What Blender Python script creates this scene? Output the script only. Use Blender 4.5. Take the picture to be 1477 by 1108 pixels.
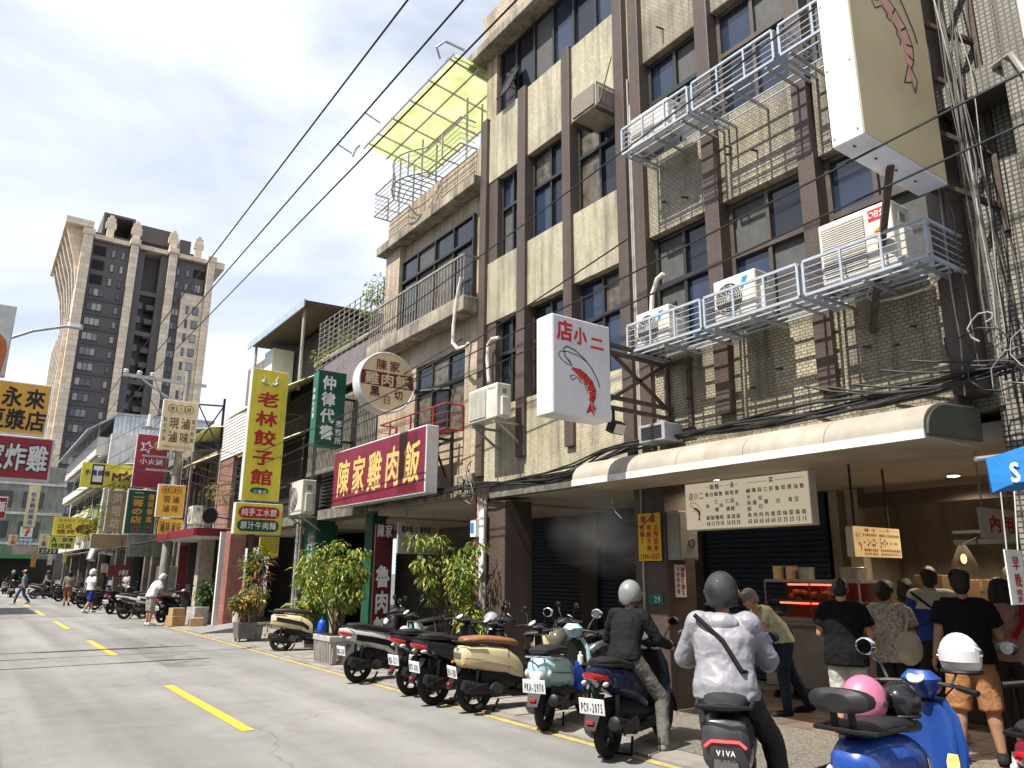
import bpy, bmesh, math, random
import numpy as np
from mathutils import Vector, Matrix, Euler
random.seed(7)
for o in list(bpy.data.objects): bpy.data.objects.remove(o)
SC = bpy.context.scene
COL = SC.collection
PI = math.pi
# ---------------------------------------------------------------- camera
PW, PH, FPX, CAMH = 1477.0, 1108.0, 1085.0, 1.7
ROLL, PITCH = 0.008, math.radians(14.1887)
def _axes():
    d = Vector((-53.0-PW/2, 822.0-PH/2, FPX)).normalized()
    u = Vector((math.sin(ROLL)*math.cos(PITCH), -math.cos(ROLL)*math.cos(PITCH), math.sin(PITCH)))
    u = (u - d*u.dot(d)).normalized()
    return d.cross(u), d, u
_AX, _AY, _AZ = _axes()          # world axes in camera coords (x right, y down, z forward)
RM = Matrix((_AX, _AY, _AZ))     # camera -> world
CP = Vector((0, 0, CAMH))
def ray(x, y): return RM @ Vector((x-PW/2, y-PH/2, FPX))
def gp(x, y, z=0.0):
    r = ray(x, y); return CP + r*((z-CAMH)/r.z)
def atx(x, y, X):
    r = ray(x, y); return CP + r*(X/r.x)
def aty(x, y, Y):
    r = ray(x, y); return CP + r*(Y/r.y)
cam = bpy.data.cameras.new('camera'); camo = bpy.data.objects.new('camera', cam); COL.objects.link(camo)
cam.sensor_width = 36.0; cam.lens = FPX/PW*36.0; cam.clip_start = 0.05; cam.clip_end = 3000
R3 = Matrix((RM @ Vector((1, 0, 0)), RM @ Vector((0, -1, 0)), RM @ Vector((0, 0, -1)))).transposed()
camo.matrix_world = Matrix.Translation(CP) @ R3.to_4x4()
SC.camera = camo
# ---------------------------------------------------------------- light
SUN_EL, SUN_AZ = math.radians(57), math.radians(-2)     # from the road side, square to the facades
sdir = Vector((-math.cos(SUN_EL)*math.cos(SUN_AZ), math.cos(SUN_EL)*math.sin(SUN_AZ), math.sin(SUN_EL)))
sun = bpy.data.lights.new('sun', 'SUN'); sun.energy = 5.0; sun.angle = math.radians(0.6); sun.color = (1.0, 0.95, 0.87)
suno = bpy.data.objects.new('sun', sun); COL.objects.link(suno); suno.location = (-30, 0, 40)
suno.rotation_euler = sdir.to_track_quat('Z', 'Y').to_euler()
W = bpy.data.worlds.new('World'); SC.world = W; W.use_nodes = True
nt = W.node_tree; nt.nodes.clear()
def N(t, typ, **kw):
    n = t.nodes.new(typ)
    for k, v in kw.items():
        if k.startswith('i_'):
            n.inputs[k[2:].replace('_', ' ')].default_value = v
        else: setattr(n, k, v)
    return n
def L(t, a, b): t.links.new(a, b)
sky = N(nt, 'ShaderNodeTexSky'); sky.sky_type = 'NISHITA'; sky.sun_disc = False
sky.sun_elevation = SUN_EL; sky.sun_rotation = math.atan2(sdir.x, sdir.y)
sky.air_density = 1.0; sky.dust_density = 2.0; sky.ozone_density = 1.2
tc = N(nt, 'ShaderNodeTexCoord'); mp = N(nt, 'ShaderNodeMapping'); mp.inputs['Scale'].default_value = (1.0, 1.3, 2.6)
mp.inputs['Rotation'].default_value = (0, 0, 0.5)
L(nt, tc.outputs['Generated'], mp.inputs['Vector'])
cn = N(nt, 'ShaderNodeTexNoise'); cn.inputs['Scale'].default_value = 1.15; cn.inputs['Detail'].default_value = 9; cn.inputs['Roughness'].default_value = 0.55
cn.inputs['Distortion'].default_value = 0.5
L(nt, mp.outputs[0], cn.inputs['Vector'])
cr = N(nt, 'ShaderNodeValToRGB'); cr.color_ramp.elements[0].position = 0.40; cr.color_ramp.elements[1].position = 0.60
cr.color_ramp.elements[0].color = (0.42, 0.42, 0.42, 1); cr.color_ramp.elements[1].color = (1.0, 1.0, 1.0, 1)
L(nt, cn.outputs[0], cr.inputs[0])
mx = N(nt, 'ShaderNodeMixRGB'); mx.inputs[2].default_value = (6.1, 6.45, 7.15, 1)
L(nt, cr.outputs[0], mx.inputs[0]); L(nt, sky.outputs[0], mx.inputs[1])
bg = N(nt, 'ShaderNodeBackground'); bg.inputs[1].default_value = 0.10
L(nt, mx.outputs[0], bg.inputs[0])
wo = N(nt, 'ShaderNodeOutputWorld'); L(nt, bg.outputs[0], wo.inputs[0])
SC.view_settings.view_transform = 'Standard'; SC.view_settings.look = 'None'
SC.view_settings.gamma = 1.0; SC.view_settings.exposure = 0.78; SC.view_settings.use_curve_mapping = False
# ---------------------------------------------------------------- materials
MATS = {}
def srgb(h):
    h = h.lstrip('#'); v = [int(h[i:i+2], 16)/255 for i in (0, 2, 4)]
    return tuple((x/12.92 if x <= 0.04045 else ((x+0.055)/1.055)**2.4) for x in v)
def col(c): return srgb(c) if isinstance(c, str) else tuple(c)
def mat(name, c, rough=0.6, var=0.15, scale=6.0, bump=0.0, bscale=60.0, metal=0.0, emit=None, es=0.0, coat=0.0, streak=0.0,
        trans=0.0, alpha=1.0, spec=0.5, ior=1.45, bdetail=4.0, dirt=None):
    if name in MATS: return MATS[name]
    c = col(c)
    m = bpy.data.materials.new(name); m.use_nodes = True; t = m.node_tree
    b = t.nodes['Principled BSDF']
    b.inputs['Roughness'].default_value = rough; b.inputs['Metallic'].default_value = metal
    b.inputs['Coat Weight'].default_value = coat; b.inputs['Specular IOR Level'].default_value = spec; b.inputs['IOR'].default_value = ior
    b.inputs['Transmission Weight'].default_value = trans; b.inputs['Alpha'].default_value = alpha
    g = N(t, 'ShaderNodeNewGeometry')
    src = None
    n1 = N(t, 'ShaderNodeTexNoise'); n1.inputs['Scale'].default_value = scale; n1.inputs['Detail'].default_value = 5
    L(t, g.outputs['Position'], n1.inputs['Vector'])
    r = N(t, 'ShaderNodeValToRGB'); e = r.color_ramp.elements
    e[0].position = 0.3; e[1].position = 0.7
    e[0].color = (*[x*(1-var) for x in c], 1); e[1].color = (*[min(1, x*(1+var)) for x in c], 1)
    L(t, n1.outputs[0], r.inputs[0]); src = r.outputs[0]
    if streak or dirt:
        mpn = N(t, 'ShaderNodeMapping'); mpn.inputs['Scale'].default_value = (3.5, 3.5, 0.35)
        L(t, g.outputs['Position'], mpn.inputs['Vector'])
        n2 = N(t, 'ShaderNodeTexNoise'); n2.inputs['Scale'].default_value = 1.6; n2.inputs['Detail'].default_value = 7; n2.inputs['Roughness'].default_value = 0.65
        L(t, mpn.outputs[0], n2.inputs['Vector'])
        r2 = N(t, 'ShaderNodeValToRGB'); r2.color_ramp.elements[0].position = 0.44; r2.color_ramp.elements[1].position = 0.66
        r2.color_ramp.elements[1].color = (streak, streak, streak, 1)
        L(t, n2.outputs[0], r2.inputs[0])
        mm = N(t, 'ShaderNodeMixRGB'); dc = col(dirt) if dirt else tuple(x*0.35 for x in c); mm.inputs[2].default_value = (*dc, 1)
        L(t, r2.outputs[0], mm.inputs[0]); L(t, src, mm.inputs[1]); src = mm.outputs[0]
    L(t, src, b.inputs['Base Color'])
    if bump:
        n3 = N(t, 'ShaderNodeTexNoise'); n3.inputs['Scale'].default_value = bscale; n3.inputs['Detail'].default_value = bdetail; n3.inputs['Distortion'].default_value = 1.2 if bdetail < 2 else 0.0
        L(t, g.outputs['Position'], n3.inputs['Vector'])
        bp = N(t, 'ShaderNodeBump'); bp.inputs['Strength'].default_value = bump; bp.inputs['Distance'].default_value = 0.02
        L(t, n3.outputs[0], bp.inputs['Height']); L(t, bp.outputs[0], b.inputs['Normal'])
    if emit:
        b.inputs['Emission Color'].default_value = (*col(emit), 1); b.inputs['Emission Strength'].default_value = es
    MATS[name] = m
    return m
def tilemat(name, c, mortar, w, h, msize=0.006, rough=0.45, streak=0.5, dirt=(0.05, 0.045, 0.04), var=0.22, bumps=0.6, offset=0.5, patch=0.35):
    """small wall tiles laid in the plane of an upright wall"""
    if name in MATS: return MATS[name]
    c = col(c); mortar = col(mortar)
    m = bpy.data.materials.new(name); m.use_nodes = True; t = m.node_tree; b = t.nodes['Principled BSDF']
    b.inputs['Roughness'].default_value = rough
    g = N(t, 'ShaderNodeNewGeometry'); sx = N(t, 'ShaderNodeSeparateXYZ'); L(t, g.outputs['Position'], sx.inputs[0])
    ad = N(t, 'ShaderNodeMath', operation='ADD'); L(t, sx.outputs[0], ad.inputs[0]); L(t, sx.outputs[1], ad.inputs[1])
    cb = N(t, 'ShaderNodeCombineXYZ'); L(t, ad.outputs[0], cb.inputs[0]); L(t, sx.outputs[2], cb.inputs[1])
    br = N(t, 'ShaderNodeTexBrick'); br.offset = offset
    br.inputs['Scale'].default_value = 1.0; br.inputs['Brick Width'].default_value = w; br.inputs['Row Height'].default_value = h
    br.inputs['Mortar Size'].default_value = msize; br.inputs['Mortar Smooth'].default_value = 0.3; br.inputs['Bias'].default_value = -0.2
    br.inputs['Color1'].default_value = (*[x*(1+var*0.6) for x in c], 1); br.inputs['Color2'].default_value = (*[x*(1-var) for x in c], 1)
    br.inputs['Mortar'].default_value = (*mortar, 1)
    L(t, cb.outputs[0], br.inputs['Vector'])
    src = br.outputs['Color']
    # broad patches of grime
    n1 = N(t, 'ShaderNodeTexNoise'); n1.inputs['Scale'].default_value = 0.9; n1.inputs['Detail'].default_value = 8; n1.inputs['Roughness'].default_value = 0.62
    L(t, g.outputs['Position'], n1.inputs['Vector'])
    r1 = N(t, 'ShaderNodeValToRGB'); r1.color_ramp.elements[0].position = 0.42; r1.color_ramp.elements[1].position = 0.64
    r1.color_ramp.elements[1].color = (patch, patch, patch, 1)
    L(t, n1.outputs[0], r1.inputs[0])
    m1 = N(t, 'ShaderNodeMixRGB'); m1.inputs[2].default_value = (c[0]*0.40, c[1]*0.38, c[2]*0.36, 1)
    L(t, r1.outputs[0], m1.inputs[0]); L(t, src, m1.inputs[1]); src = m1.outputs[0]
    mpn = N(t, 'ShaderNodeMapping'); mpn.inputs['Scale'].default_value = (4.2, 4.2, 0.3)
    L(t, g.outputs['Position'], mpn.inputs['Vector'])
    n2 = N(t, 'ShaderNodeTexNoise'); n2.inputs['Scale'].default_value = 1.7; n2.inputs['Detail'].default_value = 8; n2.inputs['Roughness'].default_value = 0.68
    L(t, mpn.outputs[0], n2.inputs['Vector'])
    r2 = N(t, 'ShaderNodeValToRGB'); r2.color_ramp.elements[0].position = 0.47; r2.color_ramp.elements[1].position = 0.68
    r2.color_ramp.elements[1].color = (streak, streak, streak, 1)
    L(t, n2.outputs[0], r2.inputs[0])
    m2 = N(t, 'ShaderNodeMixRGB'); m2.inputs[2].default_value = (*dirt, 1)
    L(t, r2.outputs[0], m2.inputs[0]); L(t, src, m2.inputs[1]); src = m2.outputs[0]
    L(t, src, b.inputs['Base Color'])
    bp = N(t, 'ShaderNodeBump'); bp.inputs['Strength'].default_value = bumps; bp.inputs['Distance'].default_value = 0.008; bp.invert = True
    L(t, br.outputs['Fac'], bp.inputs['Height']); L(t, bp.outputs[0], b.inputs['Normal'])
    MATS[name] = m
    return m
# ---------------------------------------------------------------- mesh helpers
class MB:
    def __init__(s): s.v = []; s.f = []; s.m = []; s.mi = 0
    def add(s, vs, fs):
        o = len(s.v); s.v += [tuple(v) for v in vs]
        for f in fs: s.f.append(tuple(i+o for i in f)); s.m.append(s.mi)
        return s
    def box(s, x0, x1, y0, y1, z0, z1):
        x0, x1 = sorted((x0, x1)); y0, y1 = sorted((y0, y1)); z0, z1 = sorted((z0, z1))
        return s.add([(x0,y0,z0),(x1,y0,z0),(x1,y1,z0),(x0,y1,z0),(x0,y0,z1),(x1,y0,z1),(x1,y1,z1),(x0,y1,z1)],
              [(0,3,2,1),(4,5,6,7),(0,1,5,4),(1,2,6,5),(2,3,7,6),(3,0,4,7)])
    def obox(s, c, size, rot=None):
        R = rot if isinstance(rot, Matrix) else (Euler(rot).to_matrix() if rot else Matrix.Identity(3))
        c = Vector(c); h = [q/2 for q in size]
        vs = [c + R @ Vector((a*h[0], b*h[1], d*h[2])) for d in (-1, 1) for a, b in ((-1,-1),(1,-1),(1,1),(-1,1))]
        return s.add(vs, [(0,3,2,1),(4,5,6,7),(0,1,5,4),(1,2,6,5),(2,3,7,6),(3,0,4,7)])
    def quad(s, a, b, c, d): return s.add([a, b, c, d], [(0,1,2,3)])
    def bar(s, p, q, w, h=None, up=(0,0,1)):
        p, q = Vector(p), Vector(q); h = h or w
        d = (q-p).normalized(); up = Vector(up)
        if abs(d.dot(up)) > 0.98: up = Vector((1, 0, 0))
        a = d.cross(up).normalized()*(w/2); b = a.cross(d).normalized()*(h/2)
        vs = [p-a-b, p+a-b, p+a+b, p-a+b, q-a-b, q+a-b, q+a+b, q-a+b]
        return s.add(vs, [(3,2,1,0),(4,5,6,7),(0,1,5,4),(1,2,6,5),(2,3,7,6),(3,0,4,7)])
    def tube(s, pts, r, n=6, caps=True):
        pts = [Vector(p) for p in pts]; k = len(pts)
        rs = r if isinstance(r, (list, tuple)) else [r]*k
        rings = []; prev = None
        for i, p in enumerate(pts):
            d = (pts[min(i+1, k-1)]-pts[max(i-1, 0)])
            d = d.normalized() if d.length > 1e-9 else Vector((0,0,1))
            if prev is None:
                u = Vector((0,0,1)) if abs(d.z) < 0.95 else Vector((1,0,0))
                a = d.cross(u).normalized()
            else:
                a = (prev - d*prev.dot(d)); a = a.normalized() if a.length > 1e-6 else d.orthogonal().normalized()
            prev = a; b = d.cross(a)
            rings.append([p + (a*math.cos(2*PI*j/n)+b*math.sin(2*PI*j/n))*rs[i] for j in range(n)])
        return s.loft(rings, caps)
    def loft(s, rings, caps=True, closed=True):
        n = len(rings[0]); vs = [p for r in rings for p in r]; fs = []
        m = n if closed else n-1
        for i in range(len(rings)-1):
            for j in range(m):
                a = i*n+j; b = i*n+(j+1) % n
                fs.append((a, b, b+n, a+n))
        if caps and closed:
            fs.append(tuple(reversed(range(n)))); fs.append(tuple(range((len(rings)-1)*n, len(rings)*n)))
        return s.add(vs, fs)
    def prism(s, poly, ax, a0, a1):
        """poly of 2d points, extruded along axis ax from a0 to a1 (axes order: x:(y,z) y:(x,z) z:(x,y))"""
        def P(u, v, w): return {'x': (w,u,v), 'y': (u,w,v), 'z': (u,v,w)}[ax]
        n = len(poly)
        vs = [P(u, v, a0) for u, v in poly]+[P(u, v, a1) for u, v in poly]
        fs = [tuple(range(n)), tuple(reversed(range(n, 2*n)))]+[(i, i+n, (i+1) % n+n, (i+1) % n) for i in range(n)]
        return s.add(vs, fs)
    def disc(s, c, axis, r, n=20, h=0.0):
        c = Vector(c); d = Vector(axis).normalized()
        return s.tube([c, c+d*max(h, 1e-4)], r, n)
    def ell(s, c, r, nu=14, nv=9, rot=None, z0=-1.0, z1=1.0):
        c = Vector(c); R = Euler(rot).to_matrix() if rot else Matrix.Identity(3)
        rings = []
        for i in range(nv+1):
            zz = z0+(z1-z0)*i/nv
            ang = math.asin(max(-1, min(1, zz))); 
            if z0 == -1 and z1 == 1: ang = -PI/2+PI*i/nv
            cr_ = max(math.cos(ang), 0.001); zz = math.sin(ang)
            rings.append([c+R@Vector((r[0]*cr_*math.cos(2*PI*j/nu), r[1]*cr_*math.sin(2*PI*j/nu), r[2]*zz)) for j in range(nu)])
        return s.loft(rings)
    def torus(s, c, axis, R_, r_, n=24, k=8, sq=1.0):
        c = Vector(c); d = Vector(axis).normalized(); a = d.orthogonal().normalized(); b = d.cross(a)
        vs = []; fs = []
        for i in range(n):
            t = 2*PI*i/n; e = a*math.cos(t)+b*math.sin(t)
            for j in range(k):
                q = 2*PI*j/k; vs.append(c+e*(R_+r_*math.cos(q))+d*(r_*sq*math.sin(q)))
        for i in range(n):
            for j in range(k):
                fs.append((i*k+j, ((i+1) % n)*k+j, ((i+1) % n)*k+(j+1) % k, i*k+(j+1) % k))
        return s.add(vs, fs)
    def build(s, name, m, parent=None, smooth=False, local=False, bevel=0.0, fix=True):
        me = bpy.data.meshes.new(name)
        off = (0,0,0)
        if parent is not None and not local: off = world_of(parent)
        me.from_pydata([(v[0]-off[0], v[1]-off[1], v[2]-off[2]) for v in s.v], [], s.f)
        ms = m if isinstance(m, (list, tuple)) else [m]
        for q in ms: me.materials.append(q)
        if len(ms) > 1: me.polygons.foreach_set('material_index', s.m)
        if fix:
            bm = bmesh.new(); bm.from_mesh(me); bmesh.ops.recalc_face_normals(bm, faces=bm.faces); bm.to_mesh(me); bm.free()
        if smooth:
            me.polygons.foreach_set('use_smooth', [True]*len(me.polygons))
            try: me.set_sharp_from_angle(angle=math.radians(42))
            except Exception: pass
        o = bpy.data.objects.new(name, me); COL.objects.link(o)
        if bevel:
            md = o.modifiers.new('b', 'BEVEL'); md.width = bevel; md.segments = 2; md.limit_method = 'ANGLE'
        if parent is not None: o.parent = parent
        return o
def world_of(o):
    p = Vector((0,0,0))
    while o is not None: p += o.location; o = o.parent
    return p
def tag(o, label=None, cat=None, group=None, kind=None):
    if label: o['label'] = label
    if cat: o['category'] = cat
    if group: o['group'] = group
    if kind: o['kind'] = kind
    return o
def thing(name, label, cat, loc=(0,0,0), rz=0.0, group=None):
    o = bpy.data.objects.new(name, None); COL.objects.link(o); o.empty_display_size = 0.1
    o.location = loc; o.rotation_euler = (0, 0, rz)
    return tag(o, label, cat, group)
def struct(o): o['kind'] = 'structure'; return o
def copy_tree(o, parent=None):
    c = o.copy(); COL.objects.link(c); c.parent = parent
    for ch in list(o.children): copy_tree(ch, c)
    return c
def lerp(a, b, t): return a+(b-a)*t
def sag(p, q, s, n=10):
    p, q = Vector(p), Vector(q)
    return [p.lerp(q, i/n)-Vector((0,0,s*4*(i/n)*(1-i/n))) for i in range(n+1)]
# ---------------------------------------------------------------- lettering (flat print)
_GL = {}
def glyph(ch, bold=0.0, shear=0.0):
    k = (ch, bold, shear)
    if k in _GL: return _GL[k]
    cu = bpy.data.curves.new('t', 'FONT'); cu.body = ch; cu.size = 1.0; cu.offset = bold; cu.shear = shear; cu.resolution_u = 2; cu.fill_mode = 'FRONT'
    ob = bpy.data.objects.new('t', cu)
    me = ob.to_mesh()
    vs = [tuple(v.co) for v in me.vertices]; fs = [tuple(p.vertices) for p in me.polygons]
    ob.to_mesh_clear()
    bpy.data.objects.remove(ob); bpy.data.curves.remove(cu)
    if vs:
        xs = [v[0] for v in vs]; ys = [v[1] for v in vs]; bb = (min(xs), max(xs), min(ys), max(ys))
    else: bb = (0, 0.3, 0, 0.7)
    _GL[k] = (vs, fs, bb)
    return _GL[k]
def put_glyph(mb, ch, O, U, V, u0, v0, w, h, bold=0.02, shear=0.0, fill=False):
    """draw one character in the cell u0..u0+w, v0..v0+h on the plane O + u*U + v*V; bold strokes are overprinted in thin layers"""
    vs, fs, bb = glyph(ch, 0.0, shear)
    if not vs: return
    if ord(ch) > 0x2e00 and not fill:
        cx = (min(0.02, bb[0])+max(0.95, bb[1]))/2
        x0, x1, y0, y1 = cx-0.5, cx+0.5, -0.12, 0.88
    elif fill: x0, x1, y0, y1 = bb
    else:
        cx = (bb[0]+bb[1])/2; hw = max(0.32, (bb[1]-bb[0])/2); x0, x1 = cx-hw, cx+hw; y0, y1 = 0.0, 0.72
    sx = w/(x1-x0); sy = h/(y1-y0); nrm = U.cross(V)
    b = bold*0.9
    lay = [(0, 0)] if bold < 0.008 else [(-b, -b), (b, b), (b, -b), (-b, b)]
    for i, (dx, dy) in enumerate(lay):
        mb.add([O+nrm*(0.0006*i)+U*(u0+(x+dx-x0)*sx)+V*(v0+(y+dy-y0)*sy) for x, y, z in vs], fs)
def hline(mb, s, O, U, V, u0, v0, w, h, bold=0.02, gap=0.08, shear=0.0):
    n = len(s); cw = w/n
    for i, ch in enumerate(s):
        if ch != ' ': put_glyph(mb, ch, O, U, V, u0+i*cw+cw*gap/2, v0, cw*(1-gap), h, bold, shear)
def vline(mb, s, O, U, V, u0, v1, w, h, bold=0.02, gap=0.1):
    n = len(s); ch_ = h/n
    for i, ch in enumerate(s):
        if ch != ' ': put_glyph(mb, ch, O, U, V, u0, v1-(i+1)*ch_+ch_*gap/2, w, ch_*(1-gap), bold)
# ================================================================ materials used by the setting
F = 7.6
M_asph = mat('asphalt', (0.235, 0.229, 0.221), 0.85, 0.16, 0.35, 0.5, 180)
def asphalt_detail(m):
    t = m.node_tree; b = t.nodes['Principled BSDF']; lk = b.inputs['Base Color'].links[0]; src = lk.from_socket
    g = N(t, 'ShaderNodeNewGeometry')
    fine = N(t, 'ShaderNodeTexNoise'); fine.inputs['Scale'].default_value = 95; fine.inputs['Detail'].default_value = 2
    L(t, g.outputs['Position'], fine.inputs['Vector'])
    r = N(t, 'ShaderNodeValToRGB'); r.color_ramp.elements[0].position = 0.35; r.color_ramp.elements[0].color = (0.62, 0.62, 0.62, 1); r.color_ramp.elements[1].position = 0.68; r.color_ramp.elements[1].color = (1.35, 1.35, 1.33, 1)
    L(t, fine.outputs[0], r.inputs[0])
    mu = N(t, 'ShaderNodeMixRGB', blend_type='MULTIPLY'); mu.inputs[0].default_value = 1.0
    L(t, src, mu.inputs[1]); L(t, r.outputs[0], mu.inputs[2])
    # hairline cracks
    dn = N(t, 'ShaderNodeTexNoise'); dn.inputs['Scale'].default_value = 1.6; dn.inputs['Detail'].default_value = 5
    L(t, g.outputs['Position'], dn.inputs['Vector'])
    ms = N(t, 'ShaderNodeMixRGB'); ms.inputs[0].default_value = 0.35; L(t, g.outputs['Position'], ms.inputs[1]); L(t, dn.outputs['Color'], ms.inputs[2])
    vo = N(t, 'ShaderNodeTexVoronoi', feature='DISTANCE_TO_EDGE'); vo.inputs['Scale'].default_value = 0.42
    L(t, ms.outputs[0], vo.inputs['Vector'])
    r2 = N(t, 'ShaderNodeValToRGB'); r2.color_ramp.elements[0].position = 0.0; r2.color_ramp.elements[0].color = (0.62, 0.62, 0.62, 1); r2.color_ramp.elements[1].position = 0.004; r2.color_ramp.elements[1].color = (1, 1, 1, 1)
    L(t, vo.outputs[0], r2.inputs[0])
    m2 = N(t, 'ShaderNodeMixRGB', blend_type='MULTIPLY'); m2.inputs[0].default_value = 0.75
    L(t, mu.outputs[0], m2.inputs[1]); L(t, r2.outputs[0], m2.inputs[2])
    # long tyre-worn bands and oil along the street
    mpn = N(t, 'ShaderNodeMapping'); mpn.inputs['Scale'].default_value = (1.3, 0.06, 1)
    L(t, g.outputs['Position'], mpn.inputs['Vector'])
    n4 = N(t, 'ShaderNodeTexNoise'); n4.inputs['Scale'].default_value = 1.0; n4.inputs['Detail'].default_value = 4
    L(t, mpn.outputs[0], n4.inputs['Vector'])
    r4 = N(t, 'ShaderNodeValToRGB'); r4.color_ramp.elements[0].color = (0.8, 0.8, 0.8, 1); r4.color_ramp.elements[1].color = (1.14, 1.14, 1.14, 1)
    r4.color_ramp.elements[0].position = 0.35; r4.color_ramp.elements[1].position = 0.65
    L(t, n4.outputs[0], r4.inputs[0])
    m3 = N(t, 'ShaderNodeMixRGB', blend_type='MULTIPLY'); m3.inputs[0].default_value = 1.0
    L(t, m2.outputs[0], m3.inputs[1]); L(t, r4.outputs[0], m3.inputs[2])
    # darker oil spots and blotches
    n5 = N(t, 'ShaderNodeTexNoise'); n5.inputs['Scale'].default_value = 1.9; n5.inputs['Detail'].default_value = 8; n5.inputs['Roughness'].default_value = 0.7
    L(t, g.outputs['Position'], n5.inputs['Vector'])
    r5 = N(t, 'ShaderNodeValToRGB'); r5.color_ramp.elements[0].position = 0.30; r5.color_ramp.elements[0].color = (0.84, 0.83, 0.82, 1); r5.color_ramp.elements[1].position = 0.52; r5.color_ramp.elements[1].color = (1, 1, 1, 1)
    L(t, n5.outputs[0], r5.inputs[0])
    m5 = N(t, 'ShaderNodeMixRGB', blend_type='MULTIPLY'); m5.inputs[0].default_value = 1.0
    L(t, m3.outputs[0], m5.inputs[1]); L(t, r5.outputs[0], m5.inputs[2])
    L(t, m5.outputs[0], b.inputs['Base Color'])
asphalt_detail(M_asph)
M_yel = mat('road_yellow', (0.60, 0.39, 0.03), 0.75, 0.15, 20, 0.3, 150)
M_yel2 = mat('worn_road_yellow', (0.46, 0.34, 0.09), 0.8, 0.2, 12, 0.3, 150)
def worn(m, lo, hi, sc=9.0):
    """chipped paint: the asphalt shows through in ragged flecks"""
    t = m.node_tree; b = t.nodes['Principled BSDF']; src = b.inputs['Base Color'].links[0].from_socket
    g = N(t, 'ShaderNodeNewGeometry'); n = N(t, 'ShaderNodeTexNoise'); n.inputs['Scale'].default_value = sc; n.inputs['Detail'].default_value = 8; n.inputs['Roughness'].default_value = 0.75
    L(t, g.outputs['Position'], n.inputs['Vector'])
    r = N(t, 'ShaderNodeValToRGB'); r.color_ramp.elements[0].position = lo; r.color_ramp.elements[1].position = hi
    L(t, n.outputs[0], r.inputs[0])
    mm = N(t, 'ShaderNodeMixRGB'); mm.inputs[2].default_value = (0.19, 0.18, 0.165, 1)
    L(t, r.outputs[0], mm.inputs[0]); L(t, src, mm.inputs[1]); L(t, mm.outputs[0], b.inputs['Base Color'])
worn(M_yel, 0.54, 0.66, 14.0); worn(M_yel2, 0.46, 0.66, 5.0)
M_conc = mat('pavement_concrete', (0.24, 0.22, 0.195), 0.85, 0.25, 2.2, 0.4, 120, streak=0.0)
M_slab = [mat('paving_slab_%s' % k, c, 0.85, 0.22, 5, 0.4, 120) for k, c in (('a', (0.25, 0.235, 0.21)), ('b', (0.215, 0.20, 0.18)), ('c', (0.28, 0.25, 0.22)))]
M_grav = mat('washed_aggregate', (0.15, 0.135, 0.11), 0.9, 0.75, 55, 0.9, 70)
M_ftile = [mat('floor_tile_%s' % k, c, 0.42, 0.15, 6) for k, c in (('a', (0.16, 0.12, 0.09)), ('b', (0.19, 0.14, 0.105)), ('c', (0.135, 0.10, 0.08)))]
M_cream = tilemat('cream_mosaic_tile', (0.52, 0.47, 0.325), (0.28, 0.25, 0.18), 0.055, 0.03, 0.005, streak=0.6, patch=0.5, bumps=0.5)
M_cream2 = tilemat('weathered_cream_tile', (0.38, 0.335, 0.235), (0.15, 0.13, 0.095), 0.075, 0.04, 0.007, streak=0.78, patch=0.72, bumps=0.7)
M_brown = tilemat('brown_mosaic_tile', (0.078, 0.050, 0.040), (0.11, 0.085, 0.07), 0.048, 0.03, 0.004, streak=0.35, patch=0.3, dirt=(0.03, 0.024, 0.02))
M_buff = tilemat('buff_wall_tile', (0.50, 0.40, 0.27), (0.30, 0.25, 0.18), 0.09, 0.045, 0.006, streak=0.6, patch=0.5)
M_whitetile = tilemat('white_wall_tile', (0.29, 0.275, 0.23), (0.07, 0.063, 0.052), 0.055, 0.05, 0.009, streak=0.6, patch=0.65, bumps=0.9, offset=0.0, dirt=(0.06, 0.05, 0.04))
M_purple = tilemat('purple_brick_tile', (0.16, 0.12, 0.125), (0.26, 0.23, 0.22), 0.2, 0.07, 0.012, streak=0.3)
M_pink = tilemat('pink_pillar_tile', (0.34, 0.14, 0.11), (0.19, 0.10, 0.09), 0.12, 0.12, 0.009, streak=0.4, patch=0.3, offset=0.0)
M_soot = mat('sooty_concrete', (0.16, 0.145, 0.12), 0.9, 0.5, 3, 0.5, 30, streak=0.7, dirt=(0.03, 0.028, 0.025))
M_ledge = mat('weathered_ledge', (0.30, 0.26, 0.20), 0.9, 0.35, 2.5, 0.5, 30, streak=0.75, dirt=(0.05, 0.045, 0.04))
M_ceil = mat('arcade_ceiling', (0.44, 0.39, 0.31), 0.8, 0.12, 1.5)
M_frame = mat('dark_window_frame', (0.028, 0.027, 0.028), 0.45, 0.2, 8)
M_framebr = mat('brown_window_frame', (0.075, 0.058, 0.048), 0.5, 0.25, 8)
M_glass = mat('window_glass', (0.012, 0.015, 0.022), 0.06, 0.3, 1.2, spec=0.75)
M_glassb = mat('blue_window_glass', (0.02, 0.032, 0.06), 0.08, 0.3, 1.2, spec=0.9)
M_curt = mat('curtained_glass', (0.10, 0.085, 0.065), 0.18, 0.55, 7)
M_screen = mat('window_screen', (0.075, 0.075, 0.072), 0.7, 0.2, 10)
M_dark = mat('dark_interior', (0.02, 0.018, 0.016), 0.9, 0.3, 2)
M_shut = mat('navy_shutter', (0.022, 0.032, 0.06), 0.45, 0.2, 4)
M_shutg = mat('grey_shutter', (0.13, 0.12, 0.10), 0.5, 0.25, 3)
M_rust = mat('rusty_steel', (0.075, 0.05, 0.038), 0.7, 0.4, 14, 0.2, 40)
M_black = mat('black_steel', (0.018, 0.017, 0.017), 0.55, 0.25, 9)
M_galv = mat('galvanised_steel', (0.42, 0.42, 0.41), 0.42, 0.2, 9, metal=0.6)
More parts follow.
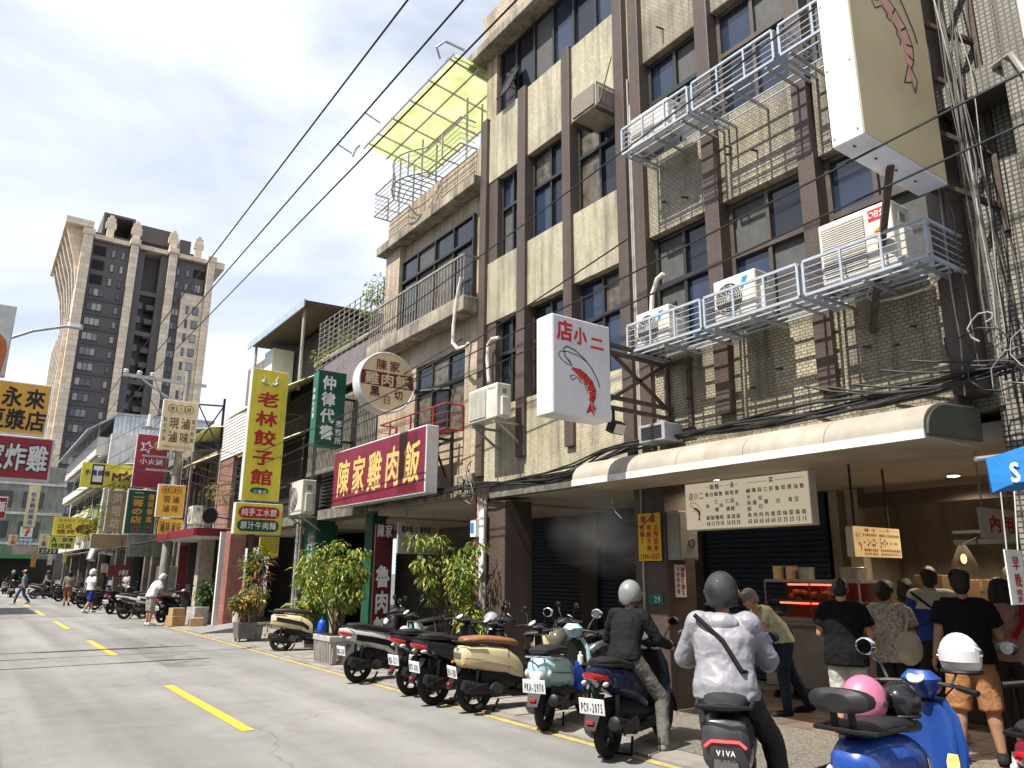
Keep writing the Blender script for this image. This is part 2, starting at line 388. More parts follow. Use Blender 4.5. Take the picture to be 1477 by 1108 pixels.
M_pipe = mat('grey_pipe', (0.34, 0.32, 0.29), 0.5, 0.25, 4, streak=0.4)
M_white = mat('white_paint', (0.72, 0.71, 0.68), 0.4, 0.08, 4, streak=0.25, dirt=(0.3, 0.27, 0.22))
M_railw = mat('pale_blue_rail', (0.37, 0.41, 0.47), 0.45, 0.1, 10)
M_red = mat('red_rail', (0.30, 0.035, 0.03), 0.5, 0.25, 10)
M_pvc = mat('white_hose_wrap', (0.62, 0.58, 0.50), 0.7, 0.2, 20, 0.3, 30)
# ================================================================ ground, road, pavement
g = MB(); g.quad((-900, -900, -0.03), (900, -900, -0.03), (900, 1500, -0.03), (-900, 1500, -0.03))
struct(g.build('ground', mat('far_ground', (0.11, 0.105, 0.10), 0.9, 0.2, 0.05)))
def road_sheet():
    m = MB(); n = 40; ys = [-25+i*(125/n) for i in range(n+1)]
    for a, b in zip(ys, ys[1:]): m.quad((-4.5, a, 0), (5.62, a, 0), (5.62, b, 0), (-4.5, b, 0))
    return struct(m.build('road', M_asph))
road = road_sheet()
for i, y0 in enumerate([-1.2, 9.0, 18.2, 27.0, 35.5, 44.0, 53.0, 62.0]):
    m = MB(); m.quad((2.76, y0, 0.005), (2.90, y0, 0.005), (2.90, y0+4.1, 0.005), (2.76, y0+4.1, 0.005))
    m.build('lane_dash', M_yel, road)
m = MB(); m.quad((5.50, -25, 0.005), (5.60, -25, 0.005), (5.60, 90, 0.005), (5.50, 90, 0.005)); m.build('edge_line', M_yel2, road)
M_patch = mat('asphalt_patch', (0.20, 0.195, 0.188), 0.9, 0.25, 3, 0.6, 160); asphalt_detail(M_patch)
for x0, x1, y0, y1 in ((3.3, 4.2, 15.5, 22.5), (0.9, 2.1, 33, 37), (4.1, 5.2, 26.5, 29)):
    m = MB(); n = 14; pts = [(lerp(x0, x1, k/n), y0+.03*math.sin(k*2.3)) for k in range(n)]+[(x1+.02*math.sin(k*1.9), lerp(y0, y1, k/n)) for k in range(n)]+[(lerp(x1, x0, k/n), y1+.03*math.sin(k*1.7)) for k in range(n)]+[(x0+.02*math.sin(k*2.9), lerp(y1, y0, k/n)) for k in range(n)]
    m.add([(x, y, 0.003) for x, y in pts], [tuple(range(len(pts)))]); m.build('road_patch', M_patch, road)
m = MB(); m.box(5.62, 8.0, -25, 90, -0.2, 0.025); walk = struct(m.build('pavement', M_conc))
rnd = random.Random(3)
slm = []; k = 0; y = 8.3
while y < 21:
    for xi in range(3):
        if k < 3:
            t_ = MB(); t_.box(-0.268, 0.268, -0.268, 0.268, 0, 0.03); o = t_.build('paving_slab', M_slab[k], walk, local=True); slm.append(o.data)
        else: o = bpy.data.objects.new('paving_slab', slm[rnd.randrange(3)]); COL.objects.link(o); o.parent = walk
        o.location = (6.02+xi*0.56, y, 0.009+rnd.uniform(-0.003, 0.004)); o.rotation_euler = (rnd.uniform(-.004, .004), rnd.uniform(-.004, .004), rnd.uniform(-.006, .006)); k += 1
    y += 0.56
m = MB(); m.quad((6.05, -6, 0.03), (8.0, -6, 0.03), (8.0, 7.9, 0.03), (6.05, 7.9, 0.03)); m.build('aggregate_strip', M_grav, walk)
# arcade floor
m = MB(); m.box(8.0, 16, -25, 90, -0.2, 0.03); fl = struct(m.build('arcade_floor', mat('arcade_floor_base', (0.10, 0.085, 0.07), 0.7, 0.2, 3)))
meshes = []
k = 0
for iy in range(17):
    for ix in range(10):
        x = 8.17+ix*0.34; y = 2.3+iy*0.34
        if k < 3:
            t_ = MB(); t_.box(-0.165, 0.165, -0.165, 0.165, 0, 0.012); o = t_.build('floor_tile', M_ftile[k], fl, local=True); meshes.append(o.data)
        else:
            o = bpy.data.objects.new('floor_tile', meshes[rnd.randrange(3)]); COL.objects.link(o); o.parent = fl
        o.location = (x, y, 0.026); k += 1
# ================================================================ facade helpers
def window(par, X, y0, y1, z0, z1, cols=2, transom=0.42, fm=None, panes=None, fw=0.05, name='window'):
    """upright window in the plane X facing the road; transom: share of the height above the crossbar"""
    fm = fm or M_frame; m = MB(); d = 0.07
    def fr(a, b, c, e, pr=0.0): m.box(X-pr, X+d, a, b, c, e)
    fr(y0, y0+fw, z0, z1); fr(y1-fw, y1, z0, z1); fr(y0+fw, y1-fw, z0, z0+fw); fr(y0+fw, y1-fw, z1-fw, z1)
    zt = z1-(z1-z0)*transom if transom else z1
    if transom: fr(y0+fw, y1-fw, zt-fw*0.6, zt+fw*0.6, 0.02)
    w = (y1-y0)/cols
    for i in range(1, cols):
        yy = y0+w*i
        if transom:
            fr(yy-fw*.45, yy+fw*.45, z0+fw, zt-fw*.6, 0.004); fr(yy-fw*.45, yy+fw*.45, zt+fw*.6, z1-fw, 0.004)
        else: fr(yy-fw*.45, yy+fw*.45, z0+fw, z1-fw, 0.004)
    o = m.build(name, fm, par)
    rows = [(z0+fw, zt-fw*.6), (zt+fw*.6, z1-fw)] if transom else [(z0+fw, z1-fw)]
    k = 0
    for r in rows:
        for i in range(cols):
            a = y0+w*i+(fw if i == 0 else fw*.45); b = y0+w*(i+1)-(fw if i == cols-1 else fw*.45)
            p = MB(); off = 0.035 if (i+k) % 2 else 0.05
            p.box(X+off, X+off+0.012, a+0.0015, b-0.0015, r[0]+0.0015, r[1]-0.0015)
            pm = (panes[k % len(panes)] if panes else M_glass)
            p.build('pane', pm, o); k += 1
    return o
def shutter(par, X, y0, y1, z0, z1, mm, pitch=0.085, name='rolling_shutter'):
    m = MB(); z = z0; rows = []
    prof = []
    while z < z1-1e-4:
        zt = min(z+pitch, z1)
        prof += [(X, z), (X-0.018, z+pitch*.2), (X-0.018, min(z+pitch*.8, z1)), (X, zt)]
        z = zt
    rings = [[(x, y0, zz) for x, zz in prof], [(x, y1, zz) for x, zz in prof]]
    m.loft(rings, caps=False, closed=False)
    return m.build(name, mm, par)
def part(par, name, mm, *boxes, bevel=0.0):
    """one box, one object; several boxes become several parts of the same name"""
    for b in boxes:
        m = MB(); m.box(*b); o = m.build(name, mm, par, bevel=bevel)
    return o
# ================================================================ unit 1: four-storey cream tiled building
U1 = thing('cream_tiled_building', 'four storey cream tiled building with slim brown pilasters behind the white shrimp lightbox', 'building', (F, 9.7, 0))
G = F+0.13
part(U1, 'wall', M_cream, (G+0.12, G+8, 7.56, 11.88, 3.3, 13.3))
part(U1, 'lower_wall', M_cream, (F, G+0.115, 7.86, 11.65, 3.30, 4.70))
for i, (a, b) in enumerate(((10.57, 11.65), (9.22, 10.32), (7.86, 9.0))):
    part(U1, 'spandrel', M_cream, (F, G+0.115, a, b, 6.40, 7.66), bevel=0.006)
    part(U1, 'spandrel', M_cream, (F, G+0.115, a, b, 9.43, 10.88+0.04*i), bevel=0.006)
part(U1, 'reveal', M_brown, *[(F+0.02, G+0.117, a+0.002, b-0.002, z0, z1) for a, b in ((11.35, 11.65), ) for z0, z1 in ((4.702, 6.398), (7.662, 9.428))])
for a, b, z0, z1 in ((11.65, 11.87, 3.45, 10.92), (10.32, 10.57, 3.67, 10.95), (9.0, 9.22, 3.67, 11.0), (7.64, 7.86, 3.45, 13.3)):
    part(U1, 'pilaster', M_brown, (F-0.07, G+0.118, a+0.001, b-0.001, z0, z1), bevel=0.008)
part(U1, 'corner_column', M_buff, (F+0.06, G+0.119, 11.50, 11.88, 10.93, 12.44))
pans = [M_curt, M_glass, M_screen, M_glass, M_glassb, M_glass, M_curt, M_glassb]
for j, (z0, z1) in enumerate(((4.70, 6.40), (7.66, 9.43))):
    for i, (a, b) in enumerate(((10.57, 11.35), (9.22, 10.32), (7.86, 9.0))):
        window(U1, G, a+0.004, b-0.004, z0+0.003, z1-0.003, 2, 0.40, panes=pans[(i*2+j):]+pans)
window(U1, G, 7.87, 11.49, 10.93, 12.44, 6, 0, panes=[M_glassb, M_glass, M_glassb, M_screen, M_glass, M_glass], fw=0.055)
m = MB(); ow = aty(0, 0, 1)
m.bar((G-0.30, 10.75, 11.05), (G-0.30, 11.15, 11.05), 0.03); m.bar((G-0.02, 10.75, 11.7), (G-0.30, 10.75, 11.05), 0.03); m.bar((G-0.02, 11.15, 11.7), (G-0.30, 11.15, 11.05), 0.03)
m.quad((G-0.02, 10.76, 11.69), (G-0.02, 11.14, 11.69), (G-0.29, 11.14, 11.06), (G-0.29, 10.76, 11.06)); m.build('open_sash', M_frame, U1)
part(U1, 'ledge', M_ledge, (F-0.25, G+0.119, 7.6, 12.3, 12.445, 12.66), bevel=0.02)
part(U1, 'parapet', M_buff, (F+0.02, G, 7.6, 12.0, 12.661, 13.62))
part(U1, 'soffit_beam', M_soot, (F+0.10, G+0.11, 7.82, 11.62, 3.05, 3.297))
part(U1, 'arcade_ceiling', M_ceil, (G+0.121, 11.2, 7.57, 11.87, 3.04, 3.28))
part(U1, 'arcade_column', M_brown, (F+0.03, F+0.62, 11.0, 11.62, 0.03, 2.975), bevel=0.012)
M_post = mat('dark_post', (0.05, 0.042, 0.036), 0.6)
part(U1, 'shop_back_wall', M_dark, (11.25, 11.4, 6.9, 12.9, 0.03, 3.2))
shutter(U1, 11.0, 9.72, 12.28, 0.05, 3.03, M_shut); shutter(U1, 11.0, 6.95, 9.4, 0.05, 3.03, M_shut)
part(U1, 'shutter_post', M_post, (10.9, 11.2, 12.3, 12.85, 0.03, 3.03), (10.9, 11.2, 9.42, 9.70, 0.03, 3.03))
# ================================================================ unit 2: weathered tiled building above the food shop
U2 = thing('weathered_tiled_building', 'weathered tiled building with brown pilasters and railed air conditioner ledges above the open food shop', 'building', (F, 5.4, 0))
part(U2, 'wall', M_cream2, (G+0.12, G+8, 3.0, 7.555, 3.3, 13.6))
part(U2, 'lower_wall', M_cream2, (F, G+0.115, 3.3, 7.26, 3.20, 4.72))
part(U2, 'party_strip', M_cream, (F+0.05, G+0.115, 7.482, 7.638, 3.2, 13.5))
bays2 = ((6.14, 7.26), (4.70, 5.90), (3.3, 4.48))
for a, b in bays2:
    part(U2, 'spandrel', M_cream2, (F, G+0.115, a, b, 6.55, 7.83), bevel=0.02)
    part(U2, 'spandrel', M_cream2, (F, G+0.115, a, b, 9.55, 10.9), bevel=0.02)
    part(U2, 'spandrel', M_cream2, (F, G+0.115, a, b, 12.6, 13.6))
for a, b, z0 in ((7.26, 7.48, 3.2), (5.90, 6.14, 3.68), (4.48, 4.70, 3.70), (3.08, 3.30, 3.4)):
    part(U2, 'pilaster', M_brown, (F-0.09, G+0.118, a+0.001, b-0.001, z0, 13.55), bevel=0.008)
pans2 = [M_glassb, M_screen, M_glass, M_screen, M_glassb, M_glass, M_screen, M_glassb]
for j, (z0, z1) in enumerate(((4.72, 6.55), (7.83, 9.55), (10.9, 12.6))):
    for i, (a, b) in enumerate(bays2):
        window(U2, G-0.02, a+0.004, b-0.004, z0+0.003, z1-0.003, 2, 0.42, M_framebr if i else M_frame, panes=pans2[(i*3+j) % 5:]+pans2, fw=0.06)
part(U2, 'arcade_ceiling', M_ceil, (F+0.45, 13.0, 1.0, 7.55, 3.02, 3.19))
part(U2, 'arcade_column', M_brown, (F+0.03, F+0.60, 7.22, 7.80, 0.03, 2.97), bevel=0.012)
# ---- shop interior walls
M_shopw = mat('shop_wall', (0.44, 0.37, 0.29), 0.7, 0.2, 1.4, streak=0.35)
part(U2, 'shop_back_wall', M_shopw, (12.8, 13.0, 1.0, 6.9, 0.03, 3.02))
part(U2, 'shop_side_wall', M_shopw, (11.05, 12.79, 6.78, 6.93, 0.03, 3.02), (9.2, 12.79, 1.0, 1.15, 0.03, 3.02))
part(U2, 'shop_post', mat('shop_post', (0.33, 0.27, 0.19), 0.6), (10.9, 11.1, 6.35, 6.55, 0.04, 3.0), (11.5, 11.65, 4.2, 4.32, 0.04, 3.0))
part(U2, 'shop_beam', mat('shop_beam', (0.07, 0.05, 0.035), 0.6), (10.9, 11.05, 1.2, 6.34, 2.72, 2.92))
part(U2, 'pipe_rack', M_black, (10.6, 10.68, 1.5, 4.9, 2.12, 2.18), (10.6, 10.66, 1.5, 4.9, 2.26, 2.3))
# ================================================================ right end building
R0 = thing('white_tiled_building', 'grimy white tiled building with breeze block grille at the right edge', 'building', (F, 1.0, 0))
part(R0, 'wall', M_soot, (G+0.3, G+8, -4, 2.98, 3.2, 13.6))
part(R0, 'recess_wall', M_whitetile, (F+0.28, G+0.298, 2.42, 3.06, 0.03, 13.5))
part(R0, 'column', M_whitetile, (F-0.22, G+0.29, 1.98, 2.40, 0.03, 13.5), bevel=0.03)
part(R0, 'cross_beam', M_whitetile, (F-0.10, F+0.275, 2.405, 3.06, 6.35, 6.62))
part(R0, 'beam', M_whitetile, (F-0.05, G+0.29, -4, 1.975, 6.05, 6.45), (F-0.05, G+0.29, -4, 1.975, 3.0, 3.9), (F-0.05, G+0.29, -4, 1.975, 9.3, 9.8))
part(R0, 'mullion_column', M_whitetile, (F+0.0, G+0.285, 1.42, 1.68, 3.901, 6.049), (F+0.0, G+0.285, 0.6, 0.86, 3.901, 6.049))
def breeze(y, z, s):
    m = MB(); r = s/2
    m.box(F+0.1, F+0.25, y-r, y+r, z-r, z-r+0.035); m.box(F+0.1, F+0.25, y-r, y+r, z+r-0.035, z+r)
    m.box(F+0.1, F+0.25, y-r, y-r+0.035, z-r+0.036, z+r-0.036); m.box(F+0.1, F+0.25, y+r-0.035, y+r, z-r+0.036, z+r-0.036)
    for sy in (-1, 1):
        for sz in (-1, 1):
            c = (y+sy*r, z+sz*r); pts = []
            for k in range(7):
                a = k/6*PI/2; pts.append((F+0.17, c[0]-sy*math.cos(a)*r*.85, c[1]-sz*math.sin(a)*r*.85))
            m.tube(pts, 0.025, 5)
    return m.build('breeze_block', mat('breeze_block', (0.45, 0.43, 0.39), 0.85, 0.2, 8), R0)
for iy in range(3):
    for iz in range(2): breeze(1.72-iy*0.52, 6.73+iz*0.52, 0.5)
window(R0, G+0.22, 0.9, 1.41, 3.95, 6.0, 1, 0.5)
# ================================================================ building B: three storeys, green roof canopy
B = thing('buff_tiled_building', 'buff tiled three storey building with green plastic roof canopy and curved rooftop railing', 'building', (F, 14.2, 0))
part(B, 'wall', M_buff, (G, G+8, 11.9, 16.35, 3.5, 10.2))
part(B, 'parapet', M_buff, (F, G-0.002, 11.9, 16.3, 9.72, 10.45))
part(B, 'ledge', M_ledge, (F-0.22, G-0.002, 11.9, 16.5, 9.48, 9.715), bevel=0.02)
part(B, 'corner_column', M_buff, (F-0.02, G-0.003, 15.55, 16.3, 7.05, 9.477))
window(B, G-0.10, 12.25, 15.5, 7.1, 9.05, 4, 0.30, panes=[M_glass, M_curt, M_screen, M_glass, M_glass, M_glass, M_screen, M_glass])
part(B, 'balcony_slab', M_ledge, (F-0.38, G-0.002, 11.92, 16.4, 6.72, 7.02), bevel=0.015)
part(B, 'second_floor_wall', M_buff, (F, G-0.003, 11.9, 12.42, 3.55, 6.715), (F, G-0.003, 14.5, 16.35, 3.55, 6.715), (F, G-0.003, 12.42, 14.5, 6.15, 6.715), (F, G-0.003, 12.42, 14.5, 3.55, 4.45))
window(B, F+0.04, 12.425, 14.495, 4.455, 6.145, 3, 0.36, panes=[M_curt, M_glass, M_curt, M_glass])
part(B, 'floor_slab', M_ledge, (F-0.12, G-0.002, 11.9, 16.4, 3.1, 3.545), bevel=0.02)
part(B, 'arcade_ceiling', M_ceil, (G, 11.2, 11.9, 16.35, 3.0, 3.49))
part(B, 'shop_back_wall', M_dark, (11.25, 11.4, 12.9, 22.0, 0.03, 3.2))
shutter(B, 11.0, 12.9, 16.3, 0.05, 2.99, M_shut)
part(B, 'red_post', mat('dark_red_paint', (0.20, 0.012, 0.022), 0.45, 0.2, 6), (F+0.02, F+0.2, 11.72, 11.95, 0.03, 3.09))
def railing(par, X, y0, y1, z0, z1, nb, mm, r=0.012, name='railing', ret=None):
    m = MB(); m.bar((X, y0, z1), (X, y1, z1), 0.045); m.bar((X, y0, z0), (X, y1, z0), 0.03)
    if ret:
        for yy in (y0, y1): m.bar((X, yy, z1), (X+ret, yy, z1), 0.045); m.bar((X, yy, z0), (X+ret, yy, z0), 0.03)
    o = m.build(name, mm, par)
    me = None
    for i in range(nb+1):
        yy = lerp(y0, y1, i/nb)
        if me is None:
            q = MB(); q.tube([(0,0,0), (0,0,z1-z0)], r, 5); b = q.build('baluster', mm, o, local=True); me = b.data
        else: b = bpy.data.objects.new('baluster', me); COL.objects.link(b); b.parent = o
        b.location = Vector((X, yy, z0))-world_of(o)
    return o
M_railg = mat('balcony_rail', (0.24, 0.22, 0.19), 0.5, 0.25, 8)
railing(B, F-0.33, 12.0, 16.3, 7.05, 7.92, 34, M_railg, 0.013, 'balcony_railing', ret=0.5)
# rooftop cage railing with a bulge
def cage(par, pts, z0, z1, nb, mm, name, rbar=0.011, wire=4, floor_to=None):
    """railing following pts in plan, horizontal wires and posts, optional slat floor back to X=floor_to"""
    m = MB(); n = len(pts)
    m.tube([(x, y, z1) for x, y in pts], 0.02, 5); m.tube([(x, y, z0) for x, y in pts], 0.02, 5)
    o = m.build(name, mm, par)
    for k in range(1, wire):
        z = lerp(z0, z1, k/wire); w = MB(); w.tube([(x, y, z) for x, y in pts], rbar*.8, 4); w.build('rail_bar', mm, o)
    for i in range(0, n, nb):
        x, y = pts[i]; w = MB(); w.bar((x, y, z0), (x, y, z1), 0.03); w.build('post', mm, o)
    if floor_to is not None:
        for i in range(n):
            x, y = pts[i]; w = MB(); w.bar((x, y, z0), (floor_to, y, z0), 0.022); w.build('floor_bar', mm, o)
        for q in range(1, 4):
            w = MB(); w.tube([(lerp(x, floor_to, q/4), y, z0) for x, y in pts], 0.012, 4); w.build('floor_bar', mm, o)
    return o
M_cage = mat('pale_cage_steel', (0.36, 0.36, 0.34), 0.45, 0.2, 9)
pp = [(F-0.05, 16.3)] + [(F-0.42, 16.3), (F-0.42, 15.75), (F-0.42, 15.2)]
pp += [(F-0.42-0.36*math.sin(PI*k/8), 15.2-1.6*k/8) for k in range(1, 8)] + [(F-0.42, 13.6), (F-0.42, 12.9), (F-0.42, 12.13), (F-0.05, 12.13)]
cage(B, pp, 10.46, 11.08, 3, M_cage, 'rooftop_cage', wire=5, floor_to=F+0.0)
M_green = bpy.data.materials.new('green_plastic_sheet'); M_green.use_nodes = True
t = M_green.node_tree; b_ = t.nodes['Principled BSDF']; b_.inputs['Base Color'].default_value = (0.50, 0.56, 0.24, 1); b_.inputs['Roughness'].default_value = 0.35
tr = N(t, 'ShaderNodeBsdfTranslucent'); ng = N(t, 'ShaderNodeTexNoise'); ng.inputs['Scale'].default_value = 2.2; ng.inputs['Detail'].default_value = 6
rg = N(t, 'ShaderNodeValToRGB'); rg.color_ramp.elements[0].color = (0.44, 0.48, 0.19, 1); rg.color_ramp.elements[1].color = (0.64, 0.67, 0.38, 1); rg.color_ramp.elements[0].position = .35; rg.color_ramp.elements[1].position = .7
gg = N(t, 'ShaderNodeNewGeometry'); L(t, gg.outputs['Position'], ng.inputs['Vector']); L(t, ng.outputs[0], rg.inputs[0]); L(t, rg.outputs[0], tr.inputs[0])
ms_ = N(t, 'ShaderNodeMixShader'); ms_.inputs[0].default_value = 0.6
L(t, b_.outputs[0], ms_.inputs[1]); L(t, tr.outputs[0], ms_.inputs[2]); L(t, ms_.outputs[0], t.nodes['Material Output'].inputs[0])
def corrug(par, name, mm, x0, x1, y0, y1, zf, along='x', pitch=0.16, amp=0.018):
    """corrugated sheet; zf(x,y) gives the height; ribs run along the given axis"""
    m = MB(); rings = []
    n = int(((y1-y0) if along == 'x' else (x1-x0))/(pitch/2))
    for i in range(n+1):
        o = amp*(1 if i % 2 else -1)
        if along == 'x':
            yy = lerp(y0, y1, i/n); rings.append([(lerp(x0, x1, q/4), yy, zf(lerp(x0, x1, q/4), yy)+o) for q in range(5)])
        else:
            xx = lerp(x0, x1, i/n); rings.append([(xx, lerp(y0, y1, q/4), zf(xx, lerp(y0, y1, q/4))+o) for q in range(5)])
    m.loft(rings, caps=False, closed=False)
    return m.build(name, mm, par, smooth=False)
zc = lambda x, y: 12.45-(x-7.0)*0.12
corrug(B, 'roof_canopy', M_green, 6.98, 8.8, 12.0, 16.5, zc, 'x', 0.3, 0.012)
m = MB()
for yy in (12.2, 13.1, 14.0, 14.9, 15.7, 16.25): m.bar((6.85, yy, zc(6.85, 0)-0.05), (8.8, yy, zc(8.8, 0)-0.05), 0.028, 0.035)
for xx in (6.85, 7.5, 8.1, 8.7): m.bar((xx, 11.95, zc(xx, 0)-0.11), (xx, 16.45, zc(xx, 0)-0.11), 0.03, 0.035)
m.build('canopy_frame', M_galv, B)
m = MB(); m.tube([(6.72, 16.4, zc(6.72,0)-.1), (6.66, 16.5, 12.3), (6.62, 16.6, 12.1)], 0.025, 6); m.tube([(6.72, 12.3, 12.4), (6.6, 12.25, 12.6), (6.75, 12.15, 12.75), (7.2, 12.1, 12.7)], 0.03, 6)
for a in (15.2, 16.9): m.tube([(6.72, a, 12.38), (6.3, a+0.05, 12.55)], 0.02, 5)
m.build('canopy_gutter', M_galv, B)
for yy in (12.9, 15.0, 16.2):
    for xx in (F+0.2, 8.2):
        m = MB(); m.tube([(xx, yy, 10.2), (xx, yy, 12.22)], 0.025, 6); m.build('canopy_post', M_galv, B)
# red cage on the second floor
pp = [(F-0.02, 15.3), (F-0.42, 15.3)]+[(F-0.42, 15.3-2.9*k/6) for k in range(1, 6)]+[(F-0.42, 12.4), (F-0.02, 12.4)]
cage(B, pp, 4.42, 4.92, 2, M_red, 'red_window_cage', wire=3, floor_to=F)
# ================================================================ building C: purple brick balcony with grille
C = thing('brick_balcony_house', 'old house with purple brick balcony front and plant filled steel grille', 'house', (F, 18.6, 0))
part(C, 'wall', M_soot, (G+0.3, G+8, 16.36, 21.0, 3.2, 7.6))
part(C, 'brick_band', M_purple, (F, G, 16.36, 20.8, 6.55, 7.5))
part(C, 'roof_slab', M_ledge, (F+0.0, G+8, 16.36, 21.0, 7.601, 7.72))
m = MB()
for k in range(0, 13): m.bar((F+0.02, 16.45+k*0.355, 7.5), (F+0.02, 16.45+k*0.355, 8.9), 0.025)
m.build('grille_post', M_railg, C)
for k in range(1, 10):
    q = MB(); q.bar((F+0.0, 16.42, 7.5+k*0.15), (F+0.0, 20.75, 7.5+k*0.15), 0.016); q.build('grille_bar', M_railg, C)
m = MB()
for k in range(0, 6): m.bar((F+0.02+k*0.3, 20.72, 7.5), (F+0.02+k*0.3, 20.72, 8.9), 0.022)
for k in range(1, 10): m.bar((F, 20.74, 7.5+k*0.15), (F+1.6, 20.74, 7.5+k*0.15), 0.016)
m.build('grille_return', M_railg, C)
M_louv = mat('weathered_louvre', (0.17, 0.15, 0.125), 0.8, 0.35, 6, streak=0.4)
for k in range(46):
    yy = 16.5+k*0.098; q = MB(); q.box(F+0.02, F+0.06, yy, yy+0.05, 4.45, 6.2)
    q.build('louvre_slat', M_louv, C)
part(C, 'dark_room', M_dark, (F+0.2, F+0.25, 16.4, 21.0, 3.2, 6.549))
part(C, 'louvre_rail', M_louv, (F+0.015, F+0.1, 16.45, 21.0, 4.33, 4.448), (F+0.015, F+0.1, 16.45, 21.0, 6.202, 6.3))
for k in range(9):
    q = MB(); q.obox((F+0.1, 18.2, 3.42+k*0.1), (0.07, 3.4, 0.015), (0, 0.6, 0)); q.build('vent_slat', M_black, C)
part(C, 'floor_slab', M_soot, (F-0.15, G+0.29, 16.42, 21.2, 3.05, 3.3))
part(C, 'arcade_ceiling', M_ceil, (G+0.3, 11.2, 16.4, 21.2, 2.95, 3.19))
shutter(C, 11.0, 16.4, 21.8, 0.05, 2.94, M_shutg, 0.11)
M_grn = mat('green_paint', (0.012, 0.085, 0.05), 0.4, 0.25, 5, streak=0.3)
part(C, 'green_column', M_grn, (F+0.05, F+0.4, 16.45, 16.85, 0.03, 3.045), (F-0.1, F+0.5, 19.6, 20.5, 0.03, 3.045))
m = MB(); m.tube([(F-0.15, 20.85, 0.03), (F-0.15, 20.85, 3.4)], 0.05, 8); m.tube([(F-0.15, 20.6, 0.03), (F-0.15, 20.6, 3.2)], 0.04, 8); m.build('drain_pipe', M_pipe, C)
# ================================================================ building D: roof shack and yellow corrugated awnings
D = thing('shack_topped_house', 'two storey house with dark roof shack and pale yellow corrugated awnings', 'house', (F, 23.7, 0))
M_yaw = mat('pale_yellow_corrugated', (0.56, 0.52, 0.27), 0.5, 0.12, 3, streak=0.35)
M_darksheet = mat('dark_corrugated', (0.035, 0.033, 0.033), 0.6, 0.3, 5)
part(D, 'wall', M_soot, (G+0.3, G+7, 21.02, 26.6, 3.2, 7.2))
part(D, 'shack_wall', M_darksheet, (F+0.9, F+6, 21.4, 26.3, 7.2, 9.5))
part(D, 'white_tank', M_white, (F+0.1, F+0.85, 25.4, 26.3, 7.25, 9.3))
m = MB(); m.prism([(F-0.35, 9.72), (F-0.35, 9.62), (F+6, 9.85), (F+6, 9.95)], 'y', 21.2, 26.8); m.build('shack_roof', mat('dark_roof_sheet', (0.05, 0.035, 0.03), 0.7), D)  # dark brown all over, so the roof underside comes out dark
part(D, 'roof_fascia', mat('blue_grey_roof', (0.32, 0.38, 0.48), 0.5), (F-0.39, F-0.352, 21.15, 26.85, 9.5, 9.74))
for yy in (21.6, 26.4):
    m = MB(); m.tube([(F-0.2, yy, 7.0), (F-0.2, yy, 9.6)], 0.05, 7); m.build('shack_post', M_pipe, D)
corrug(D, 'awning', M_yaw, F-0.9, F+0.9, 20.9, 26.7, lambda x, y: 7.35+(x-F)*0.55, 'x', 0.14, 0.015)
corrug(D, 'awning', M_yaw, F-0.7, F+0.4, 21.3, 25.6, lambda x, y: 5.75+(x-F)*0.5, 'x', 0.14, 0.015)
part(D, 'dark_room', M_dark, (F+0.25, F+0.3, 21.05, 26.5, 3.2, 7.0))
m = MB()
for k in range(30): m.bar((F-0.05, 21.2+k*0.175, 4.2), (F-0.05, 21.2+k*0.175, 6.2), 0.022)
for z in (4.2, 4.9, 5.5, 6.2): m.bar((F-0.05, 21.1, z), (F-0.05, 26.4, z), 0.03)
m.build('window_bars', M_rust, D)
part(D, 'floor_slab', M_soot, (F-0.15, G+0.29, 21.25, 26.7, 3.0, 3.25))
part(D, 'arcade_ceiling', M_ceil, (G+0.3, G+4, 21.3, 26.7, 2.9, 3.19))
part(D, 'shop_back_wall', M_dark, (F+2.2, F+2.4, 21.3, 26.7, 0.03, 2.9))
shutter(D, F+1.3, 21.5, 25.2, 0.05, 2.89, M_shut)
part(D, 'pink_column', M_pink, (F-0.75, F-0.25, 25.3, 25.9, 0.03, 2.99))
part(D, 'roller_post', M_white, (F-0.78, F-0.6, 26.35, 26.5, 0.03, 2.99))
# ================================================================ building E: white siding
E_ = thing('white_sided_house', 'narrow house with white ribbed siding and a window air conditioner', 'house', (F, 28.5, 0))
part(E_, 'wall', M_soot, (G+0.3, G+7, 26.7, 30.5, 3.2, 7.9))
for k in range(14):
    q = MB(); q.prism([(F-0.02, 5.9+k*0.12), (F-0.045, 5.9+k*0.12), (F-0.02, 6.015+k*0.12), (F+0.2, 6.015+k*0.12), (F+0.2, 5.9+k*0.12)], 'y', 26.7, 30.4); q.build('siding_board', M_white, E_)
part(E_, 'brick_wall', tilemat('red_brick_wall', (0.30, 0.14, 0.10), (0.25, 0.2, 0.17), 0.2, 0.07, 0.012), (F, F+0.3, 26.7, 27.3, 3.2, 5.89), (F, F+0.3, 28.7, 30.4, 3.2, 5.89))
window(E_, F+0.15, 27.31, 28.69, 4.0, 5.6, 2, 0.3)
part(E_, 'floor_slab', M_soot, (F-0.2, G+0.29, 26.75, 30.5, 3.0, 3.19))
part(E_, 'shed', mat('rust_brown_sheet', (0.19, 0.15, 0.115), 0.7, 0.3, 4, streak=0.5), (F+0.3, F+2.5, 27.0, 29.0, 7.9, 9.3))
part(E_, 'shop_back_wall', M_dark, (F+2.2, F+2.4, 26.7, 30.5, 0.03, 3.0))
part(E_, 'column', mat('beige_column', (0.40, 0.34, 0.27), 0.6, 0.2), (F-0.6, F-0.1, 29.7, 30.2, 0.03, 2.99))
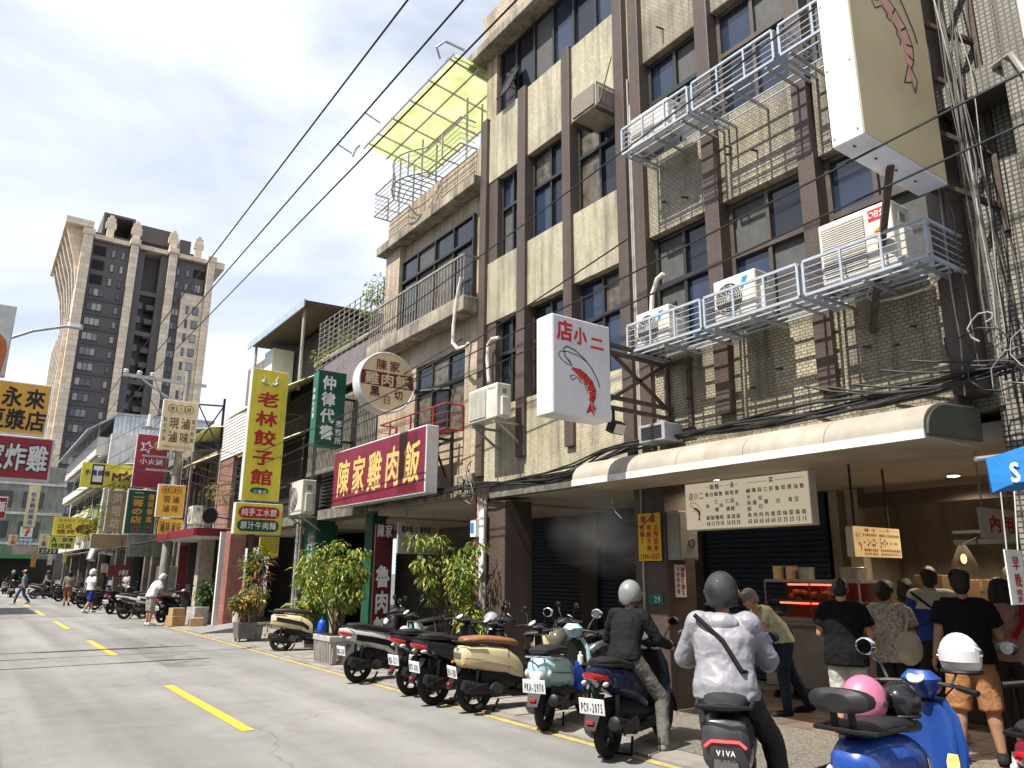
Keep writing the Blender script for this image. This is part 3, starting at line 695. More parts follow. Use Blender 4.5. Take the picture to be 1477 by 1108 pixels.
# ================================================================ generic far shophouses
rh = random.Random(11)
def shophouse(y0, y1, X, h, label, wallm, awn=None, rows=2, cols=3, roof=None, cat='house', balcony=False):
    o = thing('shophouse', label, cat, (X, (y0+y1)/2, 0), group='old shophouses down the street')
    part(o, 'wall', wallm, (X, X+8, y0+0.01, y1-0.01, 3.2, h))
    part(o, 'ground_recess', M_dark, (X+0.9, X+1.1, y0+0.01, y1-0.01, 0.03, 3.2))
    part(o, 'column', mat('grey_column', (0.13, 0.11, 0.09), 0.7, 0.4, 2, streak=0.5), (X-0.3, X+0.1, y0+0.05, y0+0.45, 0.03, 3.0), (X-0.3, X+0.1, y1-0.45, y1-0.05, 0.03, 3.0))
    part(o, 'beam', M_soot, (X-0.3, X+0.89, y0+0.01, y1-0.01, 3.0, 3.199))
    st = (h-3.4)/rows; w = (y1-y0)/cols
    for r in range(rows):
        for c_ in range(cols):
            window(o, X-0.06, y0+w*c_+0.2, y0+w*(c_+1)-0.2, 3.6+r*st+0.35, 3.4+(r+1)*st-0.35, 2, 0.35, M_framebr, panes=[M_glass, M_curt, M_screen, M_glass])
        if balcony:
            part(o, 'balcony', wallm, (X-0.9, X-0.001, y0+0.3, y1-0.3, 3.3+r*st-0.1, 3.3+r*st+0.75))
        if awn:
            corrug(o, 'awning', awn, X-1.0, X, y0+0.2, y1-0.2, lambda x, y, z=3.4+(r+1)*st-0.15: z+(x-X)*0.5, 'x', 0.25, 0.02)
    if roof: corrug(o, 'roof_sheet', roof, X-0.5, X+6, y0, y1, lambda x, y: h+0.9+(x-X)*0.12, 'x', 0.3, 0.03)
    return o
M_wwall = mat('off_white_render', (0.62, 0.60, 0.55), 0.8, 0.12, 1.2, streak=0.45, dirt=(0.25, 0.23, 0.2))
M_gwall = mat('grey_green_render', (0.155, 0.165, 0.135), 0.8, 0.2, 1.2, streak=0.5)
M_bwall = mat('brownish_render', (0.26, 0.21, 0.165), 0.8, 0.25, 1.2, streak=0.5)
M_tinroof = mat('tin_roof', (0.34, 0.36, 0.37), 0.5, 0.25, 2, streak=0.4)
shophouse(30.52, 35.0, 7.6, 6.4, 'low brown shophouse beside the loudspeaker and the orange braised food sign', M_bwall, M_yaw, 1, 2, M_yaw)
shophouse(35.02, 40.0, 7.5, 7.0, 'soot brown shophouse behind the dark green vertical sign', M_bwall, None, 1, 3, M_tinroof)
shophouse(40.02, 46.0, 7.3, 7.2, 'grey shophouse behind the brown cloth sign', M_soot, M_yaw, 1, 3, M_tinroof)
shophouse(46.02, 53.0, 6.9, 6.6, 'brown shophouse next to the white corner block', M_bwall, None, 1, 3, M_tinroof)
# white corner block (runs a little out into the street)
WB = thing('white_corner_block', 'white rendered corner block with striped awnings and a tin rooftop shelter', 'building', (6.3, 56, 0))
part(WB, 'wall', M_wwall, (6.6, 13, 54.5, 74, 3.0, 10.4))
part(WB, 'parapet_band', M_wwall, (5.9, 6.598, 55.2, 73.8, 9.0, 10.2))
part(WB, 'ground_recess', M_dark, (7.3, 7.5, 54.6, 74, 0.03, 3.0))
part(WB, 'column', M_soot, *[(6.3, 6.7, a, a+0.5, 0.03, 3.0) for a in (54.6, 59, 64, 69)])
for r in range(3):
    z = 3.2+r*2.0
    for k in range(4): window(WB, 6.5, 55.4+k*4.5, 58.6+k*4.5, z+0.3, z+1.5, 3, 0.3, M_frame)
    corrug(WB, 'awning', mat('cream_awning', (0.62, 0.58, 0.45), 0.6, 0.1), 6.05, 6.55, 55, 73, lambda x, y, z=z: z+1.9+(x-6.55)*0.45, 'x', 0.4, 0.02)
for r in range(3): part(WB, 'balcony', M_wwall, (5.95, 6.49, 55.2, 73.5, 3.05+r*2.0, 3.55+r*2.0))
for k, (xa, xb) in enumerate(((7.0, 8.1), (8.8, 10.2))):
    for z in (4.2, 6.6): 
        m = MB(); m.box(xa, xb, 54.42, 54.48, z, z+1.1); w_ = m.build('window', M_frame, WB)
        m = MB(); m.box(xa+0.06, xb-0.06, 54.40, 54.418, z+0.06, z+1.04); m.build('pane', M_glass, w_)
corrug(WB, 'rooftop_tin_wall', M_tinroof, 6.6, 12.9, 54.6, 54.6001, lambda x, y: 11, 'y', 0.2, 0.02) if False else None
for k in range(24):
    q = MB(); q.box(6.7+k*0.25, 6.93+k*0.25, 55.0+(k % 2)*0.02, 55.06+(k % 2)*0.02, 10.401, 11.9); q.build('tin_panel', mat('pale_tin', (0.52, 0.56, 0.60), 0.5, 0.15, 2, streak=0.3), WB)
m = MB(); m.prism([(5.2, 10.6), (5.2, 10.5), (7.0, 11.75), (13, 11.9), (13, 12.05), (6.95, 11.87)], 'y', 54.9, 74); m.build('rooftop_shelter', M_tinroof, WB)
m = MB()
for a in (56, 59, 62, 66): m.tube([(6.0, a, 10.2), (6.0, a, 11.0)], 0.05, 6)
m.build('shelter_post', M_white, WB)
# grey green block that closes the view
GB = thing('grey_green_block', 'grey green apartment block closing the view at the far end of the street', 'building', (3, 92, 0))
part(GB, 'wall', mat('pale_grey_green_render', (0.25, 0.26, 0.215), 0.8, 0.25, 0.8, streak=0.6), (-16, 7.6, 92, 104, 0, 12.2))
for r in range(3):
    part(GB, 'sill_band', M_wwall, (-16, 7.6, 91.85, 91.998, 4.2+r*3.0, 4.45+r*3.0))
    for k in range(8):
        xa = -15+k*2.7
        m = MB(); m.box(xa, xa+1.8, 91.9, 91.99, 4.9+r*3, 6.5+r*3); w_ = m.build('window', M_framebr, GB)
        for q in range(2):
            m = MB(); m.box(xa+0.08+q*0.88, xa+0.86+q*0.86, 91.87, 91.899, 5.0+r*3, 6.4+r*3); m.build('pane', M_screen if (k+r) % 3 else M_glass, w_)
part(GB, 'ground_recess', M_dark, (-16, 7.5, 91.8, 91.9, 0.05, 2.8))
part(GB, 'green_canopy', mat('green_canopy', (0.03, 0.22, 0.09), 0.5), (0.5, 5.6, 90.2, 91.79, 2.85, 3.2))
# ================================================================ tower
TY = 168.0; TS = TY/150.0
def tx(x): return x*TS
def tz(z): return 1.7+(z-1.7)*TS
M_stone = tilemat('tower_stone', (0.68, 0.57, 0.43), (0.46, 0.37, 0.28), 2.6, 1.1, 0.06, streak=0.15, patch=0.15, bumps=0.3)
M_tdark = mat('tower_dark_cladding', (0.095, 0.082, 0.082), 0.5, 0.12, 0.2)
M_tglass = mat('tower_glass', (0.16, 0.18, 0.20), 0.12, 0.3, 0.6, spec=0.8)
TG = [M_tglass, mat('tower_glass_dark', (0.06, 0.068, 0.08), 0.1, 0.3, 0.6, spec=0.8), mat('tower_curtain', (0.34, 0.33, 0.31), 0.3, 0.2, 1.0)]
T = thing('apartment_tower', 'tall apartment tower of cream stone piers and dark bays with flared cornice', 'tower', (tx(20), TY, 0))
def tpart(name, mm, *bx, **k): return part(T, name, mm, *[(tx(a), tx(b), TY+c_, TY+d, tz(e), tz(f)) for a, b, c_, d, e, f in bx], **k)
tpart('core', M_tdark, (9.4, 32.0, 4.0, 34, 0, 61.5))
tpart('left_bay', M_tdark, (10.6, 16.9, 0.6, 3.99, 0, 61.4))
tpart('recess_frame', M_tdark, (18.3, 19.6, 0.5, 3.99, 0, 61.4), (22.4, 23.7, 0.5, 3.99, 0, 61.4), (19.61, 22.39, 0.6, 2.0, 52.6, 53.4), (19.61, 22.39, 0.6, 2.0, 44.6, 45.4), (19.61, 22.39, 0.6, 2.0, 35.2, 36.0))
tpart('right_bay', M_tdark, (25.2, 26.8, 0.8, 3.99, 0, 61.4), (26.81, 30.8, 0.8, 3.99, 54.6, 61.4))
tpart('stone_bay', M_stone, (26.81, 30.9, 0.1, 3.98, 0, 54.5))
for a, b in ((9.0, 10.55), (16.95, 18.25), (23.75, 25.15), (30.95, 32.2)):
    tpart('stone_pier', M_stone, (a, b, -0.8, 3.97, 0, 61.8))
    tpart('pier_cap', M_stone, (a-0.2, b+0.2, -1.1, 3.9, 61.81, 62.9))
tpart('cornice', M_stone, (10.76, 16.74, -0.3, 3.9, 61.5, 62.3), (18.46, 23.54, -0.3, 3.9, 61.5, 62.3), (25.36, 30.74, -0.3, 3.9, 61.5, 62.3))
def twin(x0, x1, z0, z1, yo, cols):
    m = MB(); m.box(tx(x0), tx(x1), TY+yo-0.05, TY+yo+0.05, tz(z0), tz(z1)); w_ = m.build('window', M_frame, T)
    w = (x1-x0)/cols
    for k in range(cols):
        m = MB(); m.box(tx(x0+w*k+0.06), tx(x0+w*(k+1)-0.06), TY+yo-0.09, TY+yo-0.052, tz(z0+0.12), tz(z1-0.12)); m.build('pane', rh.choice(TG), w_)
for k in range(16):
    z = 50.6-k*2.83
    if z < 3: break
    twin(11.1, 13.6, z, z+1.5, 0.52, 3); twin(15.6, 16.3, z, z+1.4, 0.52, 1)
    tpart('floor_band', mat('tower_band', (0.075, 0.064, 0.062), 0.5), (10.62, 16.9, 0.42, 0.599, z-0.75, z-0.25))
    twin(25.4, 26.7, z-0.9, z+0.6, 0.74, 2)
    twin(27.9, 28.4, z-0.2, z+1.4, 0.04, 1); twin(29.1, 30.2, z-0.2, z+1.4, 0.04, 1)
    tpart('balcony', mat('tower_balcony', (0.10, 0.085, 0.08), 0.5), (21.0, 22.35, 1.0, 3.9, z-0.6, z+0.35))
    twin(19.8, 20.7, z, z+1.6, 3.9, 1)
for k in range(3):
    z = 59.2-k*2.83
    m = MB(); m.box(tx(11.0), tx(13.0), TY+0.45, TY+0.58, tz(z-0.6), tz(z+1.2)); m.build('loggia', M_dark, T)
    twin(14.0, 14.6, z-0.6, z+1.0, 0.52, 1); twin(15.6, 16.2, z-0.6, z+1.0, 0.52, 1)
    twin(25.5, 26.1, z-1.2, z+0.4, 0.74, 1); twin(27.2, 27.9, z-1.2, z+0.4, 0.74, 1)
m = MB(); m.box(tx(28.6), tx(30.7), TY+0.7, TY+0.79, tz(58.2), tz(60)); m.build('loggia', M_dark, T)
twin(28.5, 30.7, 55.2, 56.9, 0.74, 4)
tpart('penthouse', M_tdark, (11.2, 30.0, 6, 30, 61.51, 65.0), (18.2, 24.5, 5, 28, 65.01, 68.3), (26.3, 28.4, 6, 28, 65.01, 67.6))
tpart('penthouse_frame', M_tdark, (12.2, 12.7, 6, 28, 65.01, 69.0), (17.3, 17.8, 6, 28, 65.01, 69.0), (12.2, 17.8, 6, 28, 69.01, 69.5))
for a in (13.4, 17.9, 24.6, 29.4):
    tpart('finial', M_stone, (a-0.6, a+0.6, 2.4, 3.6, 62.31, 65.2), (a-0.9, a+0.9, 2.5, 3.5, 65.21, 66.4), (a-0.7, a+0.7, 2.5, 3.5, 66.41, 67.3), (a-0.35, a+0.35, 2.5, 3.5, 67.31, 67.8))
# flared left side with ribs
for k in range(7):
    y0 = TY+1.5+k*5.0
    m = MB(); pr = [(tx(9.3), tz(46)), (tx(9.0), tz(52)), (tx(8.2), tz(57)), (tx(6.9), tz(61)), (tx(6.2), tz(63.4)), (tx(9.3), tz(63.4))]
    m.prism(pr, 'y', y0, y0+1.2); m.build('flared_rib', M_stone, T)
    tpart('side_pier', M_stone, (8.3, 9.38, 1.5+k*5.0, 2.9+k*5.0, 0, 46))
    for q in range(14):
        z = 44-q*2.83
        m = MB(); m.box(tx(9.33), tx(9.395), y0+1.9, y0+4.4, tz(z), tz(z+1.5)); m.build('side_window', M_tglass, T)
tpart('flared_cornice', M_stone, (5.9, 10.4, -0.5, 36, 63.41, 64.6), (31.0, 34.2, 0, 30, 61.0, 62.4))
part(T, 'podium', M_tdark, (tx(8), tx(34), TY+2, TY+36, 0, 8))
# ================================================================ left side of the street (outside the frame but for its signs): plain unseen shophouses, there mainly for their light and shadow
lefts = [(-26, -8, 8.6, M_bwall, 'brown render'), (-7.98, 8, 8.2, M_wwall, 'off white'), (8.02, 20, 8.8, M_gwall, 'grey green'), (20.02, 33, 8.0, M_bwall, 'brown'), (33.02, 36.5, 8.4, M_gwall, 'narrow grey green'), (36.52, 43, 12.2, M_wwall, 'tall off white'), (43.02, 66, 9.0, M_gwall, 'far grey green'), (66.02, 90, 9.0, M_bwall, 'farthest brown')]
for y0, y1, h, wm, lb in lefts:
    LB = thing('left_shophouse', '%s shophouse on the left side of the street, outside the view' % lb, 'house', (-5.2, (y0+y1)/2, 0), group='shophouses on the left side')
    part(LB, 'wall', wm, (-13, -5.2, y0, y1, 3.2, h)); part(LB, 'ground_floor', M_dark, (-13, -6.4, y0, y1, 0, 3.19))
    part(LB, 'beam', M_soot, (-6.39, -5.0, y0, y1, 3.0, 3.199))
    k = y0+.3
    while k < y1-2.2:
        part(LB, 'column', wm, (-5.7, -5.25, k, k+.45, 0, 2.99))
        r = 3.9
        while r < h-1.6: window(LB, -5.2, k+.5, k+2.3, r, r+1.4, 2, .35); r += 2.7
        k += 4.2
# ================================================================ air conditioners
M_acw = mat('air_conditioner_white', (0.62, 0.60, 0.54), 0.45, 0.1, 5, streak=0.4, dirt=(0.35, 0.3, 0.22))
M_grl = mat('fan_grille_dark', (0.07, 0.07, 0.068), 0.5, 0.2, 6)
def aircon(name, label, X, y0, y1, z0, z1, depth, kind='round', group='outdoor air conditioner units', logo=None, bracket=True):
    """outdoor unit; grille faces the road (-X), service end faces -Y"""
    o = thing(name, label, 'air conditioner', ((2*X+depth)/2, (y0+y1)/2, z0), group=group)
    part(o, 'casing', M_acw, (X, X+depth, y0, y1, z0+0.03, z1), bevel=0.02)
    w = y1-y0; h = z1-z0
    if kind == 'round':
        r = min(h*0.42, w*0.30); cy = y1-w*0.38; cz = (z0+z1)/2
        m = MB(); m.disc((X-0.004, cy, cz), (-1, 0, 0), r, 28, 0.012); fg = m.build('fan_opening', M_grl, o)
        m = MB()
        for k in range(1, 7): m.torus((X-0.022, cy, cz), (1, 0, 0), r*k/6.0, 0.004, 28, 4)
        for k in range(10): a = 2*PI*k/10; m.bar((X-0.024, cy, cz), (X-0.024, cy+r*math.cos(a), cz+r*math.sin(a)), 0.005)
        m.build('fan_grille', M_acw, fg)
    else:
        a, b = y0+w*0.36, y1-w*0.05
        part(o, 'fan_opening', mat('grille_shade', (0.24, 0.23, 0.21), 0.6), (X-0.006, X-0.001, a, b, z0+h*0.12, z1-h*0.1))
        m = MB(); n = 22
        for k in range(n): m.box(X-0.018, X-0.008, a, b, lerp(z0+h*0.13, z1-h*0.12, k/n), lerp(z0+h*0.13, z1-h*0.12, k/n)+0.012)
        m.build('fan_grille', M_acw, o)['kind'] = 'stuff'
    part(o, 'service_cover', M_acw, (X+depth*0.25, X+depth*0.8, y0-0.055, y0-0.001, z0+h*0.1, z0+h*0.62), bevel=0.015)
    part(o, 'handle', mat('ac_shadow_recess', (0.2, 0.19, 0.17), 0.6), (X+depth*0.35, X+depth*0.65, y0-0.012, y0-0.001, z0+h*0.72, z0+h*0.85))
    part(o, 'foot', M_galv, (X+0.05, X+depth-0.05, y0+0.06, y0+0.1, z0, z0+0.029), (X+0.05, X+depth-0.05, y1-0.1, y1-0.06, z0, z0+0.029))
    if bracket:
        for yy in (y0+0.1, y1-0.1):
            m = MB(); m.bar((X, yy, z0-0.03), (F, yy, z0-0.03), 0.04); m.bar((X+0.1, yy, z0-0.05), (F, yy, z0-0.38), 0.035); m.build('bracket', M_galv, o)
    if logo == 'daikin':
        m = MB(); yy = y0+w*0.24; m.add([(X-0.003, yy+.03, z1-.06), (X-0.003, yy-.05, z1-.06), (X-0.003, yy+.02, z1-.2), (X-0.003, yy+.06, z1-.2)], [(0,1,2,3)]); m.build('logo', mat('logo_blue', (0.02, 0.25, 0.55), 0.5), o)
    if logo == 'hitachi':
        m = MB(); m.box(X-0.004, X-0.001, y0+w*.08, y0+w*.30, z1-.17, z1-.05); lg = m.build('logo_plate', mat('logo_red', (0.55, 0.02, 0.03), 0.5), o)
        m = MB(); O = Vector((X-0.006, y0+w*.22, z1-.15)); hline(m, '日立', O, Vector((0,-1,0)), Vector((0,0,1)), 0, 0, w*.13, 0.08, 0.03); m.torus((X-0.006, y0+w*.26, z1-.11), (1,0,0), 0.028, 0.006, 14, 4); m.build('lettering', mat('print_white', (0.75, 0.75, 0.73), 0.6), lg)
        m = MB(); m.disc((X-0.002, y0+w*.18, z1-.32), (-1,0,0), 0.06, 18, 0.002); dd = m.build('badge', mat('badge_orange', (0.55, 0.30, 0.05), 0.5), o)
        m = MB(); hline(m, 'DC', Vector((X-0.006, y0+w*.215, z1-.335)), Vector((0,-1,0)), Vector((0,0,1)), 0, 0, 0.07, 0.04, 0.03); m.build('lettering', M_black, dd)
    if logo == 'text':
        m = MB(); hline(m, 'Panasonic', Vector((X-0.004, y0+w*.30, z1-.09)), Vector((0,-1,0)), Vector((0,0,1)), 0, 0, w*.26, 0.03, 0.02); m.build('logo', M_black, o)
    return o
aircon('air_conditioner', 'white air conditioner on wall brackets beside the round food sign pole', 7.0, 10.37, 11.28, 4.26, 4.9, 0.30, 'square', logo='text')
aircon('air_conditioner', 'small white air conditioner in the lower left railing, beside the white shrimp sign', 7.0, 6.40, 7.0, 4.645, 5.15, 0.30, 'round', logo='daikin', bracket=False)
aircon('air_conditioner', 'white round fan air conditioner in the middle lower railing', 7.0, 5.05, 5.66, 4.645, 5.19, 0.32, 'round', logo='daikin', bracket=False)
aircon('air_conditioner', 'large white air conditioner with red badge in the right lower railing', 6.98, 3.40, 4.20, 4.645, 5.36, 0.36, 'square', logo='hitachi', bracket=False)
aircon('air_conditioner', 'air conditioner in the upper left railing, below the top windows', 7.0, 6.25, 6.98, 7.625, 8.15, 0.30, 'square', logo=None, bracket=False)
aircon('air_conditioner', 'white air conditioner hung beneath the dark green vertical sign', 7.0, 19.5, 20.5, 3.16, 4.1, 0.38, 'round', logo=None)
# window unit in unit 1
wu = thing('window_air_conditioner', 'grey boxy window air conditioner jutting under the top windows', 'air conditioner', (7.3, 8.4, 8.6))
M_wu = mat('weathered_aluminium', (0.36, 0.33, 0.28), 0.5, 0.25, 5, metal=0.3, streak=0.4)
part(wu, 'casing', M_wu, (7.17, 8.1, 7.88, 8.5, 9.0, 9.44))
part(wu, 'front_grille', mat('grille_brown', (0.20, 0.17, 0.13), 0.6, 0.2, 30), (7.148, 7.169, 7.92, 8.46, 9.04, 9.40))
m = MB()
for k in range(12): m.box(7.2+k*0.03, 7.212+k*0.03, 7.864, 7.879, 9.05, 9.38)
m.build('side_louvre', M_wu, wu)
m = MB(); m.bar((7.15, 7.9, 8.97), (F, 7.9, 8.97), 0.04); m.bar((7.15, 8.47, 8.97), (F, 8.47, 8.97), 0.04); m.tube([(7.2, 7.85, 9.02), (F-0.11, 7.85, 10.0)], 0.012, 5); m.build('bracket', M_rust, wu)
# ================================================================ railed air conditioner ledges
def railbox(label, y0, y1, z0, z1, X0=6.88, X1=F-0.01, posts=2, slats=5):
    o = thing('ledge_railing', label, 'railing', (X1, (y0+y1)/2, z0), group='railed air conditioner ledges')
    m = MB(); w = 0.03
    m.bar((X0, y0, z0), (X0, y1, z0), w); m.bar((X0, y0, z1), (X0, y1, z1), w); m.bar((X0, y0, z0+w/2), (X0, y0, z1-w/2), w); m.bar((X0, y1, z0+w/2), (X0, y1, z1-w/2), w)
    m.bar((X0+w/2, y0, z0), (X1, y0, z0), w); m.bar((X0+w/2, y1, z0), (X1, y1, z0), w); m.bar((X0+w/2, y0, z1), (X1, y0, z1), w*.8); m.bar((X0+w/2, y1, z1), (X1, y1, z1), w*.8)
    m.build('frame', M_railw, o)
    for k in range(1, posts+1):
        q = MB(); yy = lerp(y0, y1, k/(posts+1)); q.bar((X0-0.003, yy, z0+w/2), (X0-0.003, yy, z1-w/2), 0.024); q.build('post', M_railw, o)
    for k in range(1, 5):
        q = MB(); z = lerp(z0, z1, k/5); q.tube([(X1, y0, z), (X0, y0, z), (X0, y1, z), (X1, y1, z)], 0.0065, 5); q.build('rail_bar', M_railw, o)
    for k in range(1, slats):
        q = MB(); x = lerp(X0, X1, k/slats); q.bar((x, y0, z0-0.005), (x, y1, z0-0.005), 0.02, 0.015); q.build('floor_slat', M_railw, o)
    for k in range(3):
        q = MB(); yy = lerp(y0+0.12, y1-0.12, k/2); q.bar((X0, yy, z0-0.035), (X1, yy, z0-0.035), 0.03, 0.03); q.build('support_arm', M_galv, o)
    return o
railbox('pale railing of the lower left ledge beside the white shrimp sign', 5.77, 7.04, 4.60, 4.98)
railbox('pale railing of the middle lower ledge holding a round fan unit', 4.42, 5.71, 4.60, 4.98)
railbox('pale railing of the right lower ledge holding the red badged unit', 3.06, 4.35, 4.60, 4.98)
railbox('pale railing of the upper left ledge above the weathered wall', 5.79, 7.03, 7.58, 7.98)
railbox('empty pale railing of the upper middle ledge', 4.47, 5.71, 7.58, 7.98)
railbox('pale railing of the upper right ledge partly behind the giant lightbox', 3.1, 4.38, 7.58, 7.98)
# ================================================================ shop canopy (curved hood)
cp = thing('shop_canopy', 'long cream curved canopy over the food shop front', 'canopy', (7.1, 6.2, 2.9))
prof = [(7.58, 3.27)]+[(7.06-0.50*math.sin(a), 2.96+0.27*math.cos(a)) for a in [k/7*PI/2 for k in range(8)]]+[(6.555, 2.92)]
inner = [(x+0.02, z-0.02) for x, z in prof]
M_can = mat('cream_canopy_sheet', (0.35, 0.32, 0.262), 0.55, 0.18, 1.3, streak=0.5, dirt=(0.25, 0.21, 0.15))
ys = [3.15, 4.1, 5.05, 6.0, 6.95, 7.87]
for a, b in zip(ys, ys[1:]):
    m = MB(); m.loft([[(x, a+0.003, z) for x, z in prof+inner[::-1]], [(x, b-0.003, z) for x, z in prof+inner[::-1]]]); m.build('hood_panel', M_can, cp, smooth=True)
m = MB(); m.box(6.545, 6.575, 3.15, 7.87, 2.86, 2.94); m.build('edge_trim', mat('canopy_trim', (0.68, 0.66, 0.62), 0.5, 0.25, 12), cp)
m = MB(); m.prism([(x, z) for x, z in inner]+[(7.58, 2.93)], 'y', 3.12, 3.146); m.build('end_panel', mat('green_end_panel', (0.045, 0.05, 0.03), 0.35, 0.3, 4), cp)
m = MB(); m.prism([(x, z) for x, z in inner]+[(7.58, 2.93)], 'y', 7.872, 7.89); m.build('end_panel', M_can, cp)
m = MB(); m.box(6.58, 7.58, 3.16, 7.86, 2.87, 2.89); m.build('soffit', mat('canopy_soffit', (0.36, 0.30, 0.22), 0.7, 0.2, 2), cp)
# ================================================================ signs
UX, UZ, UYn = Vector((1,0,0)), Vector((0,0,1)), Vector((0,-1,0))
def pm(name, c, rough=0.5): return mat('print_'+name, c, rough, 0.06, 8)
P_red = pm('red', (0.45, 0.02, 0.025)); P_black = pm('black', (0.015, 0.014, 0.014)); P_whi = pm('white', (0.72, 0.71, 0.68)); P_gold = pm('gold', (0.60, 0.43, 0.14))
P_mar = pm('maroon', (0.17, 0.015, 0.03)); P_org = pm('orange', (0.62, 0.27, 0.04)); P_br = pm('brown', (0.13, 0.06, 0.03)); P_grn = pm('green', (0.015, 0.09, 0.055))
P_shr = pm('shrimp_red', (0.55, 0.03, 0.025)); P_pnk = pm('faded_pink', (0.62, 0.33, 0.28))
def board(name, label, X0, X1, Y, z0, z1, th, face, edge, cat='sign', group=None, rim=0.0, border=None):
    """sign board facing -Y (down the street towards the camera). returns thing and face frame O,U,V"""
    o = thing(name, label, cat, ((X0+X1)/2, Y+th/2, z0), group=group)
    part(o, 'casing', edge, (X0, X1, Y, Y+th, z0, z1), bevel=min(0.012, th*.2))
    part(o, 'face', face, (X0+rim, X1-rim, Y-0.006, Y-0.0008, z0+rim, z1-rim))
    return o, Vector((X0, Y-0.0085, z0)), UX, UZ, X1-X0, z1-z0
def pxboard(name, label, x0, x1, yt, yb, Y, th, face, edge, **k):
    ym = (yt+yb)/2; xm = (x0+x1)/2
    return board(name, label, aty(x0, ym, Y).x, aty(x1, ym, Y).x, Y, aty(xm, yb, Y).z, aty(xm, yt, Y).z, th, face, edge, **k)
def letters(par, mm, fn, name='lettering'):
    m = MB(); fn(m); return m.build(name, mm, par, fix=False)
def shrimp(par, O, U, V, s, body, line, whisk=True):
    """the painted shrimp: body arc of segments, feelers, legs and tail fan; s is the height"""
    mb = MB(); ol = MB()
    def P(u, v, d=0.0): return O+U*(u*s)+V*(v*s)+U.cross(V)*d
    spine = [(0.30, 0.66), (0.42, 0.62), (0.54, 0.55), (0.64, 0.46), (0.69, 0.36), (0.69, 0.27), (0.66, 0.19)]
    wid = [0.02, 0.05, 0.065, 0.075, 0.075, 0.06, 0.045]
    Ls, Rs = [], []
    for i, (u, v) in enumerate(spine):
        a = spine[max(i-1, 0)]; b = spine[min(i+1, len(spine)-1)]
        dx, dy = b[0]-a[0], b[1]-a[1]; n = math.hypot(dx, dy); nx, ny = -dy/n, dx/n
        Ls.append((u+nx*wid[i], v+ny*wid[i])); Rs.append((u-nx*wid[i], v-ny*wid[i]))
    for i in range(len(spine)-1):
        g_ = 0.10 if i > 1 else 0.0
        q = [Ls[i], Ls[i+1], Rs[i+1], Rs[i]]
        cxy = (sum(p[0] for p in q)/4, sum(p[1] for p in q)/4)
        mb.add([P(lerp(p[0], cxy[0], g_), lerp(p[1], cxy[1], g_)) for p in q], [(3,2,1,0)])
    for t_ in ([(0.66,0.18),(0.58,0.02),(0.66,0.05)], [(0.66,0.18),(0.66,0.05),(0.70,0.0)], [(0.67,0.18),(0.70,0.03),(0.75,0.10)]):
        mb.add([P(*p) for p in t_], [(0,1,2)])
    b = mb.build('shrimp_body', body, par, fix=False)
    def stroke(pts, w):
        for i in range(len(pts)-1):
            a, c_ = Vector(pts[i]), Vector(pts[i+1]); d = (c_-a); d = Vector((-d.y, d.x)).normalized()*w/2
            wa = w
            ol.add([P(a.x-d.x, a.y-d.y, .002), P(c_.x-d.x, c_.y-d.y, .002), P(c_.x+d.x, c_.y+d.y, .002), P(a.x+d.x, a.y+d.y, .002)], [(0,1,2,3)])
    arc = lambda c_, rx, ry, a0, a1, n=14: [(c_[0]+rx*math.cos(math.radians(lerp(a0, a1, k/n))), c_[1]+ry*math.sin(math.radians(lerp(a0, a1, k/n)))) for k in range(n+1)]
    if whisk:
        stroke([(0.30,0.69),(0.20,0.71),(0.10,0.76),(0.04,0.83),(0.08,0.88),(0.22,0.90),(0.42,0.87),(0.60,0.80)], 0.012)
        stroke([(0.28,0.72),(0.17,0.82),(0.14,0.93),(0.20,0.98),(0.35,0.95),(0.55,0.84),(0.70,0.70),(0.82,0.52),(0.84,0.44)], 0.016)
        stroke([(0.24,0.80),(0.27,0.74),(0.31,0.70)], 0.010)
    stroke([(0.36,0.56),(0.26,0.53),(0.30,0.47),(0.40,0.54)], 0.011); stroke([(0.40,0.53),(0.46,0.50),(0.44,0.47),(0.50,0.46)], 0.011)
    stroke([(0.52,0.46),(0.57,0.42),(0.55,0.39),(0.60,0.36),(0.58,0.31)], 0.010)
    stroke(Ls[1:], 0.012)
    for i in range(2, 6): stroke([Ls[i], (lerp(Ls[i][0], Rs[i][0], .6), lerp(Ls[i][1], Rs[i][1], .6))], 0.014)
    stroke([(0.66,0.19),(0.57,0.01),(0.68,0.06),(0.71,-0.01),(0.76,0.10),(0.69,0.19)], 0.010)
    ol.build('shrimp_outline', line, par, fix=False)
# --- white lightbox with red shrimp, hung out over the street
M_lbox = mat('lightbox_panel', (0.62, 0.62, 0.66), 0.35, 0.05, 2, streak=.12, dirt=(.42, .40, .36))
M_alu = mat('sign_aluminium', (0.62, 0.62, 0.62), 0.4, 0.1, 5, streak=0.25)
M_alug = mat('grimy_sign_edge', (0.50, 0.48, 0.43), 0.5, 0.2, 5, streak=0.4)
s5, O, U, V, w, h = board('shrimp_lightbox', 'white lightbox sign with red shrimp on a steel frame over the street', 5.38, 6.32, 6.8, 3.55, 4.79, 0.31, M_lbox, mat('lightbox_edge_white', (0.74, 0.74, 0.74), 0.35, 0.06, 3), rim=0.02)
def f(m):
    # brush lettering, reading right to left on the board: 店 小 二 left to right
    put_glyph(m, '店', O, U, V, 0.07*w, 0.735*h, 0.27*w, 0.22*h, 0.035); put_glyph(m, '小', O, U, V, 0.36*w, 0.73*h, 0.22*w, 0.19*h, 0.04); put_glyph(m, '二', O, U, V, 0.64*w, 0.71*h, 0.24*w, 0.15*h, 0.045)
letters(s5, P_shr, f); shrimp(s5, O+U*(0.06*w)+V*(0.04*h), U, V, h*0.66, P_shr, P_black)
m = MB()
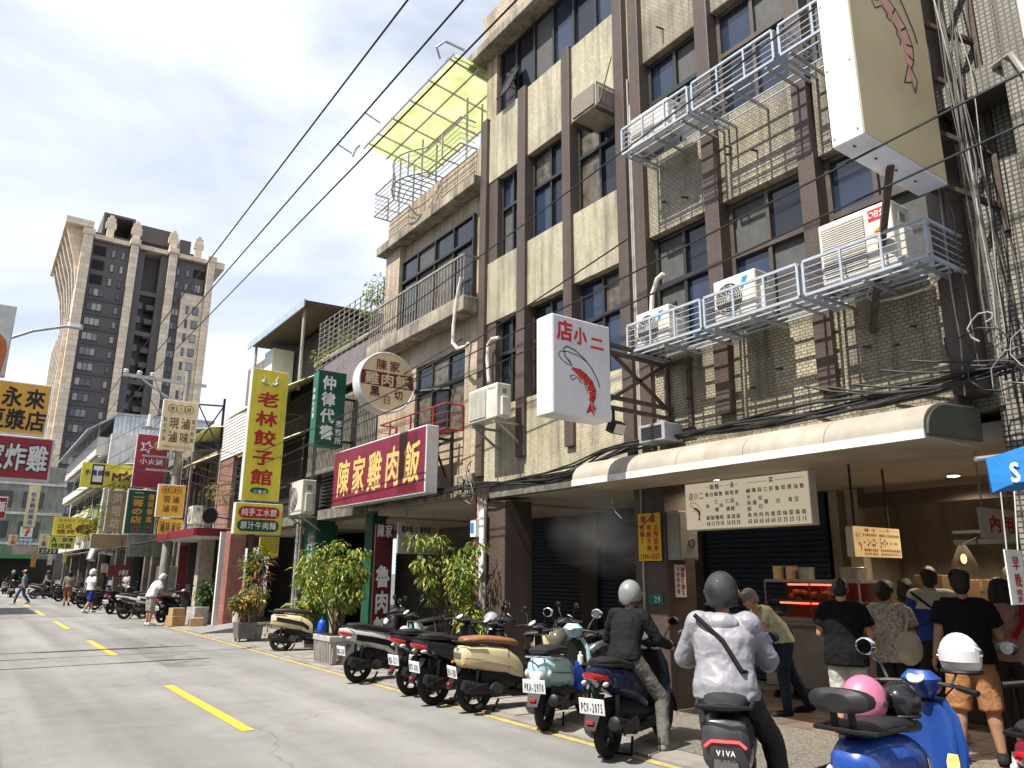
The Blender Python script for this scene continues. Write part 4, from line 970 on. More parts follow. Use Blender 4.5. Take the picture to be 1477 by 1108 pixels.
for z in (3.78, 3.92, 4.52, 4.62): m.bar((6.3, 6.95, z), (F-0.02, 6.95, z-0.02), 0.05)
m.bar((6.35, 6.95, 4.6), (F-0.05, 6.95, 3.85), 0.04); m.bar((6.4, 6.95, 3.85), (F-0.05, 6.95, 4.55), 0.04)
m.box(F-0.06, F-0.005, 6.55, 7.24, 4.5, 4.56); m.box(F-0.06, F-0.005, 6.55, 7.24, 3.52, 3.6); m.box(F-0.055, F-0.006, 6.58, 6.64, 3.6, 4.5); m.box(F-0.055, F-0.006, 6.98, 7.04, 3.6, 4.5)
m.build('support_frame', M_rust, s5)
fl_ = thing('floodlight', 'small black floodlight under the white shrimp lightbox', 'floodlight', (6.5, 6.95, 3.5))
m = MB(); m.obox((6.5, 6.92, 3.52), (0.20, 0.12, 0.15), (0.5, 0, 0)); m.build('housing', M_black, fl_)
m = MB(); m.obox((6.5, 6.845, 3.485), (0.17, 0.012, 0.12), (0.5, 0, 0)); m.build('lens', mat('flood_lens', (0.5, 0.48, 0.42), 0.3), fl_)
m = MB(); m.bar((6.5, 6.96, 3.55), (6.5, 6.96, 3.8), 0.03); m.build('bracket', M_black, fl_)
# --- giant lightbox top right
M_crm = mat('faded_cream_panel', (0.52, 0.43, 0.26), 0.4, 0.12, 1.0, streak=0.15, dirt=(0.6, 0.5, 0.34))
s6, O, U, V, w, h = board('giant_shrimp_lightbox', 'giant cream lightbox sign with faded pink shrimp at the upper right', 5.80, 7.30, 2.98, 5.42, 8.9, 0.29, M_crm, mat('lightbox_side_white', (0.78, 0.78, 0.80), 0.35, 0.05, 2), rim=0.025)
shrimp(s6, O+U*0.06+V*0.86, U, V, 1.42, P_pnk, P_black)
m = MB()
for z in (5.5, 6.1, 6.75, 7.4, 8.1): m.bar((7.28, 3.1, z), (F+0.28, 2.75, z-0.25), 0.05); m.bar((7.28, 3.2, z+0.02), (F-0.1, 3.2, z+0.02), 0.05)
m.bar((F-0.06, 3.2, 5.0), (F-0.06, 3.2, 8.9), 0.05); m.bar((F+0.26, 2.74, 5.0), (F+0.26, 2.74, 8.9), 0.05)
m.bar((6.5, 3.12, 5.43), (F-0.02, 4.05, 4.25), 0.06)
m.build('support_frame', M_rust, s6)
for k in range(4):
    q = MB(); q.box(5.9+k*0.35, 5.94+k*0.35, 3.12, 3.14, 5.4165, 5.4195); q.build('drain_slot', M_black, s6)
m = MB()
for z in (5.5, 6.2, 6.9): m.disc((5.797, 3.02, z), (-1,0,0), 0.012, 8, 0.004); m.disc((5.797, 3.24, z), (-1,0,0), 0.012, 8, 0.004)
m.build('rivet', M_galv, s6)
# --- long maroon sign parallel to the front of building B
X = 6.9
s4 = thing('maroon_shop_sign', 'long maroon shop sign with gold lettering above the chicken rice arcade', 'sign', (7.03, 14.9, 3.2))
part(s4, 'casing', M_alu, (X, X+0.27, 12.62, 17.17, 3.18, 4.5), bevel=0.015)
part(s4, 'face', mat('maroon_panel', (0.165, 0.012, 0.036), 0.35, 0.15, 1.5, streak=.3, dirt=(.22, .06, .08)), (X-0.006, X-0.001, 12.65, 17.14, 3.21, 4.47))
part(s4, 'panel_join', mat('maroon_join', (0.11, 0.008, 0.022), 0.35), (X-0.0075, X-0.0062, 12.95, 13.75, 3.26, 4.42))
O = Vector((X-0.009, 17.11, 3.25)); w, h = 4.43, 1.18
letters(s4, P_gold, lambda m: [put_glyph(m, ch, O, UYn, UZ, 0.20+i*0.84, 0.14, 0.70, 0.88, 0.02, 0.08) for i, ch in enumerate('陳家雞肉飯')])
for y in (12.9, 14.5, 16.6):
    m = MB(); m.bar((X+0.27, y, 4.3), (F-0.0, y, 4.3), 0.05); m.bar((X+0.27, y, 3.3), (F-0.0, y, 3.3), 0.05); m.bar((X+0.3, y, 4.25), (F-0.0, y, 3.35), 0.035); m.build('support_frame', M_black, s4)
m = MB()
m.bar((F-0.17, 12.55, 3.2), (F-0.17, 12.55, 4.4), 0.05); m.bar((X+0.27, 12.66, 4.1), (F-0.15, 12.55, 4.3), 0.04)
m.build('support_frame', M_black, s4)
# --- round sign
cx, cz, rr, YY = 6.40, 5.42, 0.62, 13.42
s3 = thing('round_food_sign', 'round cream and maroon food sign on a pole, over the long maroon sign', 'sign', (cx, YY, cz-rr))
m = MB(); m.tube([(cx, YY, cz), (cx, YY+0.30, cz)], rr, 44); m.build('drum', M_alu, s3, smooth=True)
m = MB(); m.torus((cx, YY-0.004, cz), (0,1,0), rr-0.015, 0.022, 44, 6); m.build('rim', M_alu, s3, smooth=True)
m = MB(); m.disc((cx, YY-0.008, cz), (0,1,0), rr-0.03, 44, 0.006); m.build('face', mat('cream_disc', (0.72, 0.58, 0.36), 0.45, 0.06, 3), s3)
m = MB(); zs = (-0.10, 0.19); pts = []
R_ = rr-0.032
a0, a1 = math.asin(zs[0]/R_), math.asin(zs[1]/R_)
pts = [(cx+R_*math.cos(a), YY-0.011, cz+R_*math.sin(a)) for a in [lerp(a0, a1, k/8) for k in range(9)]] + [(cx-R_*math.cos(a), YY-0.011, cz+R_*math.sin(a)) for a in [lerp(a1, a0, k/8) for k in range(9)]]
m.add(pts, [tuple(range(len(pts)))]); m.build('maroon_band', P_mar, s3)
O = Vector((cx, YY-0.014, cz))
letters(s3, P_mar, lambda m: (put_glyph(m, '陳', O, UX, UZ, -0.27, 0.22, 0.24, 0.24, 0.015), put_glyph(m, '家', O, UX, UZ, 0.02, 0.22, 0.24, 0.24, 0.015), put_glyph(m, '切', O, UX, UZ, 0.15, -0.34, 0.2, 0.2, 0.02)))
letters(s3, pm('cream', (0.66, 0.54, 0.34)), lambda m: [put_glyph(m, ch, O, UX, UZ, -0.50+i*0.335, -0.09, 0.31, 0.27, 0.025) for i, ch in enumerate('雞肉飯')])
letters(s3, P_black, lambda m: put_glyph(m, '黑', O, UX, UZ, -0.38, -0.33, 0.22, 0.22, 0.02))
letters(s3, P_mar, lambda m: put_glyph(m, '白', O, UX, UZ, -0.09, -0.46, 0.18, 0.2, 0.0))
m = MB(); m.tube([(cx+rr-0.05, YY+0.15, cz-0.1), (F+0.05, YY-0.35, cz-0.02)], 0.045, 8); m.tube([(cx+0.2, YY+0.15, cz+0.1), (F+0.02, YY-0.9, 6.35)], 0.012, 5); m.tube([(cx+0.25, YY+0.18, cz), (F+0.02, YY-0.8, 6.2)], 0.012, 5); m.tube([(cx, YY+.15, cz+rr), (cx, YY+.15, cz+rr+0.1)], 0.03, 6); m.build('support_pole', M_black, s3)
# --- green legal office sign
s2, O, U, V, w, h = board('green_office_sign', 'dark green vertical office sign with white lettering under the brick balcony', 6.52, 7.25, 17.6, 4.72, 6.62, 0.36, mat('green_panel', (0.010, 0.075, 0.050), 0.35, 0.15, 2, streak=.25, dirt=(.03, .10, .075)), mat('green_sign_edge', (0.02, 0.13, 0.085), 0.35, 0.1, 3))
letters(s2, P_whi, lambda m: vline(m, '仲律代書', O, U, V, 0.14*w, 0.95*h, 0.50*w, 0.88*h, 0.03))
letters(s2, P_whi, lambda m: vline(m, '事務所', O, U, V, 0.70*w, 0.36*h, 0.24*w, 0.33*h, 0.015))
m = MB(); O2 = Vector((6.517, 17.92, 5.3)); vline(m, '事務所代書', O2, UYn, UZ, 0.03, 0.9, 0.13, 0.8, 0.01); m.build('side_lettering', P_whi, s2, fix=False)
for zz in (6.0, 4.9):
    m = MB(); m.bar((7.24, 17.8, zz), (F, 17.8, zz), 0.05); m.build('bracket', M_black, s2)
# --- tall yellow dumpling sign
M_yp = mat('yellow_panel', (0.74, 0.64, 0.06), 0.4, 0.1, 2, streak=.3, dirt=(.40, .33, .06))
s1, O, U, V, w, h = pxboard('dumpling_sign', 'tall yellow vertical dumpling house sign with red lettering on a post', 356, 410, 533, 723, 20.3, 0.22, M_yp, M_alu, rim=0.015)
letters(s1, P_red, lambda m: vline(m, '老林餃子館', O, U, V, 0.18*w, 0.84*h, 0.60*w, 0.74*h, 0.03, 0.18))
m = MB(); m.prism([(O.x+0.28*w+0.36*w*0.5+math.cos(a)*0.15+sx*0.1, O.z+0.072*h+math.sin(a)*0.085) for sx, a in [(1, k/6*PI-PI/2) for k in range(7)]+[(-1, k/6*PI+PI/2) for k in range(7)]], 'y', O.y, O.y+0.001); gl = m.build('green_lozenge', P_grn, s1)
letters(s1, P_whi, lambda m: hline(m, '三重店', O-Vector((0,0.002,0)), U, V, 0.28*w, 0.05*h, 0.38*w, 0.03*h, 0.01))
m = MB()
for sgn in (-1, 1):
    m.tube([(O.x+w*0.5+sgn*0.05, O.y, O.z+h*0.89), (O.x+w*0.5+sgn*0.12, O.y, O.z+h*0.885), (O.x+w*0.5+sgn*0.19, O.y, O.z+h*0.90), (O.x+w*0.5+sgn*0.16, O.y, O.z+h*0.93), (O.x+w*0.5+sgn*0.22, O.y, O.z+h*0.955)], [0.035, 0.04, 0.05, 0.035, 0.015], 6)
m.build('noodle_emblem', mat('emblem_grey', (0.45, 0.44, 0.42), 0.5), s1)
s1b, O, U, V, w, h = pxboard('dumpling_sign_lower', 'low yellow sign with red and green lozenges below the tall dumpling sign', 338, 407, 726, 771, 20.28, 0.22, M_yp, M_alu, rim=0.015)
def loz(par, zc_, mm, hw, hh):
    m = MB(); m.prism([(O.x+w/2+sx*(hw-hh)+math.cos(a)*hh, O.z+zc_+math.sin(a)*hh) for sx, a in [(1, k/6*PI-PI/2) for k in range(7)]+[(-1, k/6*PI+PI/2) for k in range(7)]], 'y', O.y, O.y+0.001); return m.build('lozenge', mm, par)
loz(s1b, 0.70*h, P_red, 0.44*w, 0.19*h); loz(s1b, 0.28*h, P_grn, 0.44*w, 0.19*h)
letters(s1b, P_whi, lambda m: (hline(m, '純手工水餃', O-Vector((0,.002,0)), U, V, 0.12*w, 0.58*h, 0.76*w, 0.25*h, 0.02), hline(m, '原汁牛肉麵', O-Vector((0,.002,0)), U, V, 0.12*w, 0.16*h, 0.76*w, 0.25*h, 0.02)))
m = MB(); px_ = O.x+w*.42; m.tube([(px_, 20.42, 0.03), (px_, 20.42, O.z+.01)], 0.07, 10); m.build('post', M_rust, s1b)
m = MB(); m.bar((6.3, 20.4, 6.0), (F, 20.4, 6.0), 0.04); m.build('bracket', M_black, s1); m = MB(); m.bar((6.3, 20.4, 4.0), (F, 20.4, 4.0), 0.04); m.build('bracket', M_black, s1)
# --- farther signs on the right side
M_cb = mat('cream_sign_panel', (0.68, 0.57, 0.33), 0.45, 0.1, 2, streak=.35, dirt=(.30, .22, .11)); M_or = mat('orange_sign_panel', (0.78, 0.42, 0.05), 0.4, 0.1, 2, streak=.25, dirt=(.42, .22, .04))
def braised(label, x0, x1, yt, yb, Y, face, ink, extra):
    s_, O, U, V, w, h = pxboard('braised_food_sign', label, x0, x1, yt, yb, Y, 0.15, face, M_alu, rim=0.03)
    def f(m):
        for i, ch in enumerate('建上誼'):
            c_ = O+U*(w*(0.27+0.23*i))+V*(h*0.83)
            m.torus(c_+Vector((0, 0.001, 0)), (0,1,0), w*0.125, 0.014, 20, 4, 0.15)
            put_glyph(m, ch, c_, U, V, -w*.07, -w*.07, w*.14, w*.14, 0.01)
        for i, ch in enumerate('現滷滷味'): put_glyph(m, ch, O, U, V, w*(0.22+0.32*(i % 2)), h*(0.42-0.28*(i//2)), w*0.27, h*0.24, 0.02)
        if extra:
            hline(m, '外帶專線0930292538', O, U, V, 0.08*w, 0.03*h, 0.84*w, 0.06*h, 0.0); vline(m, '純天然滷', O, U, V, 0.05*w, 0.66*h, 0.11*w, 0.5*h, 0.01); vline(m, '每日新鮮', O, U, V, 0.84*w, 0.66*h, 0.11*w, 0.5*h, 0.01)
    letters(s_, ink, f); return s_
sA = braised('cream square braised food sign high on a pole bracket', 232, 284, 578, 650, 31.0, M_cb, P_br, True)
p0 = aty(284, 615, 31.0)
m = MB()
for z in (p0.z+0.9, p0.z-0.9): m.bar((p0.x, 31.1, z), (F-0.02, 30.8, z), 0.06)
m.bar((p0.x, 31.1, p0.z+0.9), (F-0.02, 30.8, p0.z-0.9), 0.05); m.bar((p0.x, 31.1, p0.z-0.9), (F-0.02, 30.8, p0.z+0.9), 0.05); m.bar((F-0.02, 30.8, 3.0), (F-0.02, 30.8, p0.z+1.2), 0.08); m.build('support_frame', M_black, sA)
sB = braised('bright orange braised food sign beside the utility pole', 226, 266, 699, 746, 31.2, M_or, P_br, False)
s_, O, U, V, w, h = pxboard('orange_under_sign', 'small orange lettered panel below the orange braised food sign', 228, 263, 749, 771, 31.3, 0.08, M_or, M_or)
letters(s_, P_br, lambda m: hline(m, '滷味滷味', O, U, V, 0.05*w, 0.15*h, 0.9*w, 0.7*h, 0.02))
s_, O, U, V, w, h = pxboard('green_lunch_sign', 'dark green vertical lunch box shop sign with orange lettering', 181, 226, 706, 771, 36.5, 0.18, mat('dark_green_panel', (0.008, 0.075, 0.045), 0.35), M_alu, rim=0.04)
letters(s_, P_org, lambda m: vline(m, '二哥の店', O, U, V, 0.18*w, 0.97*h, 0.36*w, 0.74*h, 0.04))
letters(s_, P_org, lambda m: vline(m, '優質餐盒', O, U, V, 0.66*w, 0.92*h, 0.22*w, 0.66*h, 0.02))
letters(s_, pm('dull_red', (0.40, 0.06, 0.05)), lambda m: (hline(m, '2986-5442', O, U, V, 0.22*w, 0.13*h, 0.72*w, 0.07*h, 0.02), hline(m, '2986-0733', O, U, V, 0.22*w, 0.04*h, 0.72*w, 0.07*h, 0.02)))
s_, O, U, V, w, h = pxboard('hotpot_sign', 'crimson vertical hotpot sign with white star emblem behind the wires', 194, 240, 627, 704, 38.0, 0.2, mat('crimson_panel', (0.33, 0.03, 0.05), 0.4, 0.1, 2), M_alug, rim=0.02)
def star(m, O, U, V, u, v, r, rot=0.3, k=0.45, n=5):
    pts = [O+U*(u+(r if i % 2 == 0 else r*k)*math.sin(rot+i*PI/n))+V*(v+(r if i % 2 == 0 else r*k)*math.cos(rot+i*PI/n)) for i in range(2*n)]
    c_ = O+U*u+V*v; m.add([c_]+pts, [(0, i+1, (i+1) % (2*n)+1) for i in range(2*n)])
letters(s_, P_whi, lambda m: (star(m, O, U, V, 0.33*w, 0.76*h, 0.26*w), hline(m, '小火鍋', O, U, V, 0.15*w, 0.43*h, 0.75*w, 0.12*h, 0.02)))
letters(s_, pm('crimson', (0.33, 0.03, 0.05)), lambda m: star(m, O-Vector((0,.003,0)), U, V, 0.33*w, 0.76*h, 0.16*w))
letters(s_, P_org, lambda m: m.torus(O+U*(0.72*w)+V*(0.8*h), (0,1,0), 0.13*w, 0.06, 14, 4, 0.2), 'emblem')
s_, O, U, V, w, h = pxboard('phone_repair_sign', 'wide yellow phone repair sign with a phone picture', 117, 192, 669, 704, 46.0, 0.2, M_yp, M_yp)
letters(s_, P_black, lambda m: (m.box(O.x+0.19*w, O.x+0.43*w, O.y+0.001, O.y+0.004, O.z+0.1*h, O.z+0.95*h), hline(m, '□□□□', O, U, V, 0.55*w, 0.05*h, 0.4*w, 0.1*h, 0.02)), 'phone_picture')
letters(s_, P_whi, lambda m: m.box(O.x+0.22*w, O.x+0.40*w, O.y-0.002, O.y+0.0005, O.z+0.22*h, O.z+0.88*h), 'phone_screen')
letters(s_, pm('navy', (0.03, 0.03, 0.09)), lambda m: hline(m, '手機維修', O-Vector((0,.005,0)), U, V, 0.05*w, 0.46*h, 0.5*w, 0.26*h, 0.03))
letters(s_, P_mar, lambda m: put_glyph(m, 'M', O, U, V, 0.60*w, 0.32*h, 0.16*w, 0.32*h, 0.05))
letters(s_, P_br, lambda m: star(m, O, U, V, 0.86*w, 0.55*h, 0.13*w, 0.0))
s_, O, U, V, w, h = pxboard('brown_cloth_sign', 'faded brown vertical sign with pale lettering left of the green sign', 153, 182, 707, 767, 43.0, 0.15, mat('brown_cloth', (0.36, 0.26, 0.14), 0.7, 0.15, 2), M_alug, rim=0.04)
letters(s_, pm('pale', (0.58, 0.50, 0.38)), lambda m: vline(m, '洪培坊', O, U, V, 0.25*w, 0.95*h, 0.5*w, 0.9*h, 0.03))
s_, O, U, V, w, h = pxboard('brown_fascia_sign', 'low brown fascia board under the faded brown sign', 130, 184, 770, 792, 42.5, 0.15, mat('brown_board', (0.33, 0.22, 0.12), 0.6, 0.15, 2), M_alug, rim=0.04)
s_, O, U, V, w, h = pxboard('roast_sign', 'yellow roast meat sign with a brown meat picture', 77, 139, 746, 773, 56.0, 0.2, M_yp, M_yp)
letters(s_, P_br, lambda m: (hline(m, '日式', O, U, V, 0.08*w, 0.36*h, 0.36*w, 0.26*h, 0.02), hline(m, '燒烤', O, U, V, 0.08*w, 0.06*h, 0.44*w, 0.28*h, 0.02), hline(m, '道地風味炭烤', O, U, V, 0.1*w, 0.74*h, 0.6*w, 0.14*h, 0.0)))
m = MB(); m.ell(O+U*(0.73*w)+V*(0.36*h), (0.22*w, 0.02, 0.28*h), 14, 7); m.build('meat_picture', mat('meat_print', (0.12, 0.03, 0.015), 0.5, 0.8, 4), s_)
s_, O, U, V, w, h = pxboard('master_sign', 'pale yellow lettered panel under the roast meat sign', 70, 108, 774, 792, 55.8, 0.15, mat('lemon_panel', (0.55, 0.55, 0.12), 0.4), M_yp)
letters(s_, P_black, lambda m: (hline(m, 'A 師傅', O, U, V, 0.08*w, 0.54*h, 0.84*w, 0.4*h, 0.02), hline(m, '烤肉飯', O, U, V, 0.1*w, 0.06*h, 0.8*w, 0.42*h, 0.02)))
s_, O, U, V, w, h = pxboard('pharmacy_strip_sign', 'narrow cream vertical pharmacy sign far down the street', 38, 55, 700, 760, 76.0, 0.2, M_cb, M_alug)
letters(s_, pm('blue', (0.04, 0.06, 0.25)), lambda m: vline(m, '松多藥師藥局', O, U, V, 0.25*w, 0.85*h, 0.5*w, 0.82*h, 0.02))
s_, O, U, V, w, h = pxboard('convenience_store_sign', 'square convenience store sign with orange green and red numeral', 29, 47, 759, 775, 74.0, 0.2, P_whi, mat('sign_green_edge', (0.01, 0.2, 0.1), 0.4))
letters(s_, pm('seven_orange', (0.65, 0.22, 0.02)), lambda m: m.box(O.x+.18*w, O.x+.8*w, O.y, O.y+.003, O.z+.72*h, O.z+.9*h))
letters(s_, pm('seven_red', (0.5, 0.03, 0.03)), lambda m: m.add([O+U*(.8*w)+V*(.72*h), O+U*(.58*w)+V*(.72*h), O+U*(.36*w)+V*(.08*h), O+U*(.58*w)+V*(.08*h)], [(0,1,2,3)]))
letters(s_, pm('seven_green', (0.01, 0.2, 0.1)), lambda m: (m.box(O.x+.02*w, O.x+.98*w, O.y, O.y+.002, O.z+.9*h, O.z+.98*h), hline(m, 'ELEVEn', O-Vector((0,.004,0)), U, V, .12*w, .4*h, .76*w, .18*h, .02)))
s_, O, U, V, w, h = pxboard('store_strip_sign', 'blue and white lettered strip under the convenience store sign', 27, 47, 776, 787, 74.0, 0.2, mat('blue_strip', (0.10, 0.20, 0.38), 0.4), M_alug)
letters(s_, P_whi, lambda m: (hline(m, '咖啡館', O, U, V, 0, .5*h, w, .45*h, .02), hline(m, '布粉盒', O, U, V, 0, .02*h, w, .45*h, .02)))
s_, O, U, V, w, h = pxboard('small_shop_sign', 'small pale square sign left of the convenience store sign', 12, 25, 771, 787, 73.0, 0.2, M_cb, M_alug)
letters(s_, P_red, lambda m: vline(m, '坊園', O, U, V, .25*w, .9*h, .5*w, .8*h, .02))
s_, O, U, V, w, h = pxboard('herbal_sign', 'pale yellow pharmacy sign with two blue characters beside the lemon panel', 57, 70, 770, 790, 60.0, 0.2, M_cb, M_alug)
letters(s_, pm('blue', (0.04, 0.06, 0.25)), lambda m: vline(m, 'く藥', O, U, V, .25*w, .95*h, .5*w, .9*h, .02))
s_, O, U, V, w, h = pxboard('dark_green_strip', 'dark green lettered strip beneath the lemon panel', 56, 84, 791, 799, 59.0, 0.2, P_grn, M_alug)
letters(s_, P_whi, lambda m: hline(m, '王720', O, U, V, .1*w, .2*h, .8*w, .6*h, .02))
s_, O, U, V, w, h = pxboard('long_strip_sign', 'long pale strip sign above the far scooters', 17, 62, 788, 800, 72.0, 0.2, mat('pale_strip', (0.36, 0.30, 0.26), 0.5, 0.3, 1.2), mat('navy_edge', (0.05, 0.05, 0.14), 0.5))
# --- signs of the left side
# one post carries the orange and the crimson board
Yl = 19.5
s_, O, U, V, w, h = pxboard('soy_milk_sign', 'orange soy milk shop sign with black lettering at the left edge', -75, 71, 547, 624, Yl, 0.16, M_or, M_alu, rim=0.03)
letters(s_, P_black, lambda m: (put_glyph(m, '永', O, U, V, .50*w, .50*h, .21*w, .40*h, .03), put_glyph(m, '來', O, U, V, .74*w, .50*h, .21*w, .40*h, .03), put_glyph(m, '豆', O, U, V, .36*w, .08*h, .21*w, .40*h, .03), put_glyph(m, '漿', O, U, V, .57*w, .08*h, .21*w, .40*h, .03), put_glyph(m, '店', O, U, V, .78*w, .08*h, .21*w, .40*h, .03)))
sx0 = O.x; soyz = O.z
s_, O, U, V, w, h = pxboard('fried_chicken_sign', 'crimson fried chicken sign with white outlined lettering at the left edge', -95, 76, 625, 690, Yl-0.05, 0.16, mat('deep_red_panel', (0.30, 0.01, 0.025), 0.35, 0.08, 2), M_alu, rim=0.04)
def f(m, b): [put_glyph(m, ch, O-Vector((0,.002 if b < .06 else 0,0)), U, V, (.38+.195*i)*w, .2*h, .19*w, .62*h, b) for i, ch in enumerate('家炸雞')]
letters(s_, P_black, lambda m: f(m, 0.075), 'lettering_outline'); letters(s_, P_whi, lambda m: f(m, 0.025))
m = MB(); m.tube([(O.x-0.15, Yl+0.15, 0), (O.x-0.15, Yl+0.15, 6.6)], 0.07, 10); m.bar((O.x-.15, Yl+.15, 4.5), (O.x+.2, Yl+.02, 4.5), .05); m.build('post', M_galv, s_)
s_, O, U, V, w, h = pxboard('orange_white_sign', 'white and orange sign corner cut by the left edge', -60, 17, 434, 540, 16.5, 0.14, mat('pale_grey_panel', (0.58, 0.58, 0.58), 0.4), M_alu, rim=0.02)
letters(s_, mat('burnt_orange_panel', (0.50, 0.14, 0.03), 0.4), lambda m: m.add([O+U*(0.02*w)+V*(0.02*h), O+U*(.9*w)+V*(.02*h), O+U*(.96*w)+V*(.35*h), O+U*(.9*w)+V*(.5*h), O+U*(.7*w)+V*(.62*h), O+U*(.4*w)+V*(.7*h), O+U*(.02*w)+V*(.72*h)], [(0,1,2,3,4,5,6)]), 'orange_field')
m = MB(); m.tube([(O.x-0.1, 16.6, 0), (O.x-0.1, 16.6, 6.9)], 0.06, 8); m.build('post', M_galv, s_)
s_, O, U, V, w, h = pxboard('red_rice_sign', 'small red sign with white lettering at the left edge far down the street', -25, 10, 716, 748, 34.0, 0.14, mat('deep_red_panel', (0.30, 0.01, 0.025)), M_alu, rim=0.03)
letters(s_, P_whi, lambda m: hline(m, '白飯', O, U, V, .2*w, .3*h, .75*w, .5*h, .03))
m = MB(); m.tube([(O.x-0.1, 34.1, 0), (O.x-0.1, 34.1, 6)], 0.06, 8); m.build('post', M_galv, s_)
# street lamp
sl_ = thing('street_lamp', 'street lamp arm reaching in from the left edge', 'street lamp', (-1.7, 18.2, 0))
A = aty(0, 492, 18.2); Bp = aty(100, 470, 18.2)
m = MB(); m.tube([(-1.7, 18.2, 0), (-1.7, 18.2, A.z-1.2)], [0.10, 0.06], 8); m.build('pole', M_galv, sl_)
m = MB(); m.tube([(-1.7, 18.2, A.z-1.25), (-1.2, 18.2, A.z-0.6), tuple(A), tuple(A.lerp(Bp, .45)+Vector((0,0,.07))), tuple(Bp)], 0.035, 7); m.build('arm', M_galv, sl_)
m = MB(); m.loft([[(Bp.x+x, 18.2+yy*wd, Bp.z+zz) for yy, zz in ((-1, -.03), (1, -.03), (.7, .06), (-.7, .06))] for x, wd in ((-.05, .05), (.0, .09), (.2, .09), (.26, .04))]); m.build('lamp_head', M_galv, sl_)
# --- boards under the arcade of building B and C
s_, O, U, V, w, h = board('price_board', 'white price board with red and black rice prices under the arcade', 7.35, 8.35, 14.55, 2.1, 2.75, 0.04, mat('dingy_white', (0.42, 0.38, 0.32), 0.6, 0.1, 3), M_alug, rim=0.01)
letters(s_, P_black, lambda m: (hline(m, '雞肉飯', O, U, V, .08*w, .66*h, .28*w, .24*h, .02), hline(m, '魯肉飯', O, U, V, .52*w, .66*h, .28*w, .24*h, .02), [hline(m, '一二三五四六七八九十日月', O, U, V, .06*w, (.44-.13*k)*h, .88*w, .1*h, .0) for k in range(4)]))
letters(s_, P_red, lambda m: (hline(m, '40', O, U, V, .37*w, .66*h, .11*w, .22*h, .02), hline(m, '30', O, U, V, .81*w, .66*h, .11*w, .22*h, .02)))
for xx in (7.55, 8.2):
    m = MB(); m.bar((xx, 14.57, 2.74), (xx, 14.57, 3.05), .02); m.build('hanger', M_galv, s_)
s_, O, U, V, w, h = board('pork_rice_banner', 'tall dark maroon banner with white pork rice characters behind the planters', 7.2, 7.62, 15.3, 0.15, 2.75, 0.05, mat('maroon_board', (0.09, 0.012, 0.016)), mat('maroon_board', (0.09, 0.012, 0.016)))
letters(s_, P_whi, lambda m: (vline(m, '魯肉飯', O, U, V, .1*w, 1.75, .8*w, 1.6, .03), hline(m, '陳家', O, U, V, .05*w, 2.3, .9*w, .3, .02)))
m = MB(); vline(m, '仲律代書', Vector((F-.104, 20.4, 0.5)), UYn, UZ, .2, 2.3, .5, 2.2, .03)
gs = thing('column_lettering_panel', 'white painted office name down the green arcade column', 'sign', (F-.11, 20.05, .4))
m.build('lettering', mat('faded_white_print', (0.36, 0.38, 0.34), 0.6), gs, fix=False)
# --- menu lightbox of the food shop
M_menu = mat('menu_panel', (0.70, 0.66, 0.55), 0.4, 0.05, 3, emit=(1.0, 0.86, 0.62), es=0.20)
s7 = thing('menu_lightbox', 'wide cream menu lightbox with shrimp and price list hung under the canopy', 'menu sign', (7.4, 5.4, 2.35))
# ================================================================ food shop: menu boards, counter, lamps
ym0, ym1 = 4.97, 6.81
part(s7, 'casing', mat('menu_casing', (0.62, 0.58, 0.50), 0.45, 0.08, 3), (F, F+0.13, ym0, ym1, 2.26, 2.87), bevel=0.01)
part(s7, 'face', M_menu, (F-0.006, F-0.001, ym0+0.015, ym1-0.015, 2.275, 2.855))
def menu_text(par, O, U, V, w, h, ink, red):
    heads = ['魯肉飯', '白飯', '蝦仁爌麵', '魯肉乾', '蝦仁爌湯', '香菇雞湯', '貢丸湯', '鹹水吳郭魚', '嘴邊肉', '蒜泥白肉', '三層肉', '肝連', '魯白菜', '筍絲', '燙青菜', '油豆腐', '魯蛋']
    us = [0.20, 0.24, 0.28, 0.32, 0.375, 0.415, 0.455, 0.55, 0.595, 0.64, 0.685, 0.73, 0.775, 0.82, 0.865, 0.91, 0.955]
    pr = ['40', '15', '70', '100', '50', '50', '30', '60', '60', '60', '60', '60', '35', '35', '35', '15', '15']
    def f(m):
        for u, hd, p in zip(us, heads, pr):
            cw = 0.034*w; n = len(hd); top, bot = 0.74*h, 0.24*h
            for i, ch in enumerate(hd):
                v = lerp(top, bot, i/(n-1) if n > 1 else 0)-0.06*h
                put_glyph(m, ch, O, U, V, u*w-cw/2, v, cw, 0.10*h, 0.012)
            hline(m, p, O, U, V, u*w-cw*0.5, 0.06*h, cw, 0.09*h, 0.03)
        hline(m, '飯麵', O, U, V, 0.225*w, 0.83*h, 0.085*w, 0.12*h, 0.01); put_glyph(m, '湯', O, U, V, 0.40*w, 0.83*h, 0.035*w, 0.12*h, 0.01); put_glyph(m, '菜', O, U, V, 0.715*w, 0.85*h, 0.035*w, 0.12*h, 0.01)
        for a, b in ((0.19, 0.22), (0.315, 0.345), (0.365, 0.395), (0.44, 0.47), (0.54, 0.70), (0.76, 0.97)):
            p = O+U*(a*w)+V*(0.89*h); m.add([p, p+U*((b-a)*w), p+U*((b-a)*w)+V*(0.008*h), p+V*(0.008*h)], [(0,1,2,3)])
    letters(par, ink, f)
    letters(par, red, lambda m: hline(m, '店小二', O, U, V, 0.03*w, 0.64*h, 0.14*w, 0.17*h, 0.015))
    shrimp(par, O+U*(0.025*w)+V*(0.18*h), U, V, h*0.44, red, ink)
menu_text(s7, Vector((F-0.009, ym1-0.015, 2.275)), UYn, UZ, ym1-ym0-0.03, 0.58, P_black, P_shr)
